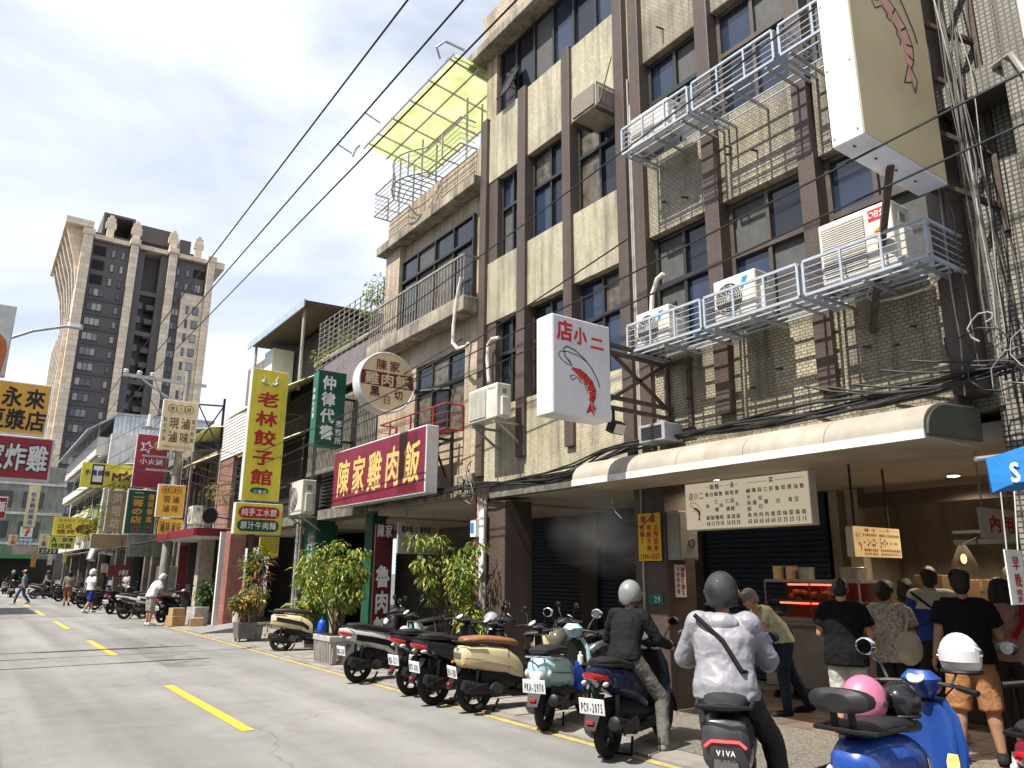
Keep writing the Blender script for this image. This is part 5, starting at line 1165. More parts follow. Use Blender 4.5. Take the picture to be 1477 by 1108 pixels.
for yy in (5.2, 6.5):
    m = MB(); m.bar((F+0.06, yy, 2.87), (F+0.06, yy, 3.02), 0.02); m.build('hanger', M_galv, s7)
s8, O, U, V, w, h = board('inner_menu_lightbox', 'smaller glowing cream menu lightbox deeper inside the food shop', 8.42, 9.44, 5.0, 1.93, 2.28, 0.1, mat('menu_panel_lit', (0.60, 0.46, 0.26), 0.4, 0.05, 3, emit=(1.0, 0.62, 0.25), es=0.32), mat('menu_casing', (0.62, 0.58, 0.50)))
menu_text(s8, O, U, V, w, h, P_black, P_shr)
for xx in (8.55, 9.3):
    m = MB(); m.bar((xx, 5.05, 2.28), (xx, 5.05, 3.02), 0.02); m.build('hanger', M_black, s8)
s_, O, U, V, w, h = board('dine_in_sign', 'white dine in sign with red characters inside the shop', 8.55, 9.4, 3.65, 2.10, 2.42, 0.03, mat('dull_white_board', (0.5, 0.46, 0.4), 0.5), M_alug, rim=0.008)
letters(s_, P_red, lambda m: hline(m, '內用', O, U, V, .15*w, .2*h, .75*w, .6*h, .03))
for xx in (8.65, 9.25):
    m = MB(); m.bar((xx, 3.665, 2.42), (xx, 3.665, 3.02), 0.012); m.build('hanger', M_galv, s_)
# counter with heated glass case
M_steel = mat('stainless_steel', (0.30, 0.28, 0.26), 0.4, 0.15, 3, metal=0.7)
ct = thing('serving_counter', 'stainless serving counter below the heated glass case', 'counter', (10.0, 6.4, 0.04))
part(ct, 'body', M_steel, (9.62, 10.25, 5.55, 7.25, 0.22, 1.04)); part(ct, 'top', M_steel, (9.58, 10.28, 5.5, 7.3, 1.041, 1.08))
m = MB()
for x in (9.7, 10.15):
    for y in (5.65, 7.15): m.tube([(x, y-.02, 0.09), (x, y+.02, 0.09)], 0.055, 10)
m.build('caster', M_black, ct)
gc = thing('glass_food_case', 'heated glass food case with red glowing tubes on the counter', 'display case', (9.9, 6.4, 1.08))
part(gc, 'base', M_steel, (9.62, 10.15, 5.7, 7.2, 1.085, 1.14)); part(gc, 'roof', M_steel, (9.66, 10.15, 5.7, 7.2, 1.62, 1.66)); part(gc, 'back', mat('case_back', (0.22, 0.05, 0.04), 0.5), (10.12, 10.15, 5.71, 7.19, 1.141, 1.619))
for x, y in ((9.64, 5.72), (9.64, 7.18), (9.64, 6.45)):
    m = MB(); m.bar((x, y, 1.14), (x, y, 1.62), 0.02); m.build('frame_post', M_steel, gc)
part(gc, 'shelf', M_steel, (9.68, 10.11, 5.75, 7.15, 1.36, 1.37))
gl_ = bpy.data.materials.new('case_glass'); gl_.use_nodes = True; t = gl_.node_tree; t.nodes.clear()
tb = N(t, 'ShaderNodeBsdfTransparent'); tb.inputs[0].default_value = (0.92, 0.92, 0.9, 1); gb = N(t, 'ShaderNodeBsdfGlossy'); gb.inputs['Roughness'].default_value = 0.05
mxs = N(t, 'ShaderNodeMixShader'); mxs.inputs[0].default_value = 0.12; L(t, tb.outputs[0], mxs.inputs[1]); L(t, gb.outputs[0], mxs.inputs[2]); om = N(t, 'ShaderNodeOutputMaterial'); L(t, mxs.outputs[0], om.inputs[0])
part(gc, 'front_glass', gl_, (9.625, 9.63, 5.74, 7.16, 1.142, 1.618)); part(gc, 'end_glass', gl_, (9.66, 10.11, 5.702, 5.707, 1.142, 1.618))
M_tube = mat('red_heat_tube', (0.6, 0.05, 0.03), 0.4, emit=(1.0, 0.06, 0.03), es=6.0)
for z, a, b in ((1.59, 6.15, 6.85), (1.335, 6.2, 7.0)):
    q = MB(); q.tube([(9.72, a, z), (9.72, b, z)], 0.011, 8); q.build('heat_tube', M_tube, gc)
rf = random.Random(5)
for k in range(26):
    q = MB(); q.ell((9.85+rf.uniform(-.1, .12), 6.3+rf.uniform(-.02, .65), 1.40+rf.uniform(0, .09)), (0.045, 0.05, 0.035), 8, 5, (rf.random(), rf.random(), 0)); q.build('fried_morsel', mat('fried_food', (0.32, 0.15, 0.05), 0.6, 0.4, 30), gc)
def pot(label, x, y, z, r, h, mm):
    o = thing('cooking_pot', label, 'pot', (x, y, z), group='pots on the glass case')
    m = MB(); m.tube([(x, y, z), (x, y, z+h)], [r*.96, r], 20); m.build('body', mm, o, smooth=True)
    m = MB(); m.torus((x, y, z+h), (0,0,1), r, 0.008, 20, 5); m.build('rim', mm, o)
pot('tan stock pot leftmost on the glass case', 9.85, 7.08, 1.66, 0.085, 0.18, mat('tan_pot', (0.35, 0.25, 0.15), 0.5)); pot('second tan stock pot on the glass case', 9.88, 6.88, 1.66, 0.085, 0.18, mat('tan_pot', (0.35, 0.25, 0.15)))
pot('steel pot in the middle of the glass case', 9.85, 6.62, 1.66, 0.11, 0.16, M_steel); pot('wide steel pot at the right of the glass case', 9.85, 5.9, 1.66, 0.17, 0.16, M_steel)
def carton(label, x, y, z, sx, sy, sz, rz=0.0, mm=None):
    o = thing('cardboard_box', label, 'box', (x, y, z), rz, group='cardboard boxes')
    mm = mm or mat('cardboard', (0.36, 0.23, 0.11), 0.8, 0.15, 5)
    m = MB(); m.obox((0, 0, sz/2), (sx, sy, sz)); m.build('box', mm, o, local=True, bevel=0.006)
    m = MB(); m.box(-sx/2-.001, sx/2+.001, -0.025, 0.025, sz, sz+.0015); m.box(-sx/2-.0025, -sx/2-.001, -0.025, 0.025, sz*.65, sz); m.build('tape', mat('packing_tape', (0.46, 0.36, 0.22), 0.3), o, local=True)
    return o
carton('brown carton stacked behind the inner menu in the shop', 10.2, 5.0, 1.28, .4, .35, .45); carton('second brown carton beside it in the shop', 10.7, 4.6, 1.28, .35, .4, .4)
sh = thing('kitchen_shelf', 'dark kitchen work table at the back of the shop', 'table', (10.7, 4.0, 0)); part(sh, 'top', M_steel, (9.9, 11.4, 3.2, 5.3, 1.22, 1.275)); part(sh, 'body', mat('shelf_dark', (0.06, 0.045, 0.035), 0.6), (10.0, 11.35, 3.3, 5.2, 0.05, 1.219))
hb = thing('hanging_bag', 'clear plastic bag lit from inside hanging from the kitchen rack', 'bag', (10.2, 4.55, 1.7))
m = MB(); rings = [[(10.2+rx*math.cos(2*PI*j/14)*(1+.15*math.sin(3*j)), 4.62+rx*math.sin(2*PI*j/14), z) for j in range(14)] for rx, z in ((.04, 2.1), (.08, 2.02), (.14, 1.88), (.16, 1.72))]
m.loft(rings, caps=False); m.build('bag', mat('clear_bag', (0.34, 0.32, 0.29), 0.25, 0.3, 15, alpha=0.35), hb, smooth=True)
m = MB(); m.ell((10.2, 4.62, 1.93), (.035, .035, .06), 10, 7); m.build('bulb', mat('warm_bulb', (0.9, 0.6, 0.3), 0.4, emit=(1.0, 0.55, 0.22), es=2.0), hb)
m = MB(); m.tube([(10.2, 4.62, 2.1), (10.6, 4.62, 2.2)], .01, 5); m.build('cord', M_black, hb)
def lamp(name, label, x, y, z, e, r=0.09):
    o = thing(name, label, 'lamp', (x, y, z))
    m = MB(); m.disc((x, y, z), (0,0,1), r, 20, 0.02); m.build('housing', M_white, o)
    m = MB(); m.disc((x, y, z-0.004), (0,0,1), r*.8, 20, 0.003); m.build('diffuser', mat('lamp_glow', (0.9, 0.85, 0.7), 0.4, emit=(1.0, 0.80, 0.55), es=9.0), o)
    l = bpy.data.lights.new(name, 'SPOT'); l.energy = e; l.color = (1.0, 0.84, 0.62); l.spot_size = math.radians(150); l.spot_blend = 0.6; l.shadow_soft_size = 0.08
    lo = bpy.data.objects.new('lamp_light', l); COL.objects.link(lo); lo.parent = o; lo.location = (0, 0, -0.03)
lamp('ceiling_lamp', 'round ceiling lamp glowing at the back of the shop', 10.4, 4.7, 2.99, 150)
lamp('ceiling_lamp', 'small ceiling lamp behind the wide menu lightbox', 8.35, 6.9, 2.99, 45, 0.05)
# table by the column
tb_ = thing('side_table', 'small round yellow topped side table by the tiled column', 'table', (8.05, 6.75, 0.03))
m = MB(); m.tube([(8.05, 6.75, 0.92), (8.05, 6.75, 0.95)], 0.22, 24); m.build('top', mat('yellow_plastic', (0.55, 0.40, 0.05), 0.4), tb_)
m = MB(); m.tube([(8.05, 6.75, 0.04), (8.05, 6.75, 0.92)], 0.03, 8); m.tube([(8.05, 6.75, 0.04), (8.05, 6.75, 0.06)], 0.18, 16); m.build('leg', M_black, tb_)
# notices, meter box and number plates on the columns
nt_ = thing('yellow_notice', 'yellow hiring notice with red writing on the tiled column', 'notice', (F+.02, 7.48, 1.89))
part(nt_, 'panel', mat('notice_yellow', (0.66, 0.42, 0.02), 0.45, 0.06), (F-.004, F+.008, 7.27, 7.69, 1.89, 2.53))
O = Vector((F-.0065, 7.69, 1.89))
letters(nt_, P_red, lambda m: (vline(m, '徵', O, UYn, UZ, .05, .62, .11, .12, .02), vline(m, '誠', O, UYn, UZ, .22, .62, .11, .12, .02), vline(m, '待優!', O, UYn, UZ, .03, .49, .09, .26, .03), vline(m, '年齡不拘', O, UYn, UZ, .16, .49, .09, .37, .03), vline(m, '工作伙伴', O, UYn, UZ, .29, .49, .09, .37, .03), hline(m, '2984-5567', O, UYn, UZ, .03, .025, .36, .07, .03)))
mb_ = thing('meter_box', 'grey steel meter box beside the yellow notice', 'meter box', (7.85, 7.1, 1.9))
part(mb_, 'box', mat('meter_grey', (0.26, 0.245, 0.22), 0.5, 0.12, 3), (7.66, 8.02, 7.0, 7.215, 1.9, 2.54), bevel=.01); part(mb_, 'door', mat('meter_grey2', (0.33, 0.31, 0.275), 0.5, 0.12, 3), (7.68, 8.0, 6.985, 6.998, 1.93, 2.51))
m = MB(); m.torus((7.88, 6.982, 2.12), (0,1,0), .055, .008, 20, 5); m.build('dial', M_black, mb_)
nt2 = thing('white_notice', 'narrow white notice with red writing below the meter box', 'notice', (7.85, 7.2, 1.4)); part(nt2, 'panel', P_whi, (7.78, 7.98, 7.205, 7.218, 1.42, 1.84))
O = Vector((7.78, 7.2025, 1.42)); letters(nt2, P_red, lambda m: (vline(m, '誠徵工讀生', O, UX, UZ, .105, .40, .075, .38, .02), vline(m, '早晚班待優', O, UX, UZ, .02, .40, .06, .36, .01)))
gp_ = thing('house_number', 'small green house number plate on the tiled column', 'plate', (F, 7.4, 1.3)); part(gp_, 'plate', mat('plate_green', (0.01, 0.16, 0.11), 0.4), (F+.015, F+.028, 7.3, 7.55, 1.32, 1.46)); O = Vector((F+.013, 7.55, 1.32)); letters(gp_, P_whi, lambda m: hline(m, '29', O, UYn, UZ, .1, .03, .12, .08, .01))
rp_ = thing('red_paper_strip', 'red paper couplet strip on the blue shutter', 'notice', (10.97, 10.4, 1.2)); part(rp_, 'paper', mat('couplet_red', (0.35, 0.015, 0.02), 0.6), (10.972, 10.976, 9.85, 10.05, 1.2, 1.95))
bx_ = thing('blue_white_box', 'small white and blue meter box on the left tiled column', 'meter box', (7.5, 11.75, 2.3)); part(bx_, 'box', M_white, (7.42, 7.62, 11.62, 11.80, 2.35, 2.65)); part(bx_, 'label', mat('label_blue', (0.03, 0.2, 0.5), 0.5), (7.41, 7.419, 11.68, 11.78, 2.42, 2.6))
pn_ = thing('leaning_sign_panel', 'edge-on white sign panel strapped to the left tiled column', 'sign', (7.45, 11.5, 1.6)); m = MB(); m.prism([(11.48, 1.75), (11.62, 1.6), (11.66, 2.8), (11.48, 2.85)], 'x', 7.5, 7.54); m.build('panel', M_alu, pn_)
gbx = thing('grey_junction_box', 'grey louvred junction box on the left end of the canopy', 'junction box', (7.3, 7.1, 3.4)); part(gbx, 'box', mat('junction_grey', (0.30, 0.31, 0.33), 0.5), (7.2, 7.55, 6.75, 7.22, 3.42, 3.66), bevel=.01)
m = MB(); [m.box(7.19, 7.198, 6.8, 7.17, 3.46+k*.03, 3.473+k*.03) for k in range(6)]; m.build('louvre', M_black, gbx)['kind'] = 'stuff'
# blue stall canopy at the right edge
bc = thing('blue_stall_canopy', 'blue cloth stall canopy corner at the right edge', 'canopy', (6.0, 1.6, 2.3))
M_blue = mat('blue_cloth', (0.02, 0.19, 0.52), 0.5, 0.15, 5, 0.3, 12)
m = MB(); m.loft([[(6.0+.02*math.sin(k*1.3), 2.47-.22*k, 2.55+.05*k), (7.2, 2.47-.22*k, 2.55+.05*k+.12), ] for k in range(10)], caps=False, closed=False); m.build('roof_cloth', M_blue, bc, smooth=True)
m = MB(); m.loft([[(5.995+.015*math.sin(k*1.1), 2.47-.11*k, 2.55+.025*k), (5.99+.03*math.sin(k*1.9+1), 2.465-.11*k, 2.30+.025*k+.015*math.sin(k*1.4))] for k in range(19)], caps=False, closed=False)
m.loft([[(6.0+.12*k, 2.472, 2.55+.012*k), (6.0+.12*k, 2.475+.015*math.sin(k*2), 2.30+.012*k)] for k in range(11)], caps=False, closed=False); m.build('valance', M_blue, bc, smooth=True)
m = MB(); m.tube([(5.95, 2.52, 2.545), (6.3, 2.3, 2.6)], .018, 8); m.tube([(6.55, 1.3, .03), (6.55, 1.3, 2.75)], .022, 8); m.build('pole', M_galv, bc)
O = Vector((5.965, 2.33, 2.36)); letters(bc, P_whi, lambda m: hline(m, 'S', O, UYn, UZ, 0, 0, .1, .14, .02))
nt3 = thing('hanging_notice', 'white hanging notice with red writing at the right edge', 'notice', (6.6, 2.7, 1.45)); part(nt3, 'panel', P_whi, (6.65, 6.95, 2.7, 2.71, 1.5, 1.92))
O = Vector((6.65, 2.6975, 1.5)); letters(nt3, P_red, lambda m: (vline(m, '早晚', O, UX, UZ, .1, .38, .12, .26, .02), vline(m, '現貨', O, UX, UZ, .1, .12, .1, .11, .01)))
m = MB(); m.tube([(6.7, 2.705, 1.92), (6.66, 2.66, 2.6)], .005, 4); m.tube([(6.9, 2.705, 1.92), (6.94, 2.66, 2.62)], .005, 4); m.build('cord', M_white, nt3)
# ================================================================ utility pole, power lines and cables
YP = 32.5
up = thing('utility_pole', 'concrete utility pole with steel crossarms behind the braised food signs', 'utility pole', (6.38, YP, 0))
M_pole = mat('pole_concrete', (0.30, 0.28, 0.25), 0.8, 0.2, 4, 0.3, 30, streak=.4)
ptop = aty(262, 552, YP)
m = MB(); m.tube([(6.38, YP, 0), (6.45, YP, ptop.z+.5)], [0.19, 0.12], 12); m.build('shaft', M_pole, up, smooth=True)
a, b = aty(178, 540, YP), aty(265, 551, YP)
m = MB(); m.bar(a, (7.2, YP, a.z-.02), .12, .12); m.bar(aty(205, 547, YP), (6.42, YP, a.z-1.1), .07); m.build('crossarm', M_galv, up)
a2 = aty(188, 615, YP)
m = MB(); m.bar((4.9, YP, a2.z), (6.9, YP, a2.z), .09); m.bar((5.1, YP, a2.z-1.1), (6.8, YP, a2.z-1.1), .07); m.bar((5.3, YP, 5.6), (6.7, YP, 5.6), .08); m.build('lower_crossarm', M_galv, up)
m = MB(); m.tube([(6.12, YP-.1, a2.z-1.2), (6.12, YP-.1, a2.z+.6)], .09, 8); m.build('transformer_bushing', M_galv, up)
M_ins = mat('porcelain', (0.55, 0.52, 0.47), 0.25)
tops = []
for px in (181, 201, 220):
    p = aty(px, 540, YP); tops.append(Vector((p.x, YP, a.z+.22)))
    q = MB(); q.tube([(p.x, YP, a.z+.06), (p.x, YP, a.z+.1), (p.x, YP, a.z+.14), (p.x, YP, a.z+.18), (p.x, YP, a.z+.24)], [.05, .11, .07, .11, .05], 10); q.build('insulator', M_ins, up)
for k in range(3):
    q = MB(); x = 5.2+k*.5; q.tube([(x, YP-.1, a2.z+.05), (x, YP-.1, a2.z+.55)], [.12, .09], 8); q.build('fuse_holder', M_ins, up)
M_cab = mat('black_cable', (0.012, 0.012, 0.013), 0.5)
def cable(name, label, pts, r=.012, mm=None, group='street cables', n=5):
    m = MB(); m.tube(pts, r, n); o = m.build(name, mm or M_cab); return tag(o, label, 'cable', group)
for k, (tp, px, lb) in enumerate(zip(tops, (588, 668, 745), ('uppermost', 'middle', 'lowest'))):
    r_ = ray(px, 0); Y2 = tp.x/(r_.x/r_.y); p2 = aty(px, 0, Y2); d = (p2-tp); e = tp+d*1.35
    cable('power_line', '%s of three heavy power lines crossing the sky from the far pole' % lb, sag(tp, e, .0, 8), .016, group='power lines')
    cable('power_line', 'thin far stretch of the %s power line running on beyond the pole' % lb, sag(tp, (tp.x-.2, 62, 9.2+.2*k), .5, 8), .014, group='power lines')
    cable('jumper_wire', '%s drooping jumper wire on the far utility pole' % ('left', 'centre', 'right')[k], sag(tp, (5.2+k*.5, YP-.1, a2.z+.5), .25, 8), .014, group='pole wires')
for lb, p, q, s_ in (('highest service cable slanting across the weathered facade', atx(1477, 103, 6.0), atx(345, 664, 6.0), .15), ('second service cable slanting across the weathered facade', atx(1477, 178, 6.1), atx(345, 682, 6.1), .1),
                     ('service cable running past the upper railings', atx(1190, 0, 6.2), atx(420, 560, 6.2), .1), ('low service cable passing behind the white shrimp lightbox', atx(905, 345, 6.6), atx(330, 700, 6.6), .2)):
    cable('service_cable', lb, sag(p, q, s_, 12), .011)
rc = random.Random(21)
# thick bundle along the foot of the upper walls
for k in range(9):
    pts = []; n = 16; o_ = rc.uniform(-.05, .05)
    for i in range(n+1):
        y = lerp(11.9, 2.2, i/n); z = 3.30+.05*math.sin(i*.9+k)+o_-.10*math.sin(PI*min(1, max(0, (11.9-y)/4)))*.9+(0.18 if y < 8 else 0.18*max(0, (9-y)))+(.12*(3.6-y) if y < 3.6 else 0)
        pts.append((7.42+.05*math.sin(i*1.3+k*2), y, z))
    cable('bundled_cable', 'black cable in the bundle sagging along the foot of the tiled facades', pts, rc.choice((.009, .014, .018)), group='cable bundle on the facades')
for k in range(7):
    pts = [(7.34+.04*math.sin(i*1.1+k), lerp(17.2, 11.8, i/10), 3.28+rc.uniform(-.04, .04)+.05*math.sin(i+k)-.1*math.sin(PI*i/10)) for i in range(11)]
    cable('bundled_cable', 'black cable in the bundle below the long maroon sign', pts, rc.choice((.009, .013)), group='cable bundle under the maroon sign')
M_cabg = mat('grey_cable', (0.28, 0.26, 0.23), 0.6); M_cabd = mat('dusty_cable', (0.10, 0.09, 0.08), 0.7); M_cabb = mat('beige_cable', (0.45, 0.41, 0.33), 0.6)
for k in range(13):
    y0 = 3.02+rc.uniform(-.35, .12); z0 = rc.uniform(3.2, 3.9); z1 = rc.uniform(6.5, 9.5); pts = []
    for i in range(9): pts.append((7.40+rc.uniform(-.02, .03), y0+rc.uniform(-.03, .03)+.12*math.sin(i*.5+k)*(i/8), lerp(z0, z1, i/8)))
    cable('hanging_wire', 'loose pale wire trailing up the corner beside the giant lightbox', pts, rc.choice((.006, .009, .011)), rc.choice((M_cabg, M_cab, M_cabd, M_cabd)), 'tangled wires at the right corner')
for k in range(10):
    c_ = Vector((7.3, 2.7+rc.uniform(-.5, .3), 3.65+rc.uniform(-.25, .3))); rr = rc.uniform(.1, .3)
    pts = [c_+Vector((rc.uniform(-.02, .02), rr*math.cos(t_*.7+k), rr*.8*math.sin(t_*.7+k)+.02*t_)) for t_ in range(9)]
    cable('coiled_wire', 'coiled spare wire tangled above the right end of the canopy', pts, rc.choice((.006, .009)), rc.choice((M_cab, M_cab, M_cabg)), 'tangled wires at the right corner')
for k in range(5):
    p = (7.38, 3.6+k*.3, 3.75+rc.uniform(-.1, .1)); q = (7.35, 1.4, 3.6+k*.12)
    cable('drooping_cable', 'drooping cable over the right end of the shop canopy', sag(p, q, .12+.08*k, 10), .012, group='drooping cables at the right')
for k in range(8):
    c_ = Vector((7.36, 12.0+rc.uniform(-.3, .3), 3.3+rc.uniform(-.3, .35))); rr = rc.uniform(.08, .22)
    pts = [c_+Vector((rc.uniform(-.04, .04), rr*math.cos(t_*.8+k), rr*1.2*math.sin(t_*.8+k*2))) for t_ in range(8)]
    cable('coiled_wire', 'coiled wire tangled at the joint of the two tiled buildings', pts, .008, rc.choice((M_cab, M_cabg)), 'tangled wires at the building joint')
def fpx(pts, X): return [atx(x, y, X) for x, y in pts]
cable('insulated_hose', 'white wrapped hose rising from the bracketed air conditioner', fpx([(705, 552), (703, 520), (704, 497), (710, 489), (720, 487)], 7.5), .035, M_pvc, 'wrapped hoses', 8)
cable('insulated_hose', 'white wrapped hose drooping from the balcony railing', fpx([(665, 400), (659, 430), (654, 470), (653, 495), (660, 503), (672, 500), (676, 495)], 7.2), .035, M_pvc, 'wrapped hoses', 8)
cable('insulated_hose', 'white wrapped hose bending up behind the lower left railing', fpx([(940, 450), (941, 425), (948, 403), (957, 395)], 7.5), .035, M_pvc, 'wrapped hoses', 8)
cable('insulated_hose', 'pale wire loop hanging under the right lower railing', fpx([(1360, 395), (1340, 415), (1300, 428), (1262, 436), (1251, 428), (1254, 416), (1275, 416), (1292, 424)], 7.5), .013, M_pvc, 'wrapped hoses', 6)
for k, (y, z0, z1, r_) in enumerate(((7.52, 3.0, 12.5, .03), (7.59, 3.1, 9.0, .022), (7.635, 0.1, 9.5, .018))):
    cable('wall_conduit', ('thick', 'medium', 'thin')[k]+' upright conduit between the two brown pilasters', [(F+.02, y, z0), (F+.02, y, z1)], r_, M_pipe, 'wall conduits', 8)
for k, (x, y) in enumerate(((7.58, 11.66), (7.56, 11.74), (7.6, 11.58))):
    cable('wall_conduit', ('nearest', 'second', 'third')[k]+' pale drain pipe on the left tiled column', [(x, y, .05), (x, y, 3.1)], .035, M_pipe, 'wall conduits', 8)
cable('wall_conduit', 'pale pipe on the column of the white tiled building', [(7.33, 2.2, 0.1), (7.33, 2.2, 6.2), (7.36, 2.3, 6.5), (7.5, 2.5, 6.55)], .03, M_pipe, 'wall conduits', 8)
cable('wall_conduit', 'fat white drain pipe above the white tiled beam', [(7.4, 2.12, 6.6), (7.4, 2.12, 11)], .07, M_white, 'wall conduits', 10)
cable('notice_cable', 'black cable looping over the yellow notice', fpx([(880, 715), (887, 738), (905, 757), (925, 760), (940, 745), (945, 725), (942, 712)], 7.5), .008, M_cab)
# far web of thin wires
for k in range(14):
    p = Vector((6.4, YP, 5.2+.35*k % 4)); q = Vector((rc.uniform(3.5, 6.5), rc.uniform(50, 75), rc.uniform(4.5, 9.5)))
    cable('far_wire', 'thin wire in the web of wires over the far shop signs', sag(p, q, rc.uniform(.3, 1.2), 10), .012, group='far web of wires')
for k in range(5):
    p = Vector((6.4, YP, 5.5+.4*k)); q = Vector((7.4, 22+rc.uniform(-3, 3), 4.0+.3*k)); cable('far_wire', 'thin wire from the far utility pole to the nearer houses', sag(p, q, .3, 8), .011, group='wires from the far pole')
# loudspeaker
ls = thing('horn_loudspeaker', 'grey horn loudspeaker on the house beside the dumpling sign', 'loudspeaker', (7.1, 27.4, 3.9))
c_ = aty(302, 744, 27.4); m = MB(); d = Vector((.25, -.95, -.1)).normalized(); m.tube([c_-d*.42, c_-d*.3, c_-d*.12, c_, c_+d*.05], [.08, .09, .15, .27, .30], 18); m.build('horn', M_galv, ls, smooth=True)
m = MB(); m.disc(c_+d*.051, d, .27, 18, .002); m.build('mouth', M_black, ls); m = MB(); m.bar(c_-d*.3, (F, 27.6, c_.z-.1), .04); m.build('bracket', M_black, ls)
# awning with red edge beyond the pink column
ra = thing('red_edged_awning', 'white flat awning with a maroon edge beyond the pink tiled column', 'awning', (6.8, 30, 3.0))
part(ra, 'slab', M_white, (6.2, 7.58, 27.2, 33.5, 2.86, 3.0)); part(ra, 'edge', P_mar, (6.15, 6.198, 27.2, 33.5, 2.88, 3.14), (6.2, 7.58, 27.15, 27.198, 2.88, 3.14))
# tin awning panel
ta = thing('green_tin_awning', 'ribbed grey green tin panel under the dark green lunch sign', 'awning', (6.3, 37, 2.2))
for k in range(11):
    x = aty(182, 790, 37).x+k*.135; q = MB(); q.box(x, x+.12, 37, 37.04+.02*(k % 2), aty(205, 803, 37).z, aty(205, 770, 37).z); q.build('tin_rib', mat('grey_green_tin', (0.25, 0.29, 0.25), 0.5, 0.2, 3, streak=.4), ta)
q = MB(); q.bar((aty(182, 790, 37).x, 37.1, 3.2), (F, 37.1, 3.2), .06); q.build('bracket', M_black, ta)
# boxes, ramp, bucket, pots on the ground by the pink column
p = gp(252, 904); carton('lower open carton stacked on the kerb by the old man', p.x, p.y, 0.03, .42, .5, .30, .2); carton('upper carton on top of the kerb stack', p.x+.02, p.y+.03, 0.332, .38, .42, .24, .1)
p = gp(282, 904); carton('flat carton beside the kerb stack', p.x, p.y, 0.03, .4, .5, .24, -.15); carton('grey wrapped parcel on the flat carton', p.x+.15, p.y+.55, 0.03, .5, .5, .55, .3, mat('grey_plastic_wrap', (0.36, 0.36, 0.36), 0.4, 0.3, 8))
rp = thing('kerb_ramp', 'grey steel ramp plate leading over the kerb to the pink column', 'ramp', (6.3, 23.8, .03))
m = MB(); m.prism([(5.66, .03), (5.66, .045), (7.0, .22), (7.0, .03)], 'y', 22.9, 24.4); m.build('plate', mat('ramp_steel', (0.22, 0.22, 0.215), 0.6, 0.2, 3), rp)
bk = thing('paint_bucket', 'white bucket with a red lid by the pink column', 'bucket', (7.0, 24.6, .22)); m = MB(); m.tube([(7.15, 24.7, .03), (7.15, 24.7, .62)], [.16, .19], 16); m.build('bucket', mat('bucket_white', (0.5, 0.47, 0.4), 0.5), bk, smooth=True); m = MB(); m.tube([(7.15, 24.7, .62), (7.15, 24.7, .66)], .2, 16); m.build('lid', P_red, bk)
hs = thing('coiled_hose', 'orange garden hose coiled on the dumpling sign post', 'hose', (6.05, 20.3, .7))
m = MB()
for k in range(4):
    m.tube([(6.08+.02*k+(.20+.03*k)*math.sin(t_/14*2*PI), 20.28-.02*k, 1.15-.05*k+(.42+.05*k)*math.cos(t_/14*2*PI)) for t_ in range(15)], .016, 6)
m.build('coil', mat('orange_hose', (0.42, 0.13, 0.03), 0.45), hs, smooth=True)
# yellow calendar board behind the post
s_, O, U, V, w, h = pxboard('yellow_grid_board', 'yellow gridded board behind the dumpling sign post', 374, 402, 775, 803, 21.5, .05, M_yp, M_yp)
letters(s_, P_br, lambda m: [hline(m, '日月火水木金', O, U, V, .05*w, (.84-.13*k)*h, .9*w, .1*h, .01) for k in range(6)])

for k, (y, z) in enumerate(((6.9, 7.0), (6.5, 6.9), (5.7, 7.3), (5.72, 7.2), (5.3, 7.05), (6.6, 4.0), (5.6, 3.95), (5.2, 4.1), (4.1, 4.1), (3.8, 4.05), (3.6, 4.2), (6.8, 9.9))):
    m = MB(); m.tube([(F-.001, y, z), (F-.09-.03*(k % 3), y, z-.03)], .016, 6); m.build('wall_stub', M_rust, U2)
# ================================================================ clutter along the far shops
fa = aircon('air_conditioner', 'weathered air conditioner on the low brown shophouse', 6.95, 31.2, 32.1, 3.5, 4.2, .35, 'round', group='far air conditioners')
for lb, X, Y, z in (('air conditioner on the soot brown shophouse', 6.95, 36.0, 3.6), ('air conditioner high on the grey shophouse', 6.9, 41.0, 5.2), ('air conditioner low on the grey shophouse', 6.9, 43.0, 3.6), ('air conditioner on the brown shophouse next to the white block', 6.5, 48.0, 4.0), ('air conditioner on the white corner block', 5.9, 57.0, 3.4)):
    o = copy_tree(fa); o.location = (X, Y, z); o['label'] = lb
for k, (lb, px0, px1, yt, yb, Y, cl) in enumerate((('yellow pavement flag among the far scooters', 131, 139, 822, 852, 37.5, (0.58, 0.46, 0.05)), ('white notice board on the far brown wall', 240, 250, 803, 816, 32.8, (0.5, 0.48, 0.43)), ('dark red shop board with white characters under the tin panel', 155, 187, 815, 832, 39.5, (0.12, 0.02, 0.02)),
      ('small yellow hanging board far down the arcade', 91, 96, 797, 812, 52, (0.5, 0.45, 0.06)), ('white hanging board far down the arcade', 69, 76, 799, 815, 58, (0.5, 0.5, 0.48)), ('beige hanging board by the far pole', 146, 155, 813, 826, 43, (0.42, 0.36, 0.25)), ('orange hanging board near the street end', 45, 52, 800, 818, 66, (0.4, 0.2, 0.05)))):
    s_, O, U, V, w, h = pxboard('small_board', lb, px0, px1, yt, yb, Y, .06, mat('board_tone_%d' % k, cl, .5), M_alug, group='small boards down the street')
    if k == 2: letters(s_, P_whi, lambda m: hline(m, '小卷日', O, U, V, .5*w, .1*h, .45*w, .5*h, .02))
    if k in (0,): letters(s_, P_red, lambda m: vline(m, '早餐店', O, U, V, .2*w, .95*h, .6*w, .9*h, .02))
    m = MB(); m.bar((O.x+w*.5, Y+.03, O.z+h if k else 0), (O.x+w*.5, Y+.03, 3.1 if k else O.z), .03); m.build('hanger', M_black, s_)
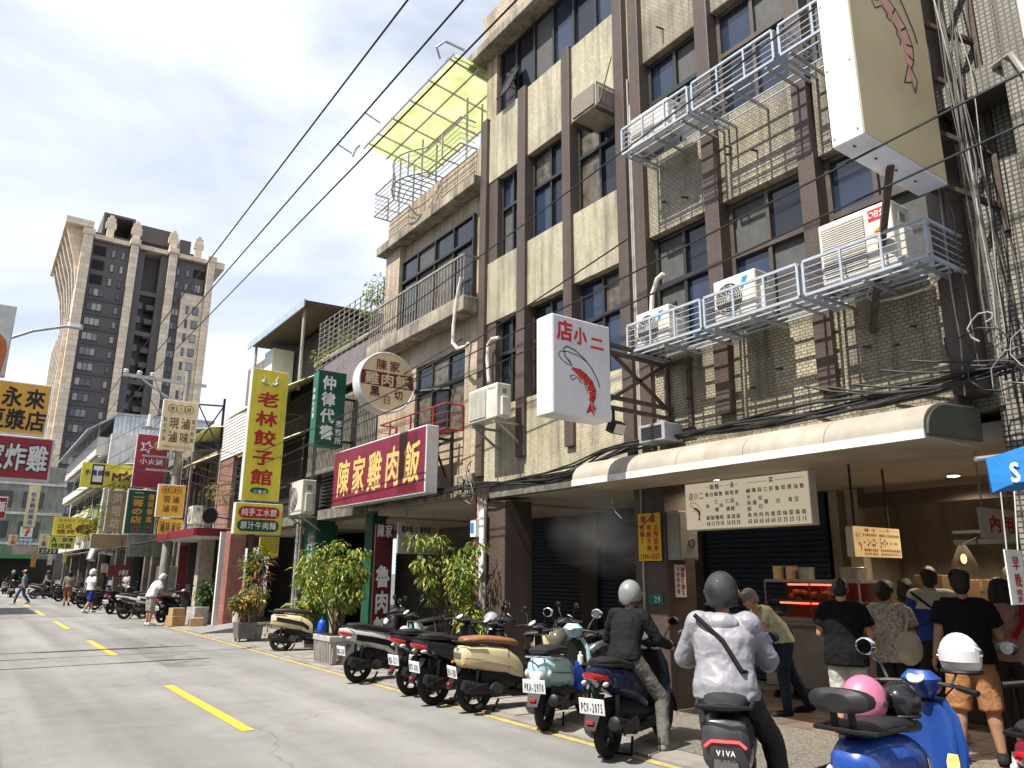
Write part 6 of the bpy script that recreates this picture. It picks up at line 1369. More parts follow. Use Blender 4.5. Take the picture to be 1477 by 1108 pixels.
for k, (lb, y0, y1, z, cl) in enumerate((('dark cloth shop awning before the grey shophouse', 40.5, 45.5, 2.75, (0.03, 0.03, 0.032)), ('brown tin shop awning before the brown shophouse', 46.5, 52, 2.7, (0.12, 0.08, 0.05)), ('grey tin shop awning along the white block', 54, 64, 2.75, (0.16, 0.16, 0.16)), ('black shop awning beside the tin panel', 35.3, 36.8, 2.8, (0.02, 0.02, 0.02)))):
    o = thing('shop_awning', lb, 'awning', (6.4, (y0+y1)/2, z), group='far shop awnings')
    corrug(o, 'sheet', mat('awning_tone_%d' % k, cl, .7, .3, 2), 5.7, 7.4, y0, y1, lambda x, y, z=z: z+(x-5.7)*.22, 'x', .2, .015)
    m = MB()
    for yy in (y0+.1, y1-.1): m.bar((5.75, yy, z-.03), (7.4, yy, z+.33), .04)
    m.bar((5.75, y0, z-.06), (5.75, y1, z-.06), .04); m.build('frame', M_rust, o)
# steel duct and cabinet by the far pole
sd_ = thing('steel_cabinet', 'scuffed steel refrigerator cabinet beside the far shop front', 'cabinet', (6.9, 34.2, .03)); part(sd_, 'body', M_steel, (6.5, 7.3, 33.8, 34.6, .03, 1.9), bevel=.02); part(sd_, 'door', M_galv, (6.54, 7.26, 33.78, 33.798, .15, 1.85))
dc = thing('exhaust_duct', 'bent silver exhaust duct above the far food stall', 'duct', (6.6, 45, 2.9)); q = aty(135, 795, 44.5); m = MB(); m.tube([(q.x+.9, 44.6, q.z), (q.x+.3, 44.5, q.z+.1), (q.x, 44.4, q.z), (q.x-.1, 44.3, q.z-.45)], .22, 12); m.build('duct', M_galv, dc, smooth=True)
# red maroon strips by the pole
mp_ = thing('maroon_pole_banner', 'tall maroon banner beside the far utility pole', 'banner', (6.9, 31.8, .2)); part(mp_, 'cloth', mat('maroon_cloth', (0.15, 0.015, 0.02), .7), (6.75, 7.05, 31.8, 31.82, .4, 2.7)); m = MB(); m.tube([(6.73, 31.82, .03), (6.73, 31.82, 2.8)], .012, 6); m.build('staff', M_galv, mp_)

# goods and utensils in the food shop
rs = random.Random(31)
for k in range(9):
    x, y = 10.1+rs.uniform(0, 1.1), 3.4+k*.2
    o = thing('food_container', ('tall steel', 'squat white', 'brown plastic', 'grey tin', 'red lidded', 'cream tub', 'dark jar', 'green tub', 'pale bucket')[k]+' container on the kitchen work table', 'container', (x, y, 1.275), group='containers on the kitchen table')
    h = rs.uniform(.1, .3); r = rs.uniform(.06, .12); cl = ((.4, .4, .4), (.55, .54, .5), (.2, .1, .05), (.3, .3, .3), (.4, .05, .04), (.5, .45, .32), (.05, .04, .04), (.08, .25, .12), (.5, .5, .46))[k]
    m = MB(); m.tube([(0, 0, 0), (0, 0, h)], [r*.9, r], 14); m.build('body', mat('container_%d' % k, cl, .45), o, local=True, smooth=True); m = MB(); m.tube([(0, 0, h), (0, 0, h+.02)], r*1.04, 14); m.build('lid', M_plast if 'M_plast' in globals() else M_black, o, local=True)
for k in range(7):
    y = 1.8+k*.42; o = thing('hanging_utensil', ('ladle', 'strainer', 'long ladle', 'cleaver', 'sieve', 'tongs', 'spatula')[k]+' hanging from the kitchen pipe rack', 'utensil', (10.64, y, 1.75), group='utensils on the rack')
    m = MB(); m.tube([(10.64, y, 2.12), (10.64, y, 1.84)], .008, 6); m.build('handle', M_steel, o); m = MB(); m.ell((10.64, y, 1.78), (.02, .06, .06), 10, 7); m.build('bowl', M_steel, o, smooth=True)
# ================================================================ scooters
M_tyre = mat('tyre_rubber', (0.010, 0.010, 0.010), 0.85, 0.2, 20)
M_rim = mat('black_rim', (0.02, 0.03, 0.032), 0.4, 0.2, 10, metal=0.4)
M_plast = mat('black_plastic', (0.010, 0.010, 0.011), 0.48, 0.2, 10, 0.15, 200, spec=0.35)
M_seat = mat('black_vinyl_seat', (0.013, 0.013, 0.014), 0.55, 0.2, 12, 0.1, 150)
M_chrome = mat('chrome', (0.75, 0.75, 0.76), 0.12, 0.05, 5, metal=1.0)
M_mir = mat('mirror_glass', (0.80, 0.82, 0.85), 0.04, 0.02, 3, metal=1.0)
M_tail = mat('tail_red', (0.45, 0.012, 0.015), 0.15, 0.1, 10, coat=0.5)
M_amb = mat('amber_lens', (0.55, 0.16, 0.01), 0.15, 0.1, 10)
M_clear = mat('clear_lens', (0.60, 0.60, 0.60), 0.10, 0.1, 10, coat=0.5)
M_plate = mat('plate_white', (0.70, 0.71, 0.72), 0.35, 0.04, 5)
M_exh = mat('exhaust_black', (0.018, 0.017, 0.017), 0.42, 0.3, 10, metal=0.3, spec=0.4)
M_metal = mat('engine_metal', (0.06, 0.06, 0.06), 0.5, 0.3, 12, metal=0.5)
def paint(name, c, rough=0.25):
    """glossy paint under a film of road dust that is thicker in patches"""
    k = 'paint_'+name; new = k not in MATS; m = mat(k, c, rough, 0.06, 6, coat=0.35)
    if new:
        t = m.node_tree; b = t.nodes['Principled BSDF']; g = N(t, 'ShaderNodeNewGeometry'); n = N(t, 'ShaderNodeTexNoise'); n.inputs['Scale'].default_value = 7; n.inputs['Detail'].default_value = 7
        L(t, g.outputs['Position'], n.inputs['Vector']); r = N(t, 'ShaderNodeMapRange'); r.inputs[1].default_value = .35; r.inputs[2].default_value = .7; r.inputs[3].default_value = rough*.7; r.inputs[4].default_value = rough+.32
        L(t, n.outputs[0], r.inputs[0]); L(t, r.outputs[0], b.inputs['Roughness'])
    return m
def rYZ(x, zc, hw, hh, n=16, p=2.6):
    r = []
    for k in range(n):
        a = 2*PI*k/n; c_, s_ = math.cos(a), math.sin(a)
        r.append((x, hw*math.copysign(abs(c_)**(2/p), c_), zc+hh*math.copysign(abs(s_)**(2/p), s_)))
    return r
def rXY(z, cx, hx, hw, n=16, p=2.6, sweep=0.0):
    r = []
    for k in range(n):
        a = 2*PI*k/n; c_, s_ = math.cos(a), math.sin(a)
        yy = hw*math.copysign(abs(s_)**(2/p), s_)
        r.append((cx+hx*math.copysign(abs(c_)**(2/p), c_)-sweep*abs(yy), yy, z))
    return r
def scooter(label, loc, rz, style, body, accent=None, seat=None, plate=None, lean=0.0, group='parked scooters', rack=False, lit=False, windshield=False, name='motor_scooter', steer=0.0):
    o = thing(name, label, 'scooter', (loc[0], loc[1], 0.0), rz, group)
    z0 = loc[2] if len(loc) > 2 else 0.0
    o.location.z = z0; o.rotation_euler = (lean, 0, rz)
    accent = accent or M_plast; seat = seat or M_seat
    def bd(m, nm, mm, par=o, sm=True, **k): return m.build(nm, mm, par, smooth=sm, local=True, **k)
    retro = style in ('retro', 'vespa')
    for nm, x in (('rear_wheel', -0.60), ('front_wheel', 0.66)):
        m = MB(); m.tube([(x, -.035, .245), (x, .035, .245)], .06, 12)
        for k in range(5):
            a = 2*PI*k/5+.3; m.bar((x, 0, .245), (x+.16*math.cos(a), 0, .245+.16*math.sin(a)), .035, .03, up=(0, 1, 0))
        m.torus((x, 0, .245), (0, 1, 0), .165, .018, 24, 6, 1.6); w = bd(m, nm, M_rim)
        m = MB(); m.torus((x, 0, .245), (0, 1, 0), .195, .05, 28, 8, 1.05); bd(m, 'tyre', M_tyre, w)
        m = MB(); m.torus((x, -.045 if x > 0 else .05, .245), (0, 1, 0), .08, .012, 18, 4, .3); bd(m, 'brake_disc', M_chrome, w)
    # rear body
    if retro:
        R_ = [rYZ(-.86, .66, .06, .06), rYZ(-.80, .66, .13, .13), rYZ(-.66, .64, .185, .18, p=2.3), rYZ(-.45, .62, .20, .195, p=2.3), rYZ(-.22, .60, .19, .18, p=2.4), rYZ(-.04, .54, .15, .18), rYZ(.04, .48, .12, .16)]
    elif style == 'boxy':
        R_ = [rYZ(-.84, .70, .12, .08, p=4), rYZ(-.80, .68, .15, .13, p=4), rYZ(-.5, .655, .17, .155, p=4), rYZ(-.2, .62, .17, .16, p=4), rYZ(-.02, .52, .15, .16), rYZ(.06, .45, .12, .14)]
    elif style == 'electric':
        R_ = [rYZ(-.84, .66, .10, .06, p=4), rYZ(-.80, .63, .15, .15, p=4), rYZ(-.55, .60, .17, .19, p=3.5), rYZ(-.25, .57, .17, .19, p=3.5), rYZ(-.02, .5, .15, .17), rYZ(.06, .43, .12, .14)]
    else:
        R_ = [rYZ(-.95, .815, .045, .03), rYZ(-.86, .79, .10, .06), rYZ(-.70, .735, .14, .105), rYZ(-.45, .68, .165, .14), rYZ(-.2, .615, .165, .155), rYZ(0, .50, .145, .17), rYZ(.06, .42, .12, .12)]
    m = MB(); m.loft(R_); rb_ = bd(m, 'rear_body', body)
    for kk in (0, len(R_[0])//2):
        m = MB(); m.tube([(r[kk][0], r[kk][1]*1.004, r[kk][2]-.012) for r in R_[1:-1]], .0035, 5); bd(m, 'panel_seam', M_plast, rb_)
    m = MB(); rr_ = R_[-3]; m.tube([(p_[0]+.01, p_[1]*1.004, rr_[0][2]+(p_[2]-rr_[0][2])*1.004) for p_ in rr_+rr_[:1]], .003, 5); bd(m, 'panel_seam', M_plast, rb_)
    # side accent panel slightly proud
    if not retro:
        for sgn in (-1, 1):
            m = MB()
            ys = [(-.72, .70), (-.45, .655), (-.15, .59), (-.02, .50)]
            m.loft([[(x, sgn*(.145+.028*(1 if i in (1, 2) else .2)), z+.05), (x, sgn*(.15+.03*(1 if i in (1, 2) else .2)), z-.04), (x, sgn*.12, z-.05), (x, sgn*.12, z+.05)] for i, (x, z) in enumerate(ys)]); bd(m, 'side_panel', accent)
    # seat
    if style in ('boxy', 'retro', 'vespa', 'electric'):
        S_ = [rYZ(-.80, .86, .09, .02), rYZ(-.76, .862, .13, .04), rYZ(-.5, .865, .15, .048), rYZ(-.25, .84, .15, .05), rYZ(-.05, .81, .12, .045), rYZ(.02, .79, .06, .02)]
        if style == 'boxy': S_ = [[(x, y, z+.02) for x, y, z in r] for r in S_]
    else:
        S_ = [rYZ(-.84, .89, .06, .015), rYZ(-.78, .885, .11, .035), rYZ(-.58, .875, .135, .045), rYZ(-.42, .835, .145, .05), rYZ(-.2, .805, .15, .05), rYZ(.0, .79, .10, .04), rYZ(.05, .77, .05, .02)]
    m = MB(); m.loft(S_); bd(m, 'seat', seat)
    # under seat, floor, engine
    m = MB(); m.loft([rYZ(-.55, .42, .10, .12), rYZ(-.2, .40, .13, .12), rYZ(.05, .34, .14, .10)]); bd(m, 'chassis_cover', M_plast)
    m = MB(); m.box(-.06, .44, -.165, .165, .27, .325); bd(m, 'floorboard', M_plast, sm=False, bevel=.015)
    m = MB(); m.box(-.1, .40, -.11, .11, .17, .268); bd(m, 'belly_pan', M_plast, sm=False, bevel=.02)
    m = MB(); m.loft([rYZ(-.78, .27, .06, .05), rYZ(-.70, .26, .085, .085), rYZ(-.42, .27, .10, .10), rYZ(-.15, .28, .08, .08)])
    for p_ in range(1):
        m.v = [(v[0], v[1]+.10, v[2]) for v in m.v]
    m.tube([(-.36, -.18, .28), (-.36, -.10, .28)], .085, 16); m.tube([(-.3, -.1, .3), (-.1, 0, .3)], .06, 10)
    bd(m, 'engine', M_metal)
    m = MB(); m.tube([(-.15, -.13, .24), (-.35, -.17, .22), (-.48, -.19, .27), (-.55, -.19, .29), (-.78, -.20, .345), (-.86, -.20, .365), (-.87, -.20, .367)], [.02, .022, .03, .065, .072, .062, .03], 14); ex = bd(m, 'exhaust', M_exh)
    m = MB(); m.obox((-.66, -.265, .32), (.28, .015, .075), (0, -.22, 0)); bd(m, 'heat_shield', M_plast if style != 'sport2' else M_metal, ex, bevel=.006)
    for sgn in (-1, 1):
        m = MB(); m.tube([(-.62, sgn*.10, .30), (-.60, sgn*.11, .58)], .022, 8); bd(m, 'shock_absorber', M_metal)
    m = MB(); m.bar((-.30, -.11, .16), (-.40, -.14, .015), .022); m.bar((-.30, .11, .16), (-.40, .14, .015), .022); m.bar((-.40, -.15, .015), (-.40, .15, .015), .022); bd(m, 'centre_stand', M_exh, sm=False)
    # tail, plate
    tz_ = .70 if retro else (.66 if style != 'sport' else .75)
    if style == 'sport':
        m = MB(); m.loft([rYZ(-.965, .785, .05, .016, p=3), rYZ(-.93, .77, .09, .032, p=3), rYZ(-.80, .745, .128, .034, p=3)]); bd(m, 'tail_light', M_tail)
        for sgn in (-1, 1):
            m = MB(); m.ell((-.84, sgn*.115, .695), (.055, .022, .024), 10, 6); bd(m, 'turn_signal', M_clear)
    elif style == 'electric':
        for sgn, a, b in ((-1, 0, .12), (1, 0, .12)):
            m = MB(); m.bar((-.846, a*sgn, .66), (-.842, sgn*.09, .66), .02, .014); m.bar((-.842, sgn*.085, .662), (-.84, sgn*.13, .625), .02, .014); bd(m, 'tail_light', mat('lit_tail_red', (0.6, 0.02, 0.02), 0.3, emit=(1.0, 0.05, 0.05), es=2.2), sm=False)
    elif retro:
        m = MB(); m.loft([rYZ(-.885, .60, .06, .045, p=3), rYZ(-.86, .60, .085, .065, p=3), rYZ(-.80, .60, .10, .075, p=3)]); bd(m, 'tail_light', M_clear if style == 'retro' else mat('vespa_lens', (0.62, 0.30, 0.30), 0.15, 0.4, 30, coat=.5))
        for sgn in (-1, 1):
            m = MB(); m.ell((-.785, sgn*.135, .62), (.045, .028, .045), 10, 6); bd(m, 'turn_signal', M_clear)
    else:
        m = MB(); m.box(-.852, -.835, -.10, .10, .66, .73); bd(m, 'tail_light', mat('smoked_lens', (0.10, 0.09, 0.085), 0.2), sm=False, bevel=.01)
        for sgn in (-1, 1):
            m = MB(); m.ell((-.83, sgn*.155, .60), (.03, .02, .02), 8, 5); bd(m, 'turn_signal', M_amb)
    m = MB(); m.loft([[(-.80, -.07, .55), (-.80, .07, .55), (-.78, .07, .60), (-.78, -.07, .60)], [(-.90, -.08, .44), (-.90, .08, .44), (-.88, .08, .47), (-.88, -.08, .47)], [(-.97, -.06, .30), (-.97, .06, .30), (-.95, .06, .32), (-.95, -.06, .32)]]); bd(m, 'rear_fender', body if style == 'sport2' else M_plast, sm=False)
    m = MB(); m.box(-.965, -.945, -.035, .035, .35, .38); bd(m, 'reflector', M_tail, sm=False)
    if plate is not None:
        R_p = Matrix.Rotation(-.16, 3, 'Y'); c_ = Vector((-.915, 0, .50))
        m = MB(); m.obox(c_, (.006, .27, .145), R_p); pl = bd(m, 'number_plate', M_plate, sm=False, bevel=.004)
        m = MB(); hline(m, plate, c_+R_p @ Vector((-.0045, .118, -.05)), R_p @ UYn, R_p @ UZ, 0, 0, .236, .085, .02, .2); m.build('plate_number', P_black, pl, local=True, fix=False)
    if style in ('boxy', 'sport', 'retro'):
        m = MB(); hz = .80 if retro else .86; m.tube([(-.55, -.17, hz-.02), (-.80, -.15, hz), (-.92, 0, hz+.01), (-.80, .15, hz), (-.55, .17, hz-.02)], .013, 8); bd(m, 'grab_rail', M_chrome if style == 'retro' else M_plast)
        if style == 'retro':
            m = MB(); m.tube([(-.80, -.07, hz), (-.95, -.07, hz+.01), (-.95, .07, hz+.01), (-.80, .07, hz)], .01, 6); bd(m, 'rear_rack', M_chrome)
    # front end
    if retro: A_ = [rXY(.26, .46, .045, .15, sweep=.1), rXY(.40, .50, .04, .19, sweep=.25), rXY(.62, .50, .035, .215, sweep=.35), rXY(.82, .46, .035, .19, sweep=.3), rXY(.93, .42, .035, .12, sweep=.2)]
    else: A_ = [rXY(.26, .46, .05, .15), rXY(.40, .50, .07, .18, sweep=.2), rXY(.60, .53, .09, .195, sweep=.35), rXY(.78, .50, .10, .185, sweep=.4), rXY(.92, .43, .07, .13, sweep=.2)]
    m = MB(); m.loft(A_); bd(m, 'leg_shield', body)
    m = MB(); m.loft([rXY(.30, .40, .03, .12), rXY(.55, .42, .03, .16), rXY(.80, .39, .03, .15), rXY(.90, .37, .03, .09)]); bd(m, 'inner_shield', M_plast if style != 'vespa' else body)
    m = MB(); m.loft([rXY(.42, .60, .05, .06), rXY(.60, .60, .06, .075), rXY(.85, .52, .05, .06)]); bd(m, 'nose', accent if not retro else body)
    fr_ = thing_part = None
    m = MB(); m.tube([(.66, .075, .245), (.56, .06, .60)], .022, 8); m.tube([(.66, -.075, .245), (.56, -.06, .60)], .022, 8); m.tube([(.56, 0, .5), (.36, 0, 1.0)], .025, 8); bd(m, 'fork', M_metal)
    m = MB(); rings = []
    for k in range(9):
        a = math.radians(lerp(-5, 165, k/8)); rr = .275
        cxx, czz = .66+rr*math.cos(a), .245+rr*math.sin(a)
        rings.append([(cxx, yy, czz+dz) for yy, dz in ((-.07, -.05), (-.06, .0), (0, .015), (.06, .0), (.07, -.05))])
    m.loft(rings, caps=False, closed=False); bd(m, 'front_fender', body)
    if retro: m = MB(); m.loft([rXY(.93, .38, .05, .06), rXY(.99, .37, .10, .11), rXY(1.05, .35, .10, .12), rXY(1.10, .33, .04, .07)]); bd(m, 'handlebar_cover', body)
    else: m = MB(); m.loft([rYZ(.24, 1.0, .06, .03), rYZ(.32, 1.01, .14, .045), rYZ(.42, 1.0, .13, .06), rYZ(.50, .97, .07, .04)]); bd(m, 'handlebar_cover', M_plast if style != 'electric' else body)
    m = MB(); m.ell((.47 if retro else .55, 0, 1.0 if retro else .80), (.05, .085, .075), 14, 8); bd(m, 'headlight', M_clear)
    m = MB(); m.tube([(.25, .34, 1.0), (.30, .22, 1.02), (.36, .0, 1.03), (.30, -.22, 1.02), (.25, -.34, 1.0)], .013, 8); hb_ = bd(m, 'handlebar', M_metal)
    for sgn in (-1, 1):
        m = MB(); m.tube([(.235, sgn*.37, .997), (.285, sgn*.245, 1.016)], .019, 10); bd(m, 'grip', M_plast, hb_)
        m = MB(); m.tube([(.29, sgn*.36, .99), (.34, sgn*.22, 1.01)], .008, 6); bd(m, 'brake_lever', M_metal, hb_)
        m = MB(); m.tube([(.31, sgn*.20, 1.03), (.33, sgn*.24, 1.12), (.32, sgn*.30, 1.19)], .008, 6); mr = bd(m, 'mirror_stalk', M_chrome if style in ('retro', 'vespa') else M_plast)
        m = MB()
        m.ell((.32, sgn*.33, 1.23), (.022, .075, .06 if retro else .045), 14, 8); bd(m, 'mirror', M_chrome if retro else M_plast, mr)
        m = MB(); m.disc((.299, sgn*.33, 1.23), (-1, 0, 0), .05 if retro else .04, 16, .004); bd(m, 'mirror_glass', M_mir, mr)
    for sgn in (-1, 1):
        m = MB(); m.tube([(.33, sgn*.22, 1.0), (.44, sgn*.17, 1.0), (.50, sgn*.09, .93), (.52, sgn*.04, .86)], .006, 6); bd(m, 'brake_cable', M_plast)
    m = MB(); m.box(-.02, .36, -.13, .13, .3255, .331); bd(m, 'foot_mat', M_seat, sm=False)
    m = MB(); m.disc((.375, .07, .80), (-1, 0, .1), .018, 12, .01); bd(m, 'ignition_lock', M_chrome)
    m = MB(); m.disc((.265, 0, 1.055), (-.6, 0, .8), .055, 16, .012); bd(m, 'speedometer', mat('dial_face', (0.45, 0.45, 0.43), 0.25, 0.4, 40))
    if rack:
        m = MB()
        m.tube([(-.50, -.19, .86), (-.86, -.17, .87), (-.90, 0, .875), (-.86, .17, .87), (-.50, .19, .86)], .014, 8); bd(m, 'grab_rail', M_plast)
    return o
C_black = paint('black', (0.012, 0.012, 0.013)); C_white = paint('white', (0.55, 0.54, 0.52)); C_cream = paint('cream', (0.56, 0.47, 0.28)); C_mint = paint('mint', (0.33, 0.52, 0.54)); C_navy = paint('navy', (0.018, 0.024, 0.065)); C_blue = paint('blue', (0.018, 0.065, 0.29), .22); C_dred = paint('dark_red', (0.20, 0.012, 0.02)); C_sil = paint('silver', (0.36, 0.36, 0.37)); C_dgrey = paint('dark_grey', (0.045, 0.045, 0.05))
M_tan = mat('tan_seat', (0.26, 0.11, 0.05), 0.5, 0.15, 12)
def at_rear(px, py, rz, z=0.0):
    """origin of a scooter whose rear wheel touches the ground at this pixel"""
    p = gp(px, py, z); return (p.x+.60*math.cos(rz), p.y+.60*math.sin(rz), z)
rd = math.radians
ZP = 0.03
sc1 = scooter('white and black scooter with blue tail and a blue bag, right of the concrete planter', at_rear(515, 985, rd(4)), rd(4), 'sport', C_white, C_black, plate='MAX-2650')
sc2 = scooter('black scooter with red tail light behind the small concrete pot', at_rear(592, 1003, rd(6)), rd(6), 'sport', C_black, plate='MZA-5217')
sc3 = scooter('glossy black sport scooter left of the cream one', at_rear(625, 1017, rd(2)), rd(2), 'sport', C_black, C_dgrey, plate='NTY-6301')
sc4 = scooter('cream and black boxy scooter with a tan seat', at_rear(683, 1028, rd(-6)), rd(-6), 'boxy', C_cream, C_cream, M_tan, plate='EPA-7208')
sc5 = scooter('mint retro scooter with plate PKA-2970', at_rear(786, 1054, rd(30)), rd(30), 'retro', C_mint, plate='PKA-2970')
sc6 = scooter('dark blue scooter with plate PCV-2075 under the rider in black', at_rear(878, 1094, rd(20)), rd(20), 'sport', C_navy, C_navy, plate='PCV-2075', group='scooters with riders')
sc7 = scooter('black electric scooter with a red light bar under the rider in silver', (4.86, 4.02), rd(37), 'electric', C_dgrey, M_plast, group='scooters with riders', rack=True)
m = MB(); hline(m, 'VIVA', Vector((-.853, .06, .575)), UYn, UZ, 0, 0, .12, .035, .02); m.build('model_lettering', P_whi, sc7, local=True, fix=False)
sc8 = scooter('shiny blue retro scooter with pink and white helmets at the lower right', (5.0, 2.75), rd(8), 'vespa', C_blue, rack=True)
sc9 = scooter('dark red and white scooter tail cut by the lower right corner', (5.72, 2.12), rd(10), 'sport', C_dred, C_white)
sc10 = scooter('old black and cream scooter parked side-on beside the potted shrubs', at_rear(404, 941, rd(-22)), rd(-22), 'boxy', C_cream, M_plast, plate='BAM-118')
# second row deeper on the pavement, mostly hidden
sc11 = scooter('dark scooter tucked behind the black ones by the left tiled column', (7.15, 9.7, ZP), rd(150), 'sport', C_black, plate=None)
sc12 = scooter('dark scooter half hidden in front of the navy shutter', (7.75, 9.0, ZP), rd(165), 'sport', C_dgrey, plate=None)
sc13 = scooter('black scooter half hidden behind the concrete planter', (7.0, 13.0, ZP), rd(170), 'sport', C_black, plate=None)
far = [('black scooter with a red tail light by the man in blue shorts', 'sport', C_black, 158, 886, 40), ('silver scooter leaning behind the old man', 'sport', C_sil, 178, 893, -15), ('white plated scooter next to the old man', 'sport', C_black, 232, 899, 35),
       ('grey scooter behind the man in blue shorts', 'boxy', C_dgrey, 118, 878, -10), ('white fronted far scooter beside the woman in brown', 'sport', C_white, 108, 872, 20), ('black far scooter in the row past the brown shirt woman', 'sport', C_black, 100, 868, 10),
       ('black far scooter left of the woman in brown', 'boxy', C_black, 84, 868, -5), ('grey far scooter being wheeled out side-on', 'sport', C_dgrey, 47, 864, -30), ('black scooter ridden away at the far left', 'sport', C_black, 14, 862, 85), ('pale scooter far left behind the ridden one', 'sport', C_white, 4, 857, 80),
       ('dark far scooter behind the yellow banner', 'sport', C_black, 136, 880, 0), ('silver far scooter under the loudspeaker end of the row', 'boxy', C_sil, 205, 893, -20), ('dark far scooter in the row behind the silver one', 'boxy', C_black, 196, 888, 5),
       ('black far scooter past the wheeled one', 'sport', C_black, 72, 862, 5), ('navy far scooter past the wheeled one', 'sport', C_navy, 64, 860, 15)]
protos = {}
for lb, st, cl, px, py, a in far:
    loc = at_rear(px, py, rd(a)); k = (st, cl.name)
    if k not in protos: protos[k] = scooter(lb, loc, rd(a), st, cl, plate='MKR-3081')
    else:
        o = copy_tree(protos[k]); o.location = loc; o.rotation_euler = (0, 0, rd(a)); o['label'] = lb
# ---------------- helmets and odds carried by scooters
def helmet(label, loc, rz, mm, visor=None, s=1.0, full=False, parent=None, name='helmet', rx=0.0):
    if parent is None: o = thing(name, label, 'helmet', loc, rz, group='helmets left on scooters')
    else:
        o = bpy.data.objects.new(name, None); COL.objects.link(o); o.parent = parent; o.location = loc; o.rotation_euler = (0, 0, rz)
    def bd(m, nm, q): return m.build(nm, q, o, smooth=True, local=True)
    m = MB(); rings = []
    for k in range(10):
        a = lerp(-.62, PI/2, k/9); c_ = max(math.cos(a), .02)
        rings.append([((.135*c_*math.cos(t_)-.005)*s, .118*c_*math.sin(t_)*s, (.145*math.sin(a)+(.02*math.cos(t_) if a < 0 else 0))*s) for t_ in [2*PI*j/20 for j in range(20)]])
    m.loft(rings); bd(m, 'helmet_shell' if parent is None else 'helmet_shell', mm)
    m = MB(); m.loft([[(.137*math.cos(t_)*s, .12*math.sin(t_)*s, (-.02)*s), (.14*math.cos(t_)*s, .122*math.sin(t_)*s, .045*s)] for t_ in [lerp(-1.15, 1.15, j/10) for j in range(11)]], caps=False, closed=False); bd(m, 'visor', visor or M_plast)
    m = MB(); m.torus((-.004*s, 0, -.082*s), (0, 0, 1), .108*s, .012*s, 22, 6); bd(m, 'trim', M_plast)
    for q in (-1, 1):
        m = MB(); m.disc((.03*s, q*.114*s, .0), (0, q, 0), .018*s, 12, .006*s); bd(m, 'visor_pivot', M_chrome)
    return o
def on(sc, x, y, z):
    sc_m = Matrix.Translation(sc.location) @ Euler(sc.rotation_euler).to_matrix().to_4x4(); return tuple(sc_m @ Vector((x, y, z)))
helmet('pink open helmet lying on the blue scooter seat', on(sc8, -.42, .06, .97), rd(-15), paint('pink', (0.48, 0.14, 0.24)), M_plast, 1.05)
pv_ = thing('black_visor_helmet', 'glossy black open helmet beside the pink one', 'helmet', on(sc8, -.20, -.06, .96)); m = MB(); m.ell((0, 0, 0), (.13, .12, .125), 18, 10); m.build('helmet_shell', paint('gloss_black', (0.01, 0.01, 0.011), .12), pv_, smooth=True, local=True); m = MB(); m.torus((0, 0, -.07), (0, 0, 1), .10, .012, 20, 6); m.build('trim', M_seat, pv_, local=True)
helmet('white helmet hung on the blue scooter handlebar', on(sc8, .34, -.26, 1.20), rd(200), paint('helmet_white', (0.62, 0.62, 0.62)), paint('helmet_white', (0.62, 0.62, 0.62)), 1.05)
helmet('small bronze half helmet on the mint scooter', on(sc5, -.12, .02, .93), rd(20), paint('bronze', (0.09, 0.085, 0.06), .2), None, .9)
helmet('grey and red helmet on the scooter behind the sport scooters', (6.9, 10.3, .98), rd(120), paint('helmet_grey', (0.28, 0.28, 0.29)), None, 1.0)
helmet('white helmet hung on the first scooter by the planter', on(sc1, .15, -.15, .72), rd(60), paint('helmet_white', (0.62, 0.62, 0.62)), None, .9)
def bag(label, loc, r, mm, squash=1.0):
    o = thing('plastic_bag', label, 'bag', loc); m = MB(); rb = random.Random(4); rings = []
    for k in range(9):
        a = -PI/2+PI*k/8; c_ = max(.03, math.cos(a)); rings.append([(r*c_*math.cos(t_)*(1+rb.uniform(-.18, .18)), r*c_*math.sin(t_)*(1+rb.uniform(-.18, .18)), r*1.3*squash*math.sin(a)) for t_ in [2*PI*j/12 for j in range(12)]])
    m.loft(rings); m.build('bag', mm, o, smooth=True, local=True)
    m = MB(); m.tube([(0, -.03, r*1.2), (0, -.02, r*1.2+.1), (0, .02, r*1.2+.1), (0, .03, r*1.2)], .012, 6); m.build('handle', mm, o, local=True); return o
bag('light blue plastic bag hanging on the first scooter', on(sc1, .25, -.18, .62), .13, mat('blue_bag', (0.12, 0.42, 0.55), .3, .3, 14))
bag('bright blue bag in the footwell of the mint scooter', on(sc5, .22, -.10, .45), .09, mat('royal_blue_bag', (0.02, 0.08, 0.5), .4, .3, 14), 1.5)
bag('blue bag on the old cream scooter', on(sc10, .25, -.12, .52), .10, mat('royal_blue_bag', (0.02, 0.08, 0.5)), 1.4)
bt = thing('drink_bottle', 'small cream bottle in the mint scooter pocket', 'bottle', on(sc5, .33, -.10, .62)); m = MB(); m.tube([(0, 0, 0), (0, 0, .1), (0, 0, .12), (0, 0, .15)], [.035, .035, .015, .015], 12); m.build('bottle', mat('bottle_cream', (0.6, 0.58, 0.45), .4), bt, local=True, smooth=True)
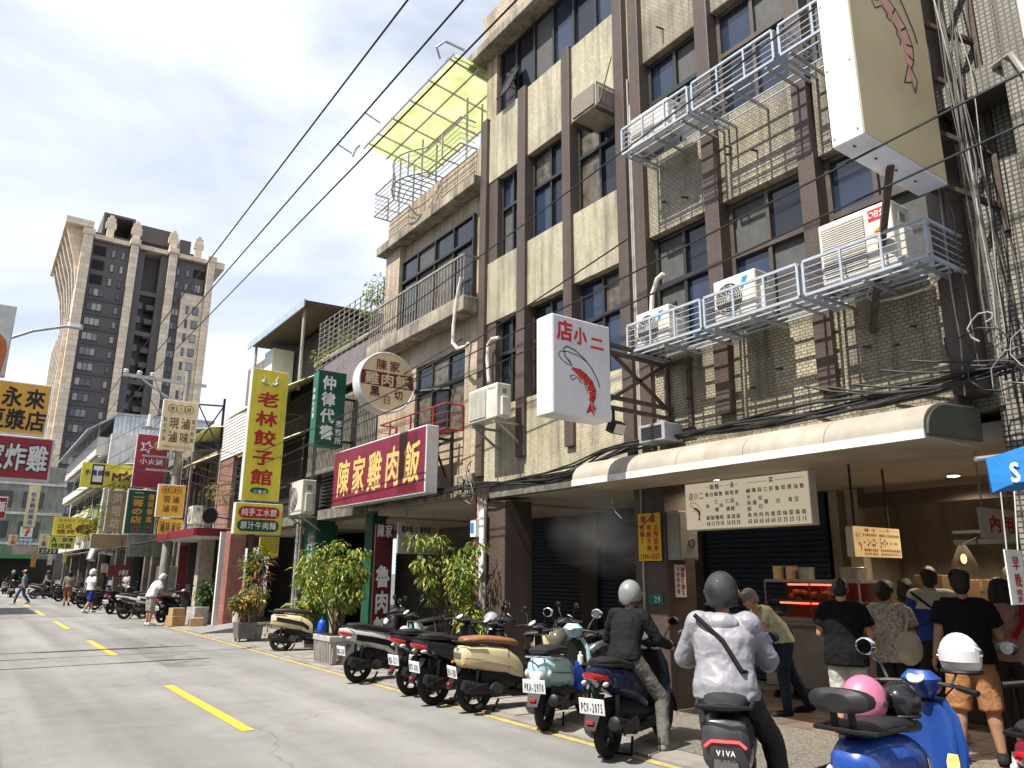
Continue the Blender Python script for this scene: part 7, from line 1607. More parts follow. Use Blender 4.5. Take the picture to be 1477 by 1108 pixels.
# back rest and yellow strap on the blue scooter
m = MB(); m.loft([rYZ(-.95, 1.02, .10, .05), rYZ(-.92, 1.03, .17, .065), rYZ(-.84, 1.03, .18, .06), rYZ(-.80, 1.03, .14, .04)]); m.build('back_rest', M_seat, sc8, smooth=True, local=True)
m = MB(); m.bar((-.86, .05, .86), (-.88, .05, 1.0), .03); m.bar((-.86, -.05, .86), (-.88, -.05, 1.0), .03); m.build('back_rest_stem', M_plast, sc8, local=True)
m = MB(); m.loft([[(.355-.012*k+.012*math.sin(k*2.1), -.17-.006*k, .60-.045*k), (.345-.012*k+.012*math.cos(k*1.7), -.11+.006*math.sin(k*2), .60-.045*k)] for k in range(8)], caps=False, closed=False); m.build('yellow_cloth', mat('yellow_cloth', (0.60, 0.55, 0.12), .7), sc8, local=True)
m = MB(); m.tube([(-.45, -.2, .40), (-.7, -.22, .45), (-.9, -.18, .42), (-.95, 0, .40), (-.9, .18, .42), (-.7, .22, .45), (-.45, .2, .40)], .014, 8); m.tube([(-.6, -.22, .62), (-.85, -.2, .63), (-.93, 0, .62), (-.85, .2, .63), (-.6, .22, .62)], .012, 8); m.build('crash_bar', M_plast, sc8, smooth=True, local=True)
m = MB(); hline(m, 'Elite', Vector((-.45, -.2035, .60)), UX, UZ, 0, 0, .16, .045, .01, shear=.3); m.build('model_lettering', M_chrome, sc8, local=True, fix=False)
# planters on the kerb
cpn = thing('concrete_planter', 'ribbed grey concrete planter by the kerb', 'planter', (6.05, 14.35, .03))
M_plc = mat('planter_concrete', (0.40, 0.385, 0.355), .85, .2, 5, .5, 60, streak=.15)
m = MB(); m.loft([[(sx*(.30-.03*(1-t_)), sy*(.40-.03*(1-t_)), .52*t_) for sx, sy in ((-1, -1), (1, -1), (1, 1), (-1, 1))] for t_ in (0, .8)]+[[(sx*.32, sy*.42, z) for sx, sy in ((-1, -1), (1, -1), (1, 1), (-1, 1))] for z in (.42, .52)]); m.build('trough', M_plc, cpn, local=True, bevel=.02)
for k in range(10):
    m = MB(); m.bar((-.29, -.34+k*.075, .03), (-.308, -.34+k*.075, .40), .02); m.build('rib', M_plc, cpn, local=True)
for k in range(7):
    m = MB(); m.bar((-.23+k*.075, -.385, .03), (-.23+k*.075, -.405, .40), .02); m.build('rib', M_plc, cpn, local=True)
m = MB(); m.box(-.28, .28, -.38, .38, .50, .525); m.build('soil', mat('soil', (0.05, 0.035, 0.025), .95, .4, 20), cpn, local=True)
pt2 = thing('concrete_pot', 'small rough concrete pot between the scooters', 'planter', (6.2, 11.1, .03)); m = MB(); m.loft([[(r_*sx, r_*sy, z) for sx, sy in ((-1, -1), (1, -1), (1, 1), (-1, 1))] for r_, z in ((.20, 0), (.24, .42))]); m.build('pot', M_plc, pt2, local=True, bevel=.02); m = MB(); m.box(-.2, .2, -.2, .2, .4, .425); m.build('soil', mat('soil', (0.05, 0.035, 0.025)), pt2, local=True)
# ================================================================ people
def skin(n, c): return mat('skin_'+n, c, 0.5, 0.08, 20)
SK = skin('warm', (0.42, 0.24, 0.155)); SK2 = skin('tan', (0.33, 0.18, 0.11))
def cloth(n, c, rough=0.85, var=0.15): return mat('cloth_'+n, c, rough, var, 9, 0.9, 9, spec=0.15, bdetail=1.5)
M_hair = mat('black_hair', (0.012, 0.010, 0.009), 0.45, 0.3, 60, 0.5, 220); M_hairg = mat('grey_hair', (0.20, 0.19, 0.18), 0.55, 0.35, 60, 0.5, 220); M_hairw = mat('white_hair', (0.5, 0.49, 0.47), 0.55, 0.2, 60, 0.5, 200)
M_eye = mat('eye_dark', (0.02, 0.015, 0.012), 0.2); M_lip = mat('lip', (0.34, 0.12, 0.09), 0.5)
FOLD = bpy.data.textures.new('cloth_folds', 'CLOUDS'); FOLD.noise_scale = 0.12; FOLD.noise_depth = 2
def cap(mb, p, q, r0, r1, n=12):
    p, q = Vector(p), Vector(q); d = q-p
    if d.length < 1e-5: return mb.ell(p, (r0,)*3)
    d = d.normalized()
    pts = []; rs = []
    for k in range(4): a = -PI/2+PI/2*k/4; pts.append(p+d*(r0*math.sin(a))); rs.append(max(r0*math.cos(a), .0005))
    pts += [p, q]; rs += [r0, r1]
    for k in range(1, 5): a = PI/2*k/4; pts.append(q+d*(r1*math.sin(a))); rs.append(max(r1*math.cos(a), .0005))
    mb.tube(pts, rs, n); return mb
def trunk(mb, J, s, e, add, low=0.0, neck=True, n=18, top=1.0):
    """oval trunk from hem to neck base, rings square to the spine"""
    pv, ws, ch, nk = J['pelvis'], J['waist'], J['chest'], J['neck']; sh = J['shL'].lerp(J['shR'], .5)
    P_ = [pv-V3((0, 0, low*s)), pv, ws, ch, sh-(sh-ch)*.15, nk-(nk-sh)*.35]
    Wd = [.168, .170, .150, .172, .168, .075]; Dp = [.115, .118, .102, .118, .09, .06]
    if not neck: P_, Wd, Dp = P_[:5], Wd[:5], Dp[:5]
    rings = []; lat = (J['shL']-J['shR']).normalized()
    for i, p in enumerate(P_):
        d = (P_[min(i+1, len(P_)-1)]-P_[max(i-1, 0)]).normalized(); fw = lat.cross(d).normalized()*-1
        a = add*(1.5 if i == 0 else (1.25 if i == 1 else (1.0 if i < 4 else .35)))
        w_, d_ = (Wd[i]*e+a)*s, (Dp[i]*e+a)*s
        rings.append([p+lat*(w_*math.cos(2*PI*k/n))+fw*(d_*math.sin(2*PI*k/n)) for k in range(n)])
    mb.loft(rings)
def grow(mb, name, mm, par, vox=0.012, sm=4, fold=0.0):
    me = bpy.data.meshes.new(name); me.from_pydata([tuple(v) for v in mb.v], [], mb.f); me.materials.append(mm)
    bm = bmesh.new(); bm.from_mesh(me); bmesh.ops.recalc_face_normals(bm, faces=bm.faces); bm.to_mesh(me); bm.free()
    o = bpy.data.objects.new(name, me); COL.objects.link(o); o.parent = par
    md = o.modifiers.new('join', 'REMESH'); md.mode = 'VOXEL'; md.voxel_size = vox; md.use_smooth_shade = True
    md = o.modifiers.new('relax', 'SMOOTH'); md.factor = 0.6; md.iterations = sm
    if fold:
        md = o.modifiers.new('folds', 'DISPLACE'); md.texture = FOLD; md.strength = fold; md.mid_level = 0.22; md.texture_coords = 'GLOBAL'
    return o
V3 = Vector
def base_pose():
    J = dict(pelvis=V3((0, 0, .93)), waist=V3((.0, 0, 1.08)), chest=V3((0, 0, 1.27)), neck=V3((-.01, 0, 1.44)), head=V3((.02, 0, 1.585)))
    for s_, n in ((1, 'L'), (-1, 'R')):
        J['sh'+n] = V3((-.01, s_*.175, 1.385)); J['el'+n] = V3((-.02, s_*.23, 1.12)); J['wr'+n] = V3((.06, s_*.24, .88))
        J['hip'+n] = V3((0, s_*.09, .90)); J['kn'+n] = V3((.02, s_*.095, .49)); J['an'+n] = V3((-.01, s_*.10, .085))
        J['toe'+n] = V3((.15, s_*.12, .035))
    J['face'] = V3((1, 0, 0))
    return J
def person(label, loc, rz, J=None, H=1.7, shirt=None, sleeve='short', pants=None, leg='long', shoe=None, hair='short', hairm=None, sk=None, fat=1.0, extra=None, vox=0.012, group='people', helm=None, cap_=None, hood=None, loose=0.02, shirt_low=0.0, fold=0.018, bare=False):
    o = thing('person', label, 'person', loc, rz, group); s = H/1.7; sk = sk or SK; hairm = hairm or M_hair
    J = J or base_pose(); J = {k: (v*s if k != 'face' else v) for k, v in J.items()}
    f = J['face'].normalized(); up = V3((0, 0, 1)); up = (up-f*up.dot(f)).normalized(); sd = up.cross(f)   # sd = left
    R = Matrix((f, sd, up)).transposed()
    hd = J['head']
    def hp(x, y, z): return hd+R @ V3((x*s, y*s, z*s))
    hrot = R.to_euler()
    b = MB()
    # head
    b.ell(hp(-.012, 0, .022), (.098*s, .077*s, .098*s), 16, 10, hrot); b.ell(hp(.03, 0, -.05), (.062*s, .056*s, .065*s), 14, 8, hrot)
    b.ell(hp(.095, 0, -.015), (.022*s, .014*s, .022*s), 8, 6, hrot); b.ell(hp(.085, 0, -.055), (.014*s, .026*s, .012*s), 8, 6, hrot); b.ell(hp(.075, 0, -.095), (.02*s, .024*s, .018*s), 8, 6, hrot)
    for q in (-1, 1): b.ell(hp(-.005, q*.078, -.01), (.02*s, .012*s, .033*s), 8, 6, hrot)
    cap(b, J['neck']-V3((0, 0, .05*s)), hp(-.015, 0, -.06), .056*s, .052*s)
    # trunk
    trunk(b, J, s, .93*fat, -.004)
    cap(b, J['shL'].lerp(J['shR'], .12), J['shR'].lerp(J['shL'], .12), .055*s, .055*s)
    for n in 'LR':
        cap(b, J['sh'+n], J['el'+n], .052*s*fat, .042*s*fat); cap(b, J['el'+n], J['wr'+n], .041*s*fat, .027*s)
        # hand: palm, four fingers, thumb
        d = (J['wr'+n]-J['el'+n]).normalized(); side = d.cross(V3((1, 0, 0)) if abs(d.x) < .8 else V3((0, 0, 1))).normalized(); nrm = side.cross(d)
        w = J['wr'+n]; pm_ = w+d*.055*s
        b.ell(pm_, (.042*s, .026*s, .05*s), 10, 7, Matrix((nrm.normalized(), side, d)).transposed().to_euler())
        fw = nrm.normalized()
        for k, ln in enumerate((.065, .075, .07, .055)):
            st = pm_+fw*((k-1.5)*-.019*s)+d*.035*s; mid = st+d*ln*.5*s+side*.008*s; en = mid+d*ln*.35*s+side*.03*s*(1 if n == 'L' else -1)
            cap(b, st, mid, .0095*s, .009*s, 6); cap(b, mid, en, .009*s, .0075*s, 6)
        st = w+d*.02*s+fw*.03*s; cap(b, st, st+fw*.03*s+d*.04*s, .011*s, .009*s, 6)
        cap(b, J['hip'+n], J['kn'+n], .085*s*fat, .058*s*fat); cap(b, J['kn'+n], J['kn'+n].lerp(J['an'+n], .35), .056*s*fat, .058*s*fat); cap(b, J['kn'+n].lerp(J['an'+n], .35), J['an'+n], .056*s*fat, .036*s)
        cap(b, J['an'+n]-V3((0, 0, .03*s)), J['toe'+n], .036*s, .03*s)
    grow(b, 'body', sk, o, vox, 3)
    # face details
    for q in (-1, 1):
        m = MB(); m.ell(hp(.083, q*.031, .005), (.008*s, .013*s, .008*s), 8, 6, hrot); m.build('eye', M_eye, o, smooth=True, local=True)
        m = MB(); m.ell(hp(.087, q*.032, .026), (.006*s, .02*s, .005*s), 8, 5, hrot); m.build('eyebrow', hairm, o, smooth=True, local=True)
    m = MB(); m.ell(hp(.094, 0, -.058), (.006*s, .023*s, .006*s), 8, 5, hrot); m.build('mouth', M_lip, o, smooth=True, local=True)
    # hair
    if hair:
        m = MB(); m.ell(hp(-.022, 0, .035), (.105*s, .088*s, .102*s), 16, 10, hrot); m.ell(hp(-.055, 0, -.02), (.07*s, .08*s, .085*s), 14, 8, hrot); m.ell(hp(.035, 0, .085), (.06*s, .07*s, .04*s), 12, 8, hrot)
        if hair == 'bob':
            for q in (-1, 1): m.ell(hp(-.01, q*.075, -.05), (.06*s, .03*s, .10*s), 12, 8, hrot)
            m.ell(hp(-.06, 0, -.08), (.06*s, .085*s, .10*s), 12, 8, hrot)
        if hair == 'tied': m.ell(hp(-.12, 0, -.02), (.045*s, .05*s, .05*s), 10, 8, hrot)
        grow(m, 'hair', hairm, o, .011, 2, .012)
    # shirt
    if shirt:
        m = MB(); L_ = loose; e = fat
        trunk(m, J, s, e, L_*.8, shirt_low+.02)
        cap(m, J['shL'].lerp(J['shR'], .10), J['shR'].lerp(J['shL'], .10), (.062+L_*.2)*s, (.062+L_*.2)*s)
        for n in 'LR':
            S, E_2, W_ = J['sh'+n], J['el'+n], J['wr'+n]
            if sleeve == 'long':
                cap(m, S, E_2, (.060+L_*.45)*s*e, (.050+L_*.45)*s*e); m.tube([E_2, W_.lerp(E_2, .06)], [(.050+L_*.45)*s*e, (.036+L_*.3)*s], 14)
            elif sleeve == 'short':
                c_ = S.lerp(E_2, .66); m.tube([S+(S-E_2)*.08, S.lerp(E_2, .2), c_], [(.052+L_*.2)*s*e, (.060+L_*.35)*s*e, (.060+L_*.6)*s*e], 14)
        grow(m, 'shirt', shirt, o, vox, 3, fold)
    if pants:
        m = MB(); e = fat
        trunk(m, {**J, 'chest': J['waist'].lerp(J['chest'], .05), 'shL': J['waist'].lerp(J['shL'], .1), 'shR': J['waist'].lerp(J['shR'], .1)}, s, .94*e, .0, .05, False)
        for n in 'LR':
            cap(m, J['hip'+n], J['kn'+n], (.094)*s*e, .072*s*e)
            if leg == 'long': cap(m, J['kn'+n], J['an'+n]+V3((0, 0, .0)), .074*s*e, .058*s)
            else: m.tube([J['hip'+n].lerp(J['kn'+n], .3), J['kn'+n].lerp(J['an'+n], .06)], [.1*s*e, .092*s*e], 14)
        grow(m, 'trousers' if leg == 'long' else 'shorts', pants, o, vox, 4, fold)
    # shoes
    for n in 'LR':
        m = MB(); a = J['an'+n]; t_ = J['toe'+n]; d = (t_-a); d.z = 0; d = d.normalized() if d.length > .01 else V3((1, 0, 0))
        low = min(a.z-.05*s, t_.z)
        cap(m, a+V3((0, 0, -.04*s))-d*.03*s, t_+d*.03*s, .05*s, .042*s); cap(m, a, a-V3((0, 0, .04*s)), .05*s, .05*s)
        grow(m, 'shoe', shoe or cloth('shoe_black', (0.02, 0.02, 0.02)), o, .012, 2)
    if helm: helmet(None, tuple(hp(-.005, 0, .03)), math.atan2(f.y, f.x), helm[0], helm[1], 1.08*s, parent=o)
    if cap_:
        m = MB(); m.ell(hp(-.01, 0, .055), (.11*s, .094*s, .082*s), 16, 8, hrot); m.ell(hp(.10, 0, .045), (.07*s, .07*s, .012*s), 14, 6, hrot); grow(m, 'cap', cap_, o, .011, 2)
    if hood:
        m = MB(); m.ell(J['neck']+V3((-.085*s, 0, -.05*s)), (.06*s, .125*s, .075*s), 14, 8); m.ell(J['neck']+V3((-.10*s, 0, -.12*s)), (.045*s, .09*s, .09*s), 14, 8); grow(m, 'hood', hood, o, .014, 4, .02)
    if extra: extra(o, J, s)
    return o
def strap(o, pts, w, mm, name='strap'):
    m = MB(); m.tube(pts, w, 6); return m.build(name, mm, o, smooth=True, local=True)
# ---- riding pose (seat under the pelvis at z 0.86)
def ride(pz=.94, lean=.12, lf=None, rf=None, hands=None):
    J = base_pose(); dz = pz-.93
    for k in ('pelvis', 'waist', 'chest', 'neck', 'head', 'shL', 'shR', 'hipL', 'hipR'):
        J[k] = J[k]+V3((0, 0, dz))
    for k, q in (('waist', .3), ('chest', .7), ('neck', 1.0), ('head', 1.15), ('shL', .9), ('shR', .9)): J[k] = J[k]+V3((lean*q, 0, -.03*q))
    for s_, n in ((1, 'L'), (-1, 'R')):
        J['wr'+n] = V3((.52, s_*.30, 1.03)); J['el'+n] = V3((.22, s_*.30, 1.10+dz)); 
        J['hip'+n] = V3((.02, s_*.11, pz-.03))
        ft = lf if n == 'L' else rf
        if ft == 'floor': J['kn'+n] = V3((.42, s_*.17, .80)); J['an'+n] = V3((.40, s_*.15, .42)); J['toe'+n] = V3((.56, s_*.16, .36))
        else: J['kn'+n] = V3((.25, s_*.30, .52)); J['an'+n] = V3((.16, s_*.36, .09)); J['toe'+n] = V3((.32, s_*.40, .035))
    return J
def seat_at(sc, x): return on(sc, x, 0, 0)
M_jk = mat('silver_jacket', (0.25, 0.245, 0.275), 0.42, 0.08, 7, 1.0, 7, bdetail=1.5)
def silver_extra(o, J, s):
    strap(o, [J['shL']+V3((-.11, .02, .06)), J['chest']+V3((-.18, 0, .0)), J['waist']+V3((-.17, -.12, -.02)), J['waist']+V3((-.03, -.19, -.05))], .017, cloth('strap_black', (0.015, 0.015, 0.016)), 'shoulder_strap')
J = ride(.93, .10, 'floor', 'ground')
person('rider in a silver hooded jacket and black helmet on the electric scooter', seat_at(sc7, -.30), sc7.rotation_euler.z, J, 1.7, M_jk, 'long', cloth('pants_charcoal', (0.035, 0.034, 0.036), .5), 'long', cloth('shoe_black', (0.02, 0.02, 0.02)), None, helm=(paint('matt_black', (0.022, 0.022, 0.024), .45), None), hood=M_jk, loose=.05, fold=.022, extra=silver_extra, fat=1.06, group='scooter riders', shirt_low=.06)
J = ride(.93, .16, 'floor', 'ground')
person('rider in black long sleeves, grey trousers and silver helmet', seat_at(sc6, -.22), sc6.rotation_euler.z, J, 1.62, cloth('black_sun_shirt', (0.012, 0.012, 0.014)), 'long', cloth('grey_cargo', (0.12, 0.112, 0.10)), 'long', cloth('shoe_grey', (0.16, 0.16, 0.15)), None, helm=(paint('helmet_silver', (0.20, 0.205, 0.21)), None), loose=.022, fold=.025, vox=.010, group='scooter riders')
# ---- customers at the food shop
def put(px, py_head, X, H, z=0.03):
    """stand where the head appears in column px at the given distance from the road"""
    p = atx(px, 900, X); return (p.x, p.y, z)
# woman in pale green shirt bending over the side table
J = base_pose()
for k, dx, dz in (('waist', .06, -.01), ('chest', .22, -.06), ('neck', .34, -.10), ('head', .42, -.13), ('shL', .27, -.08), ('shR', .27, -.08)): J[k] = J[k]+V3((dx, 0, dz))
J['elL'] = V3((.36, .22, 1.06)); J['wrL'] = V3((.56, .12, .98)); J['elR'] = V3((.36, -.22, 1.06)); J['wrR'] = V3((.56, -.10, .98)); J['face'] = V3((.85, 0, -.5))
J['knL'] = V3((.08, .10, .50)); J['anL'] = V3((.05, .10, .085)); J['toeL'] = V3((.22, .12, .035)); J['knR'] = V3((-.16, -.10, .48)); J['anR'] = V3((-.38, -.10, .11)); J['toeR'] = V3((-.22, -.12, .035))
def waistbag(o, J, s):
    m = MB(); m.ell(J['pelvis']+V3((-.10, -.12, .05)), (.13, .07, .10), 14, 8); grow(m, 'waist_bag', cloth('bag_black', (0.012, 0.012, 0.013)), o, .012, 3)
    strap(o, [J['shL']+V3((-.03, .02, .07)), J['chest']+V3((-.12, -.03, .05)), J['pelvis']+V3((-.10, -.14, .13))], .012, cloth('bag_black', (0.012, 0.012, 0.013)))
person('grey haired woman in a pale green shirt and jeans bending over the side table', (8.62, 6.22, .03), rd(155), J, 1.62, cloth('pale_green', (0.42, 0.44, 0.29)), 'short', cloth('dark_denim', (0.018, 0.025, 0.045)), 'long', cloth('shoe_black', (0.02, 0.02, 0.02)), 'short', M_hairg, extra=waistbag, group='customers at the food shop', loose=.02)
# man in black tee with phone
J = base_pose(); J['face'] = V3((.8, 0, -.45)); J['elR'] = V3((.03, -.26, 1.10)); J['wrR'] = V3((.27, -.12, 1.10)); J['elL'] = V3((.05, .25, 1.1)); J['wrL'] = V3((.28, .06, 1.10)); J['head'] += V3((.05, 0, -.02))
def phone(o, J, s):
    m = MB(); m.obox(J['wrR'].lerp(J['wrL'], .45)+V3((.09, 0, .05)), (.012, .075, .15), (0, .5, 0)); m.build('phone', M_plast, o, local=True)
p = put(1216, 0, 7.75, 1.68)
person('person in an oversized black tee and pale shorts looking at a phone', p, rd(28), J, 1.66, cloth('black_tee', (0.008, 0.008, 0.009)), 'short', cloth('pale_shorts', (0.42, 0.41, 0.37)), 'short', cloth('shoe_black', (0.02, 0.02, 0.02)), 'short', extra=phone, loose=.05, shirt_low=.12, fold=.022, group='customers at the food shop')
# woman in patterned cream top
J = base_pose(); J['face'] = V3((.75, -.66, -.05)); J['wrR'] = V3((.15, -.24, .95))
M_pat = mat('cloth_patterned', (0.40, 0.35, 0.28), .8, .55, 38, .2, 200)
def tote(o, J, s):
    m = MB(); m.ell(J['pelvis']+V3((-.14, -.14, .05)), (.05, .14, .18), 12, 8); grow(m, 'tote_bag', cloth('tote_cream', (0.46, 0.41, 0.31)), o, .013, 3, .02)
    strap(o, [J['shR']+V3((-.02, .03, .075)), J['shR']+V3((-.12, 0, -.08)), J['pelvis']+V3((-.15, -.12, .2))], .018, cloth('tote_cream', (0.46, 0.41, 0.31)))
p = put(1283, 0, 8.4, 1.6)
person('woman in a cream patterned blouse with a canvas shoulder bag', p, rd(38), J, 1.62, M_pat, 'short', cloth('dark_trousers', (0.03, 0.028, 0.027)), 'long', None, 'tied', extra=tote, loose=.04, shirt_low=.08, group='customers at the food shop', fold=.03)
# man in blue and white shirt
p = put(1348, 0, 9.35, 1.75); J = base_pose()
def yoke(o, J, s):
    m = MB(); cap(m, J['shL'].lerp(J['shR'], .04), J['shR'].lerp(J['shL'], .04), .092*s, .092*s); trunk(m, {**J, 'pelvis': J['chest']-V3((0,0,.02)), 'waist': J['chest']+V3((0,0,.03))}, s, 1.1, .035); grow(m, 'pale_yoke', cloth('yoke_grey', (0.42, 0.42, 0.36)), o, .012, 4)
    strap(o, [J['shL']+V3((-.1, .03, .05)), J['chest']+V3((-.165, 0, -.02)), J['waist']+V3((-.13, -.14, 0))], .014, cloth('bag_black', (0.012, 0.012, 0.013)))
person('tall man in a blue shirt with a pale yoke at the counter', p, rd(30), J, 1.78, cloth('royal_blue', (0.018, 0.045, 0.21)), 'short', cloth('dark_trousers', (0.03, 0.028, 0.027)), 'long', None, 'short', extra=yoke, loose=.03, group='customers at the food shop', fat=1.08)
# man in black cap, orange shorts
p = put(1392, 0, 7.95, 1.72); J = base_pose(); J['wrL'] = V3((.1, .27, .90)); J['elR'] = V3((.04, -.27, 1.11)); J['wrR'] = V3((.26, -.16, 1.06))
for n, q in (('L', 1), ('R', -1)): J['kn'+n].y = q*.13; J['an'+n].y = q*.16; J['toe'+n].y = q*.2
person('man in a black cap, black tee and tan orange shorts seen from behind', p, rd(32), J, 1.74, cloth('black_tee', (0.008, 0.008, 0.009)), 'short', cloth('tan_orange', (0.34, 0.16, 0.07)), 'short', cloth('shoe_black', (0.02, 0.02, 0.02)), 'short', M_hair, SK2, 1.1, cap_=cloth('cap_black', (0.012, 0.012, 0.013)), loose=.035, shirt_low=.04, group='customers at the food shop', fold=.02)
p = put(1448, 0, 8.55, 1.68); J = base_pose()
def redstrap(o, J, s): strap(o, [J['shR']+V3((-.03, .0, .085)), J['shR']+V3((-.15, .02, -.1)), J['waist']+V3((-.16, -.06, .05))], .025, cloth('strap_red', (0.30, 0.02, 0.025)), 'red_strap')
person('person in a dusty pink hooded top with a red strap', p, rd(25), J, 1.66, cloth('dusty_pink', (0.34, 0.18, 0.16)), 'long', cloth('dark_trousers', (0.03, 0.028, 0.027)), 'long', None, 'bob', hood=cloth('dusty_pink', (0.34, 0.18, 0.16)), extra=redstrap, loose=.04, group='customers at the food shop', fold=.02)
p = put(1312, 0, 9.9, 1.65); person('person in a brown top deep inside the shop', p, rd(60), base_pose(), 1.64, cloth('brown_top', (0.13, 0.075, 0.04)), 'long', cloth('dark_trousers', (0.03, 0.028, 0.027)), 'long', None, 'bob', group='customers at the food shop')
p = put(1256, 0, 10.6, 1.65); person('dark haired worker behind the inner menu', p, rd(200), base_pose(), 1.6, cloth('black_tee', (0.008, 0.008, 0.009)), 'short', cloth('dark_trousers', (0.03, 0.028, 0.027)), 'long', None, 'bob', group='customers at the food shop')
# ---- far people
def walkpose(st=.22):
    J = base_pose(); J['knL'] += V3((st*.6, 0, .02)); J['anL'] += V3((st, 0, .02)); J['toeL'] += V3((st, 0, .02)); J['knR'] += V3((-st*.2, 0, 0)); J['anR'] += V3((-st, 0, .05)); J['toeR'] += V3((-st+.02, 0, .0)); J['wrL'] += V3((-.12, 0, .05)); J['wrR'] += V3((.15, 0, .06)); return J
J = base_pose()
for k, dx, dz in (('waist', .04, 0), ('chest', .13, -.03), ('neck', .22, -.05), ('head', .30, -.07), ('shL', .16, -.04), ('shR', .16, -.04)): J[k] += V3((dx, 0, dz))
J['elL'] = V3((.22, .24, 1.08)); J['wrL'] = V3((.42, .12, 1.0)); J['elR'] = V3((.22, -.24, 1.08)); J['wrR'] = V3((.42, -.1, 1.0)); J['face'] = V3((.9, 0, -.4))
p = gp(213, 903); person('white haired old man in a white shirt and khaki shorts by the far scooters', (p.x, p.y, 0), rd(12), J, 1.68, cloth('white_shirt', (0.58, 0.58, 0.60)), 'short', cloth('khaki', (0.27, 0.25, 0.20)), 'short', cloth('shoe_white', (0.5, 0.5, 0.5)), 'short', M_hairw, SK2, 1.1, group='people down the street', vox=.016, loose=.035)
p = gp(126, 885); person('man in white shirt, blue shorts and white helmet striding across the street', (p.x, p.y, 0), rd(35), walkpose(.3), 1.72, cloth('white_shirt', (0.58, 0.58, 0.60)), 'short', cloth('blue_shorts', (0.02, 0.03, 0.20)), 'short', cloth('shoe_white', (0.5, 0.5, 0.5)), 'short', None, SK2, group='people down the street', vox=.018, helm=(paint('helmet_white', (0.62, 0.62, 0.62)), None))
p = gp(95, 874); person('woman in a brown shirt and rust shorts walking away', (p.x, p.y, 0), rd(80), walkpose(.1), 1.66, cloth('brown_check', (0.22, 0.17, 0.14)), 'long', cloth('rust', (0.22, 0.09, 0.05)), 'short', None, 'bob', group='people down the street', vox=.018)
p = gp(30, 872); person('man in a blue grey shirt, jeans and yellow cap crossing the street', (p.x, p.y, 0), rd(165), walkpose(.3), 1.72, cloth('blue_grey', (0.13, 0.17, 0.20)), 'short', cloth('jeans', (0.06, 0.09, 0.15)), 'long', cloth('shoe_white', (0.5, 0.5, 0.5)), 'short', group='people down the street', vox=.02, cap_=cloth('cap_yellow', (0.55, 0.36, 0.08)))
p = gp(62, 863); J = ride(.93, .1, 'floor', 'ground'); person('rider in grey sitting on the far scooter being wheeled out', (p.x, p.y, 0), rd(-30), J, 1.68, cloth('grey_top', (0.16, 0.15, 0.15)), 'long', cloth('dark_trousers', (0.03, 0.028, 0.027)), 'long', None, None, group='scooter riders', vox=.02, helm=(paint('matt_black', (0.022, 0.022, 0.024)), None))
p = gp(14, 861); J = ride(.93, .1, 'floor', 'floor'); person('rider in black seen from behind at the far left', (p.x, p.y, 0), rd(85), J, 1.68, cloth('black_tee', (0.008, 0.008, 0.009)), 'long', cloth('dark_trousers', (0.03, 0.028, 0.027)), 'long', None, None, group='scooter riders', vox=.02, helm=(paint('helmet_silver', (0.20, 0.205, 0.21)), None))
p = gp(150, 880); person('person in pale grey among the far scooters', (p.x+1.0, p.y+1.5, .03), rd(200), base_pose(), 1.68, cloth('pale_grey_top', (0.36, 0.36, 0.36)), 'short', cloth('dark_trousers', (0.03, 0.028, 0.027)), 'long', None, 'short', group='people down the street', vox=.02)
p = gp(108, 872); person('person in teal among the far scooters', (p.x+.8, p.y+2, .03), rd(150), base_pose(), 1.66, cloth('teal_top', (0.06, 0.15, 0.18)), 'short', cloth('dark_trousers', (0.03, 0.028, 0.027)), 'long', None, 'short', group='people down the street', vox=.02)
# ================================================================ plants
def leafmat(n, c, c2):
    if n in MATS: return MATS[n]
    m = bpy.data.materials.new(n); m.use_nodes = True; t = m.node_tree; b = t.nodes['Principled BSDF']
    g_ = N(t, 'ShaderNodeNewGeometry'); no = N(t, 'ShaderNodeTexNoise'); no.inputs['Scale'].default_value = 4.0; L(t, g_.outputs['Position'], no.inputs['Vector'])
    ad = N(t, 'ShaderNodeMath', operation='ADD'); sb = N(t, 'ShaderNodeMath', operation='MULTIPLY'); sb.inputs[1].default_value = .55
    L(t, g_.outputs['Random Per Island'], sb.inputs[0]); L(t, sb.outputs[0], ad.inputs[0]); L(t, no.outputs[0], ad.inputs[1])
    r = N(t, 'ShaderNodeValToRGB'); r.color_ramp.elements[0].position = .45; r.color_ramp.elements[1].position = .97; r.color_ramp.elements[0].color = (*c, 1); r.color_ramp.elements[1].color = (*c2, 1); e3 = r.color_ramp.elements.new(1.0); e3.color = (c2[0]*1.5+.06, c2[1]*1.05, c2[2], 1); r.color_ramp.elements[1].position = .96
    L(t, ad.outputs[0], r.inputs[0]); L(t, r.outputs[0], b.inputs['Base Color']); b.inputs['Roughness'].default_value = .42
    tr = N(t, 'ShaderNodeBsdfTranslucent'); L(t, r.outputs[0], tr.inputs[0]); mx_ = N(t, 'ShaderNodeMixShader'); mx_.inputs[0].default_value = .35
    L(t, b.outputs[0], mx_.inputs[1]); L(t, tr.outputs[0], mx_.inputs[2]); L(t, mx_.outputs[0], t.nodes['Material Output'].inputs[0]); MATS[n] = m; return m
LF = leafmat('fresh_leaf', (0.035, 0.085, 0.012), (0.24, 0.32, 0.035)); LD = leafmat('dark_leaf', (0.012, 0.04, 0.01), (0.05, 0.11, 0.025)); LC = leafmat('croton_leaf', (0.05, 0.10, 0.02), (0.34, 0.30, 0.07)); LR = leafmat('red_leaf', (0.10, 0.025, 0.015), (0.28, 0.12, 0.06)); LY = leafmat('lime_leaf', (0.10, 0.18, 0.02), (0.36, 0.42, 0.06))
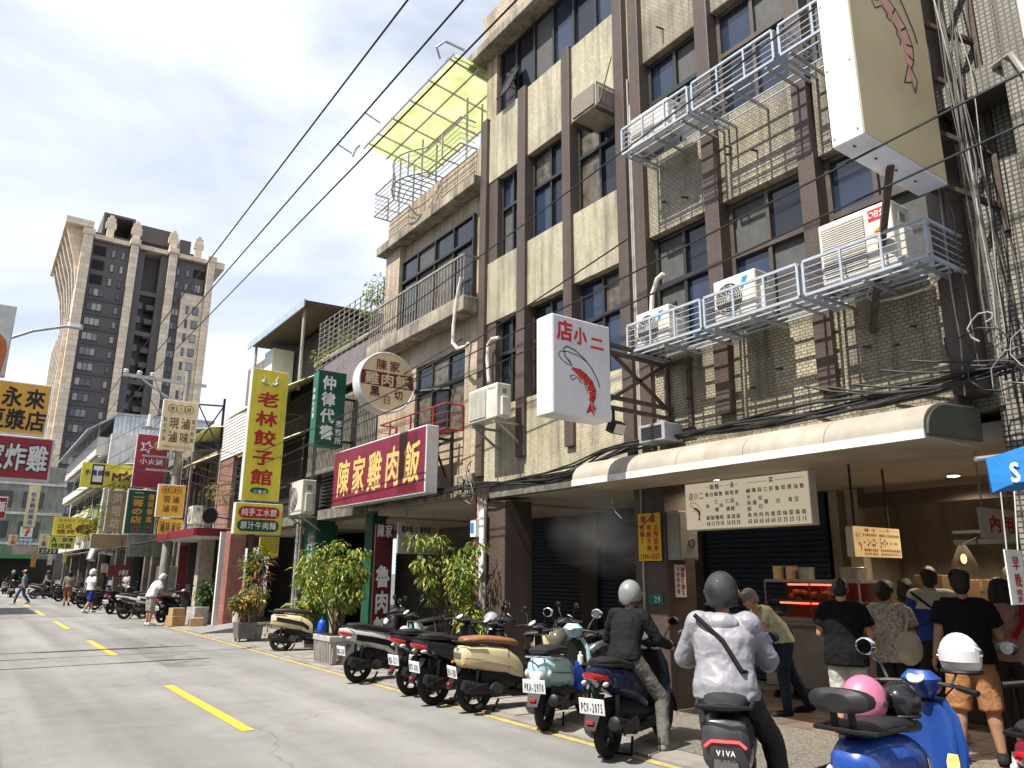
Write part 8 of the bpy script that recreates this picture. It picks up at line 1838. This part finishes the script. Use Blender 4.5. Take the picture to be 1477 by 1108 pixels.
M_bark = mat('bark', (0.10, 0.075, 0.055), .9, .3, 12, .5, 60)
def leaves(mb, rnd, c, r, n, ln, wd, droop=.5, flat=False):
    """leaf blades in a clump round c: each a bent two-quad blade"""
    for _ in range(n):
        while True:
            v = V3((rnd.uniform(-1, 1), rnd.uniform(-1, 1), rnd.uniform(-1, 1)))
            if .15 < v.length < 1: break
        p = c+V3((v.x*r[0], v.y*r[1], v.z*r[2])); out = V3((v.x, v.y, v.z*.4)).normalized()
        d = (out+V3((rnd.uniform(-.7, .7), rnd.uniform(-.7, .7), -droop+rnd.uniform(-.5, .35)))).normalized()
        sd = d.cross(V3((rnd.uniform(-.4, .4), rnd.uniform(-.4, .4), 1))); sd = sd.normalized() if sd.length > .01 else V3((1, 0, 0))
        q_ = rnd.uniform(.45, 1.3); l = ln*q_; w = wd*q_*rnd.uniform(.75, 1.15); nn = sd.cross(d)
        m1 = p+d*l*.5+nn*l*.06; e = p+d*l-V3((0, 0, l*.18))
        mb.add([p, m1-sd*w*.5, e, m1+sd*w*.5], [(0, 1, 2, 3)])
def plant(name, label, loc, stems, clumps, lm, n, ln, wd, pot=None, droop=.5, seed=1, group='potted plants along the kerb', cat='plant', sr=.018):
    o = thing(name, label, cat, loc, 0, group); rnd = random.Random(seed)
    if pot: pot(o)
    m = MB()
    for st in stems: m.tube([V3(p) for p in st], [sr*(1-.6*i/(len(st)-1)) for i in range(len(st))], 6)
    m.build('stem', M_bark, o, local=True)
    mb = MB()
    for (c, r, k) in clumps: leaves(mb, rnd, V3(c), r, int(n*k), ln, wd, droop)
    c_ = mb.build('foliage', lm, o, local=True, fix=False); c_['kind'] = 'stuff'
    return o
def bush(rnd, h0, h1, spread, k, size):
    """clumps on rising stems from the pot: returns stems, clumps"""
    stems, cl = [], []
    for i in range(k):
        a = rnd.uniform(0, 2*PI); e = V3((spread*math.cos(a)*rnd.uniform(.3, 1), spread*math.sin(a)*rnd.uniform(.3, 1), rnd.uniform(h0, h1)))
        b0 = V3((rnd.uniform(-.12, .12), rnd.uniform(-.15, .15), .4)); mid = b0.lerp(e, .5)+V3((rnd.uniform(-.08, .08), rnd.uniform(-.08, .08), .1)); stems.append([b0, mid, e])
        r = size*rnd.uniform(.7, 1.2); cl.append((e, (r, r, r*.75), 1.0)); cl.append((mid.lerp(e, .55), (r*.8, r*.8, r*.9), .7))
    return stems, cl
rn = random.Random(9)
# drooping ficus in the concrete planter
st, cl = bush(rn, 1.0, 2.25, .74, 15, .25)
plant('ficus_shrub', 'weeping green ficus growing in the ribbed concrete planter', (6.1, 14.35, .03), st, cl, LF, 105, .10, .046, None, 1.0, 3)
st, cl = bush(rn, 1.0, 2.35, .68, 13, .23)
plant('ficus_shrub', 'weeping green ficus behind the black scooters in front of the grey shutter', (7.0, 11.75, -.02), st, cl, LF, 100, .10, .046, None, 1.0, 5)
plant('ficus_shrub', 'low yellowing ficus shoots behind the sport scooters', (7.0, 11.0, -.3), [[(0, 0, .3), (.05, 0, .8), (0, 0, 1.2)]], [((0, 0, 1.25), (.22, .25, .28), 1.2), ((.05, -.1, 1.0), (.18, .18, .2), .8)], LF, 160, .10, .045, None, .8, 6)
def pot_round(r, h, mm):
    def f(o): m = MB(); m.tube([(0, 0, 0), (0, 0, h)], [r*.8, r], 18); m.build('pot', mm, o, smooth=True, local=True); m = MB(); m.tube([(0, 0, h-.03), (0, 0, h-.01)], r*.93, 16); m.build('soil', mat('soil', (0.05, 0.035, 0.025)), o, local=True)
    return f
def pot_crate(o):
    m = MB(); m.loft([[(sx*.2, sy*.2, .07), ] if False else [(sx*q, sy*q, z) for sx, sy in ((-1, -1), (1, -1), (1, 1), (-1, 1))] for q, z in ((.19, .08), (.235, .46))]); m.build('tub', mat('grey_tub', (0.13, 0.125, 0.12), .6, .2, 6), o, local=True)
    for sx in (-1, 1):
        for sy in (-1, 1): m = MB(); m.box(sx*.15-.02, sx*.15+.02, sy*.15-.02, sy*.15+.02, 0, .08); m.build('foot', mat('grey_tub', (0.13, 0.125, 0.12)), o, local=True)
p = gp(345, 928)
st, cl = bush(rn, .75, 1.2, .32, 7, .22); st2, cl2 = bush(rn, 1.6, 2.35, .28, 6, .24)
plant('croton_shrub', 'variegated yellow green shrub in a grey tub on feet by the dumpling post', (p.x+.1, p.y, .03), st, cl, LC, 120, .13, .045, pot_crate, .4, 7)
plant('tall_potted_tree', 'tall bushy potted tree behind the grey tub', (p.x+.35, p.y+.5, .03), st2, cl2, LF, 130, .11, .05, pot_round(.2, .4, M_plc), .5, 8)
plant('red_cordyline', 'reddish bronze leaved plant against the dumpling sign post', (6.25, 20.0, .03), [[(0, 0, .3), (.02, 0, 1.0), (0, 0, 1.9)]], [((0, 0, 1.95), (.25, .25, .25), 1), ((.02, 0, 1.6), (.25, .25, .25), 1), ((0, 0, 1.2), (.2, .2, .25), .7)], LR, 60, .22, .04, pot_round(.18, .35, M_plc), .1, 9)
p = gp(430, 925)
st, cl = bush(rn, .8, 1.5, .42, 7, .22)
plant('papaya_shrub', 'loose long leaved shrub left of the green column', (6.75, 17.6, .03), st, cl, LY, 45, .22, .06, pot_round(.2, .35, M_plc), .35, 10)
st, cl = bush(rn, 1.5, 1.9, .5, 4, .22)
plant('papaya_shrub', 'tall long leaved shrub above the old cream scooter', (6.95, 17.9, .03), st, cl, LF, 60, .26, .06, pot_round(.2, .35, M_plc), .3, 11)
st, cl = bush(rn, .5, 1.3, .45, 7, .28)
plant('dark_shrub', 'dark leafy shrub in the shade by the far boxes', (6.9, 27.4, .03), st, cl, LD, 90, .14, .06, pot_round(.22, .35, M_plc), .4, 12)
plant('balcony_shrub', 'bright shrub poking through the top of the balcony grille', (7.75, 17.0, 7.72), [[(0, 0, 0), (0, 0, .9)]], [((0, 0, 1.1), (.35, .5, .4), 2.0), ((.0, .4, .7), (.3, .4, .3), 1.0)], LF, 150, .11, .045, None, .4, 13, 'balcony plants')
plant('balcony_shrub', 'pale vine along the middle of the balcony grille', (7.72, 19.0, 7.55), [[(0, 0, 0), (0, .2, .6)]], [((0, 0, .45), (.15, .6, .35), 1.4), ((0, .9, .3), (.15, .5, .25), 1.0)], LY, 90, .12, .04, None, .4, 14, 'balcony plants')
plant('balcony_shrub', 'leafy plant at the left end of the balcony grille', (7.7, 20.4, 7.5), [[(0, 0, 0), (-.1, .1, .4)]], [((-.1, .1, .25), (.25, .35, .3), 1.3)], LY, 90, .13, .04, None, .5, 15, 'balcony plants')
plant('wall_shrub', 'pale leafy shrub sprouting above the horn loudspeaker', (7.3, 28.6, 4.2), [[(.2, 0, -.1), (0, 0, .2)]], [((-.1, 0, .35), (.5, .8, .35), 2.2)], LC, 110, .13, .04, None, .3, 16, 'wall plants')
for k, (px, py, Y) in enumerate(((122, 742, 52.0), (150, 735, 47.0), (198, 722, 41))):
    q = aty(px, py, Y)
    plant('wall_shrub', ('palm-like shrub on the white corner block', 'climbing shrub left of the brown cloth sign', 'creeper behind the dark green lunch sign')[k], (q.x+.3, Y, q.z-.8), [[(0, 0, -1.5), (0, 0, .6)]], [((0, 0, .7), (.7, .6, .7), 1.5), ((.1, 0, -.2), (.5, .5, .8), 1.0)], (LY, LF, LD)[k], 160, .22, .07, None, .5, 20+k, 'wall plants')
# ================================================================ steam drifting out from under the canopy
def steam(label, x0, x1, y0, y1, z0, z1, dens, seed):
    m = MB(); m.ell(((x0+x1)/2, (y0+y1)/2, (z0+z1)/2), ((x1-x0)/2, (y1-y0)/2, (z1-z0)/2), 16, 10)
    k = bpy.data.materials.new('steam'); k.use_nodes = True; t = k.node_tree; t.nodes.clear()
    tc_ = N(t, 'ShaderNodeTexCoord'); gen = tc_.outputs['Generated']
    nz = N(t, 'ShaderNodeTexNoise'); nz.inputs['Scale'].default_value = 2.6; nz.inputs['Detail'].default_value = 4; nz.inputs['Distortion'].default_value = .8
    mp_n = N(t, 'ShaderNodeMapping'); mp_n.inputs['Location'].default_value = (seed, seed*.7, 0); L(t, gen, mp_n.inputs[0]); L(t, mp_n.outputs[0], nz.inputs['Vector'])
    sb = N(t, 'ShaderNodeVectorMath', operation='SUBTRACT'); sb.inputs[1].default_value = (.5, .5, .5); L(t, gen, sb.inputs[0])
    ln = N(t, 'ShaderNodeVectorMath', operation='LENGTH'); L(t, sb.outputs[0], ln.inputs[0])
    fo = N(t, 'ShaderNodeMapRange'); fo.inputs[1].default_value = .15; fo.inputs[2].default_value = .5; fo.inputs[3].default_value = 1.0; fo.inputs[4].default_value = 0.0; L(t, ln.outputs['Value'], fo.inputs[0])
    rp_n = N(t, 'ShaderNodeMapRange'); rp_n.inputs[1].default_value = .36; rp_n.inputs[2].default_value = .8; rp_n.inputs[3].default_value = 0.0; rp_n.inputs[4].default_value = dens; L(t, nz.outputs[0], rp_n.inputs[0])
    mu = N(t, 'ShaderNodeMath', operation='MULTIPLY'); L(t, fo.outputs[0], mu.inputs[0]); L(t, rp_n.outputs[0], mu.inputs[1])
    pv = N(t, 'ShaderNodeVolumePrincipled'); pv.inputs['Color'].default_value = (.85, .84, .82, 1); L(t, mu.outputs[0], pv.inputs['Density'])
    om_ = N(t, 'ShaderNodeOutputMaterial'); L(t, pv.outputs[0], om_.inputs['Volume'])
    o = m.build('steam', k); o['kind'] = 'stuff'; return tag(o, label, 'steam')
steam('pale steam drifting beside the yellow notice under the canopy', 7.0, 9.2, 7.4, 9.9, 1.6, 3.03, .38, 1.7)
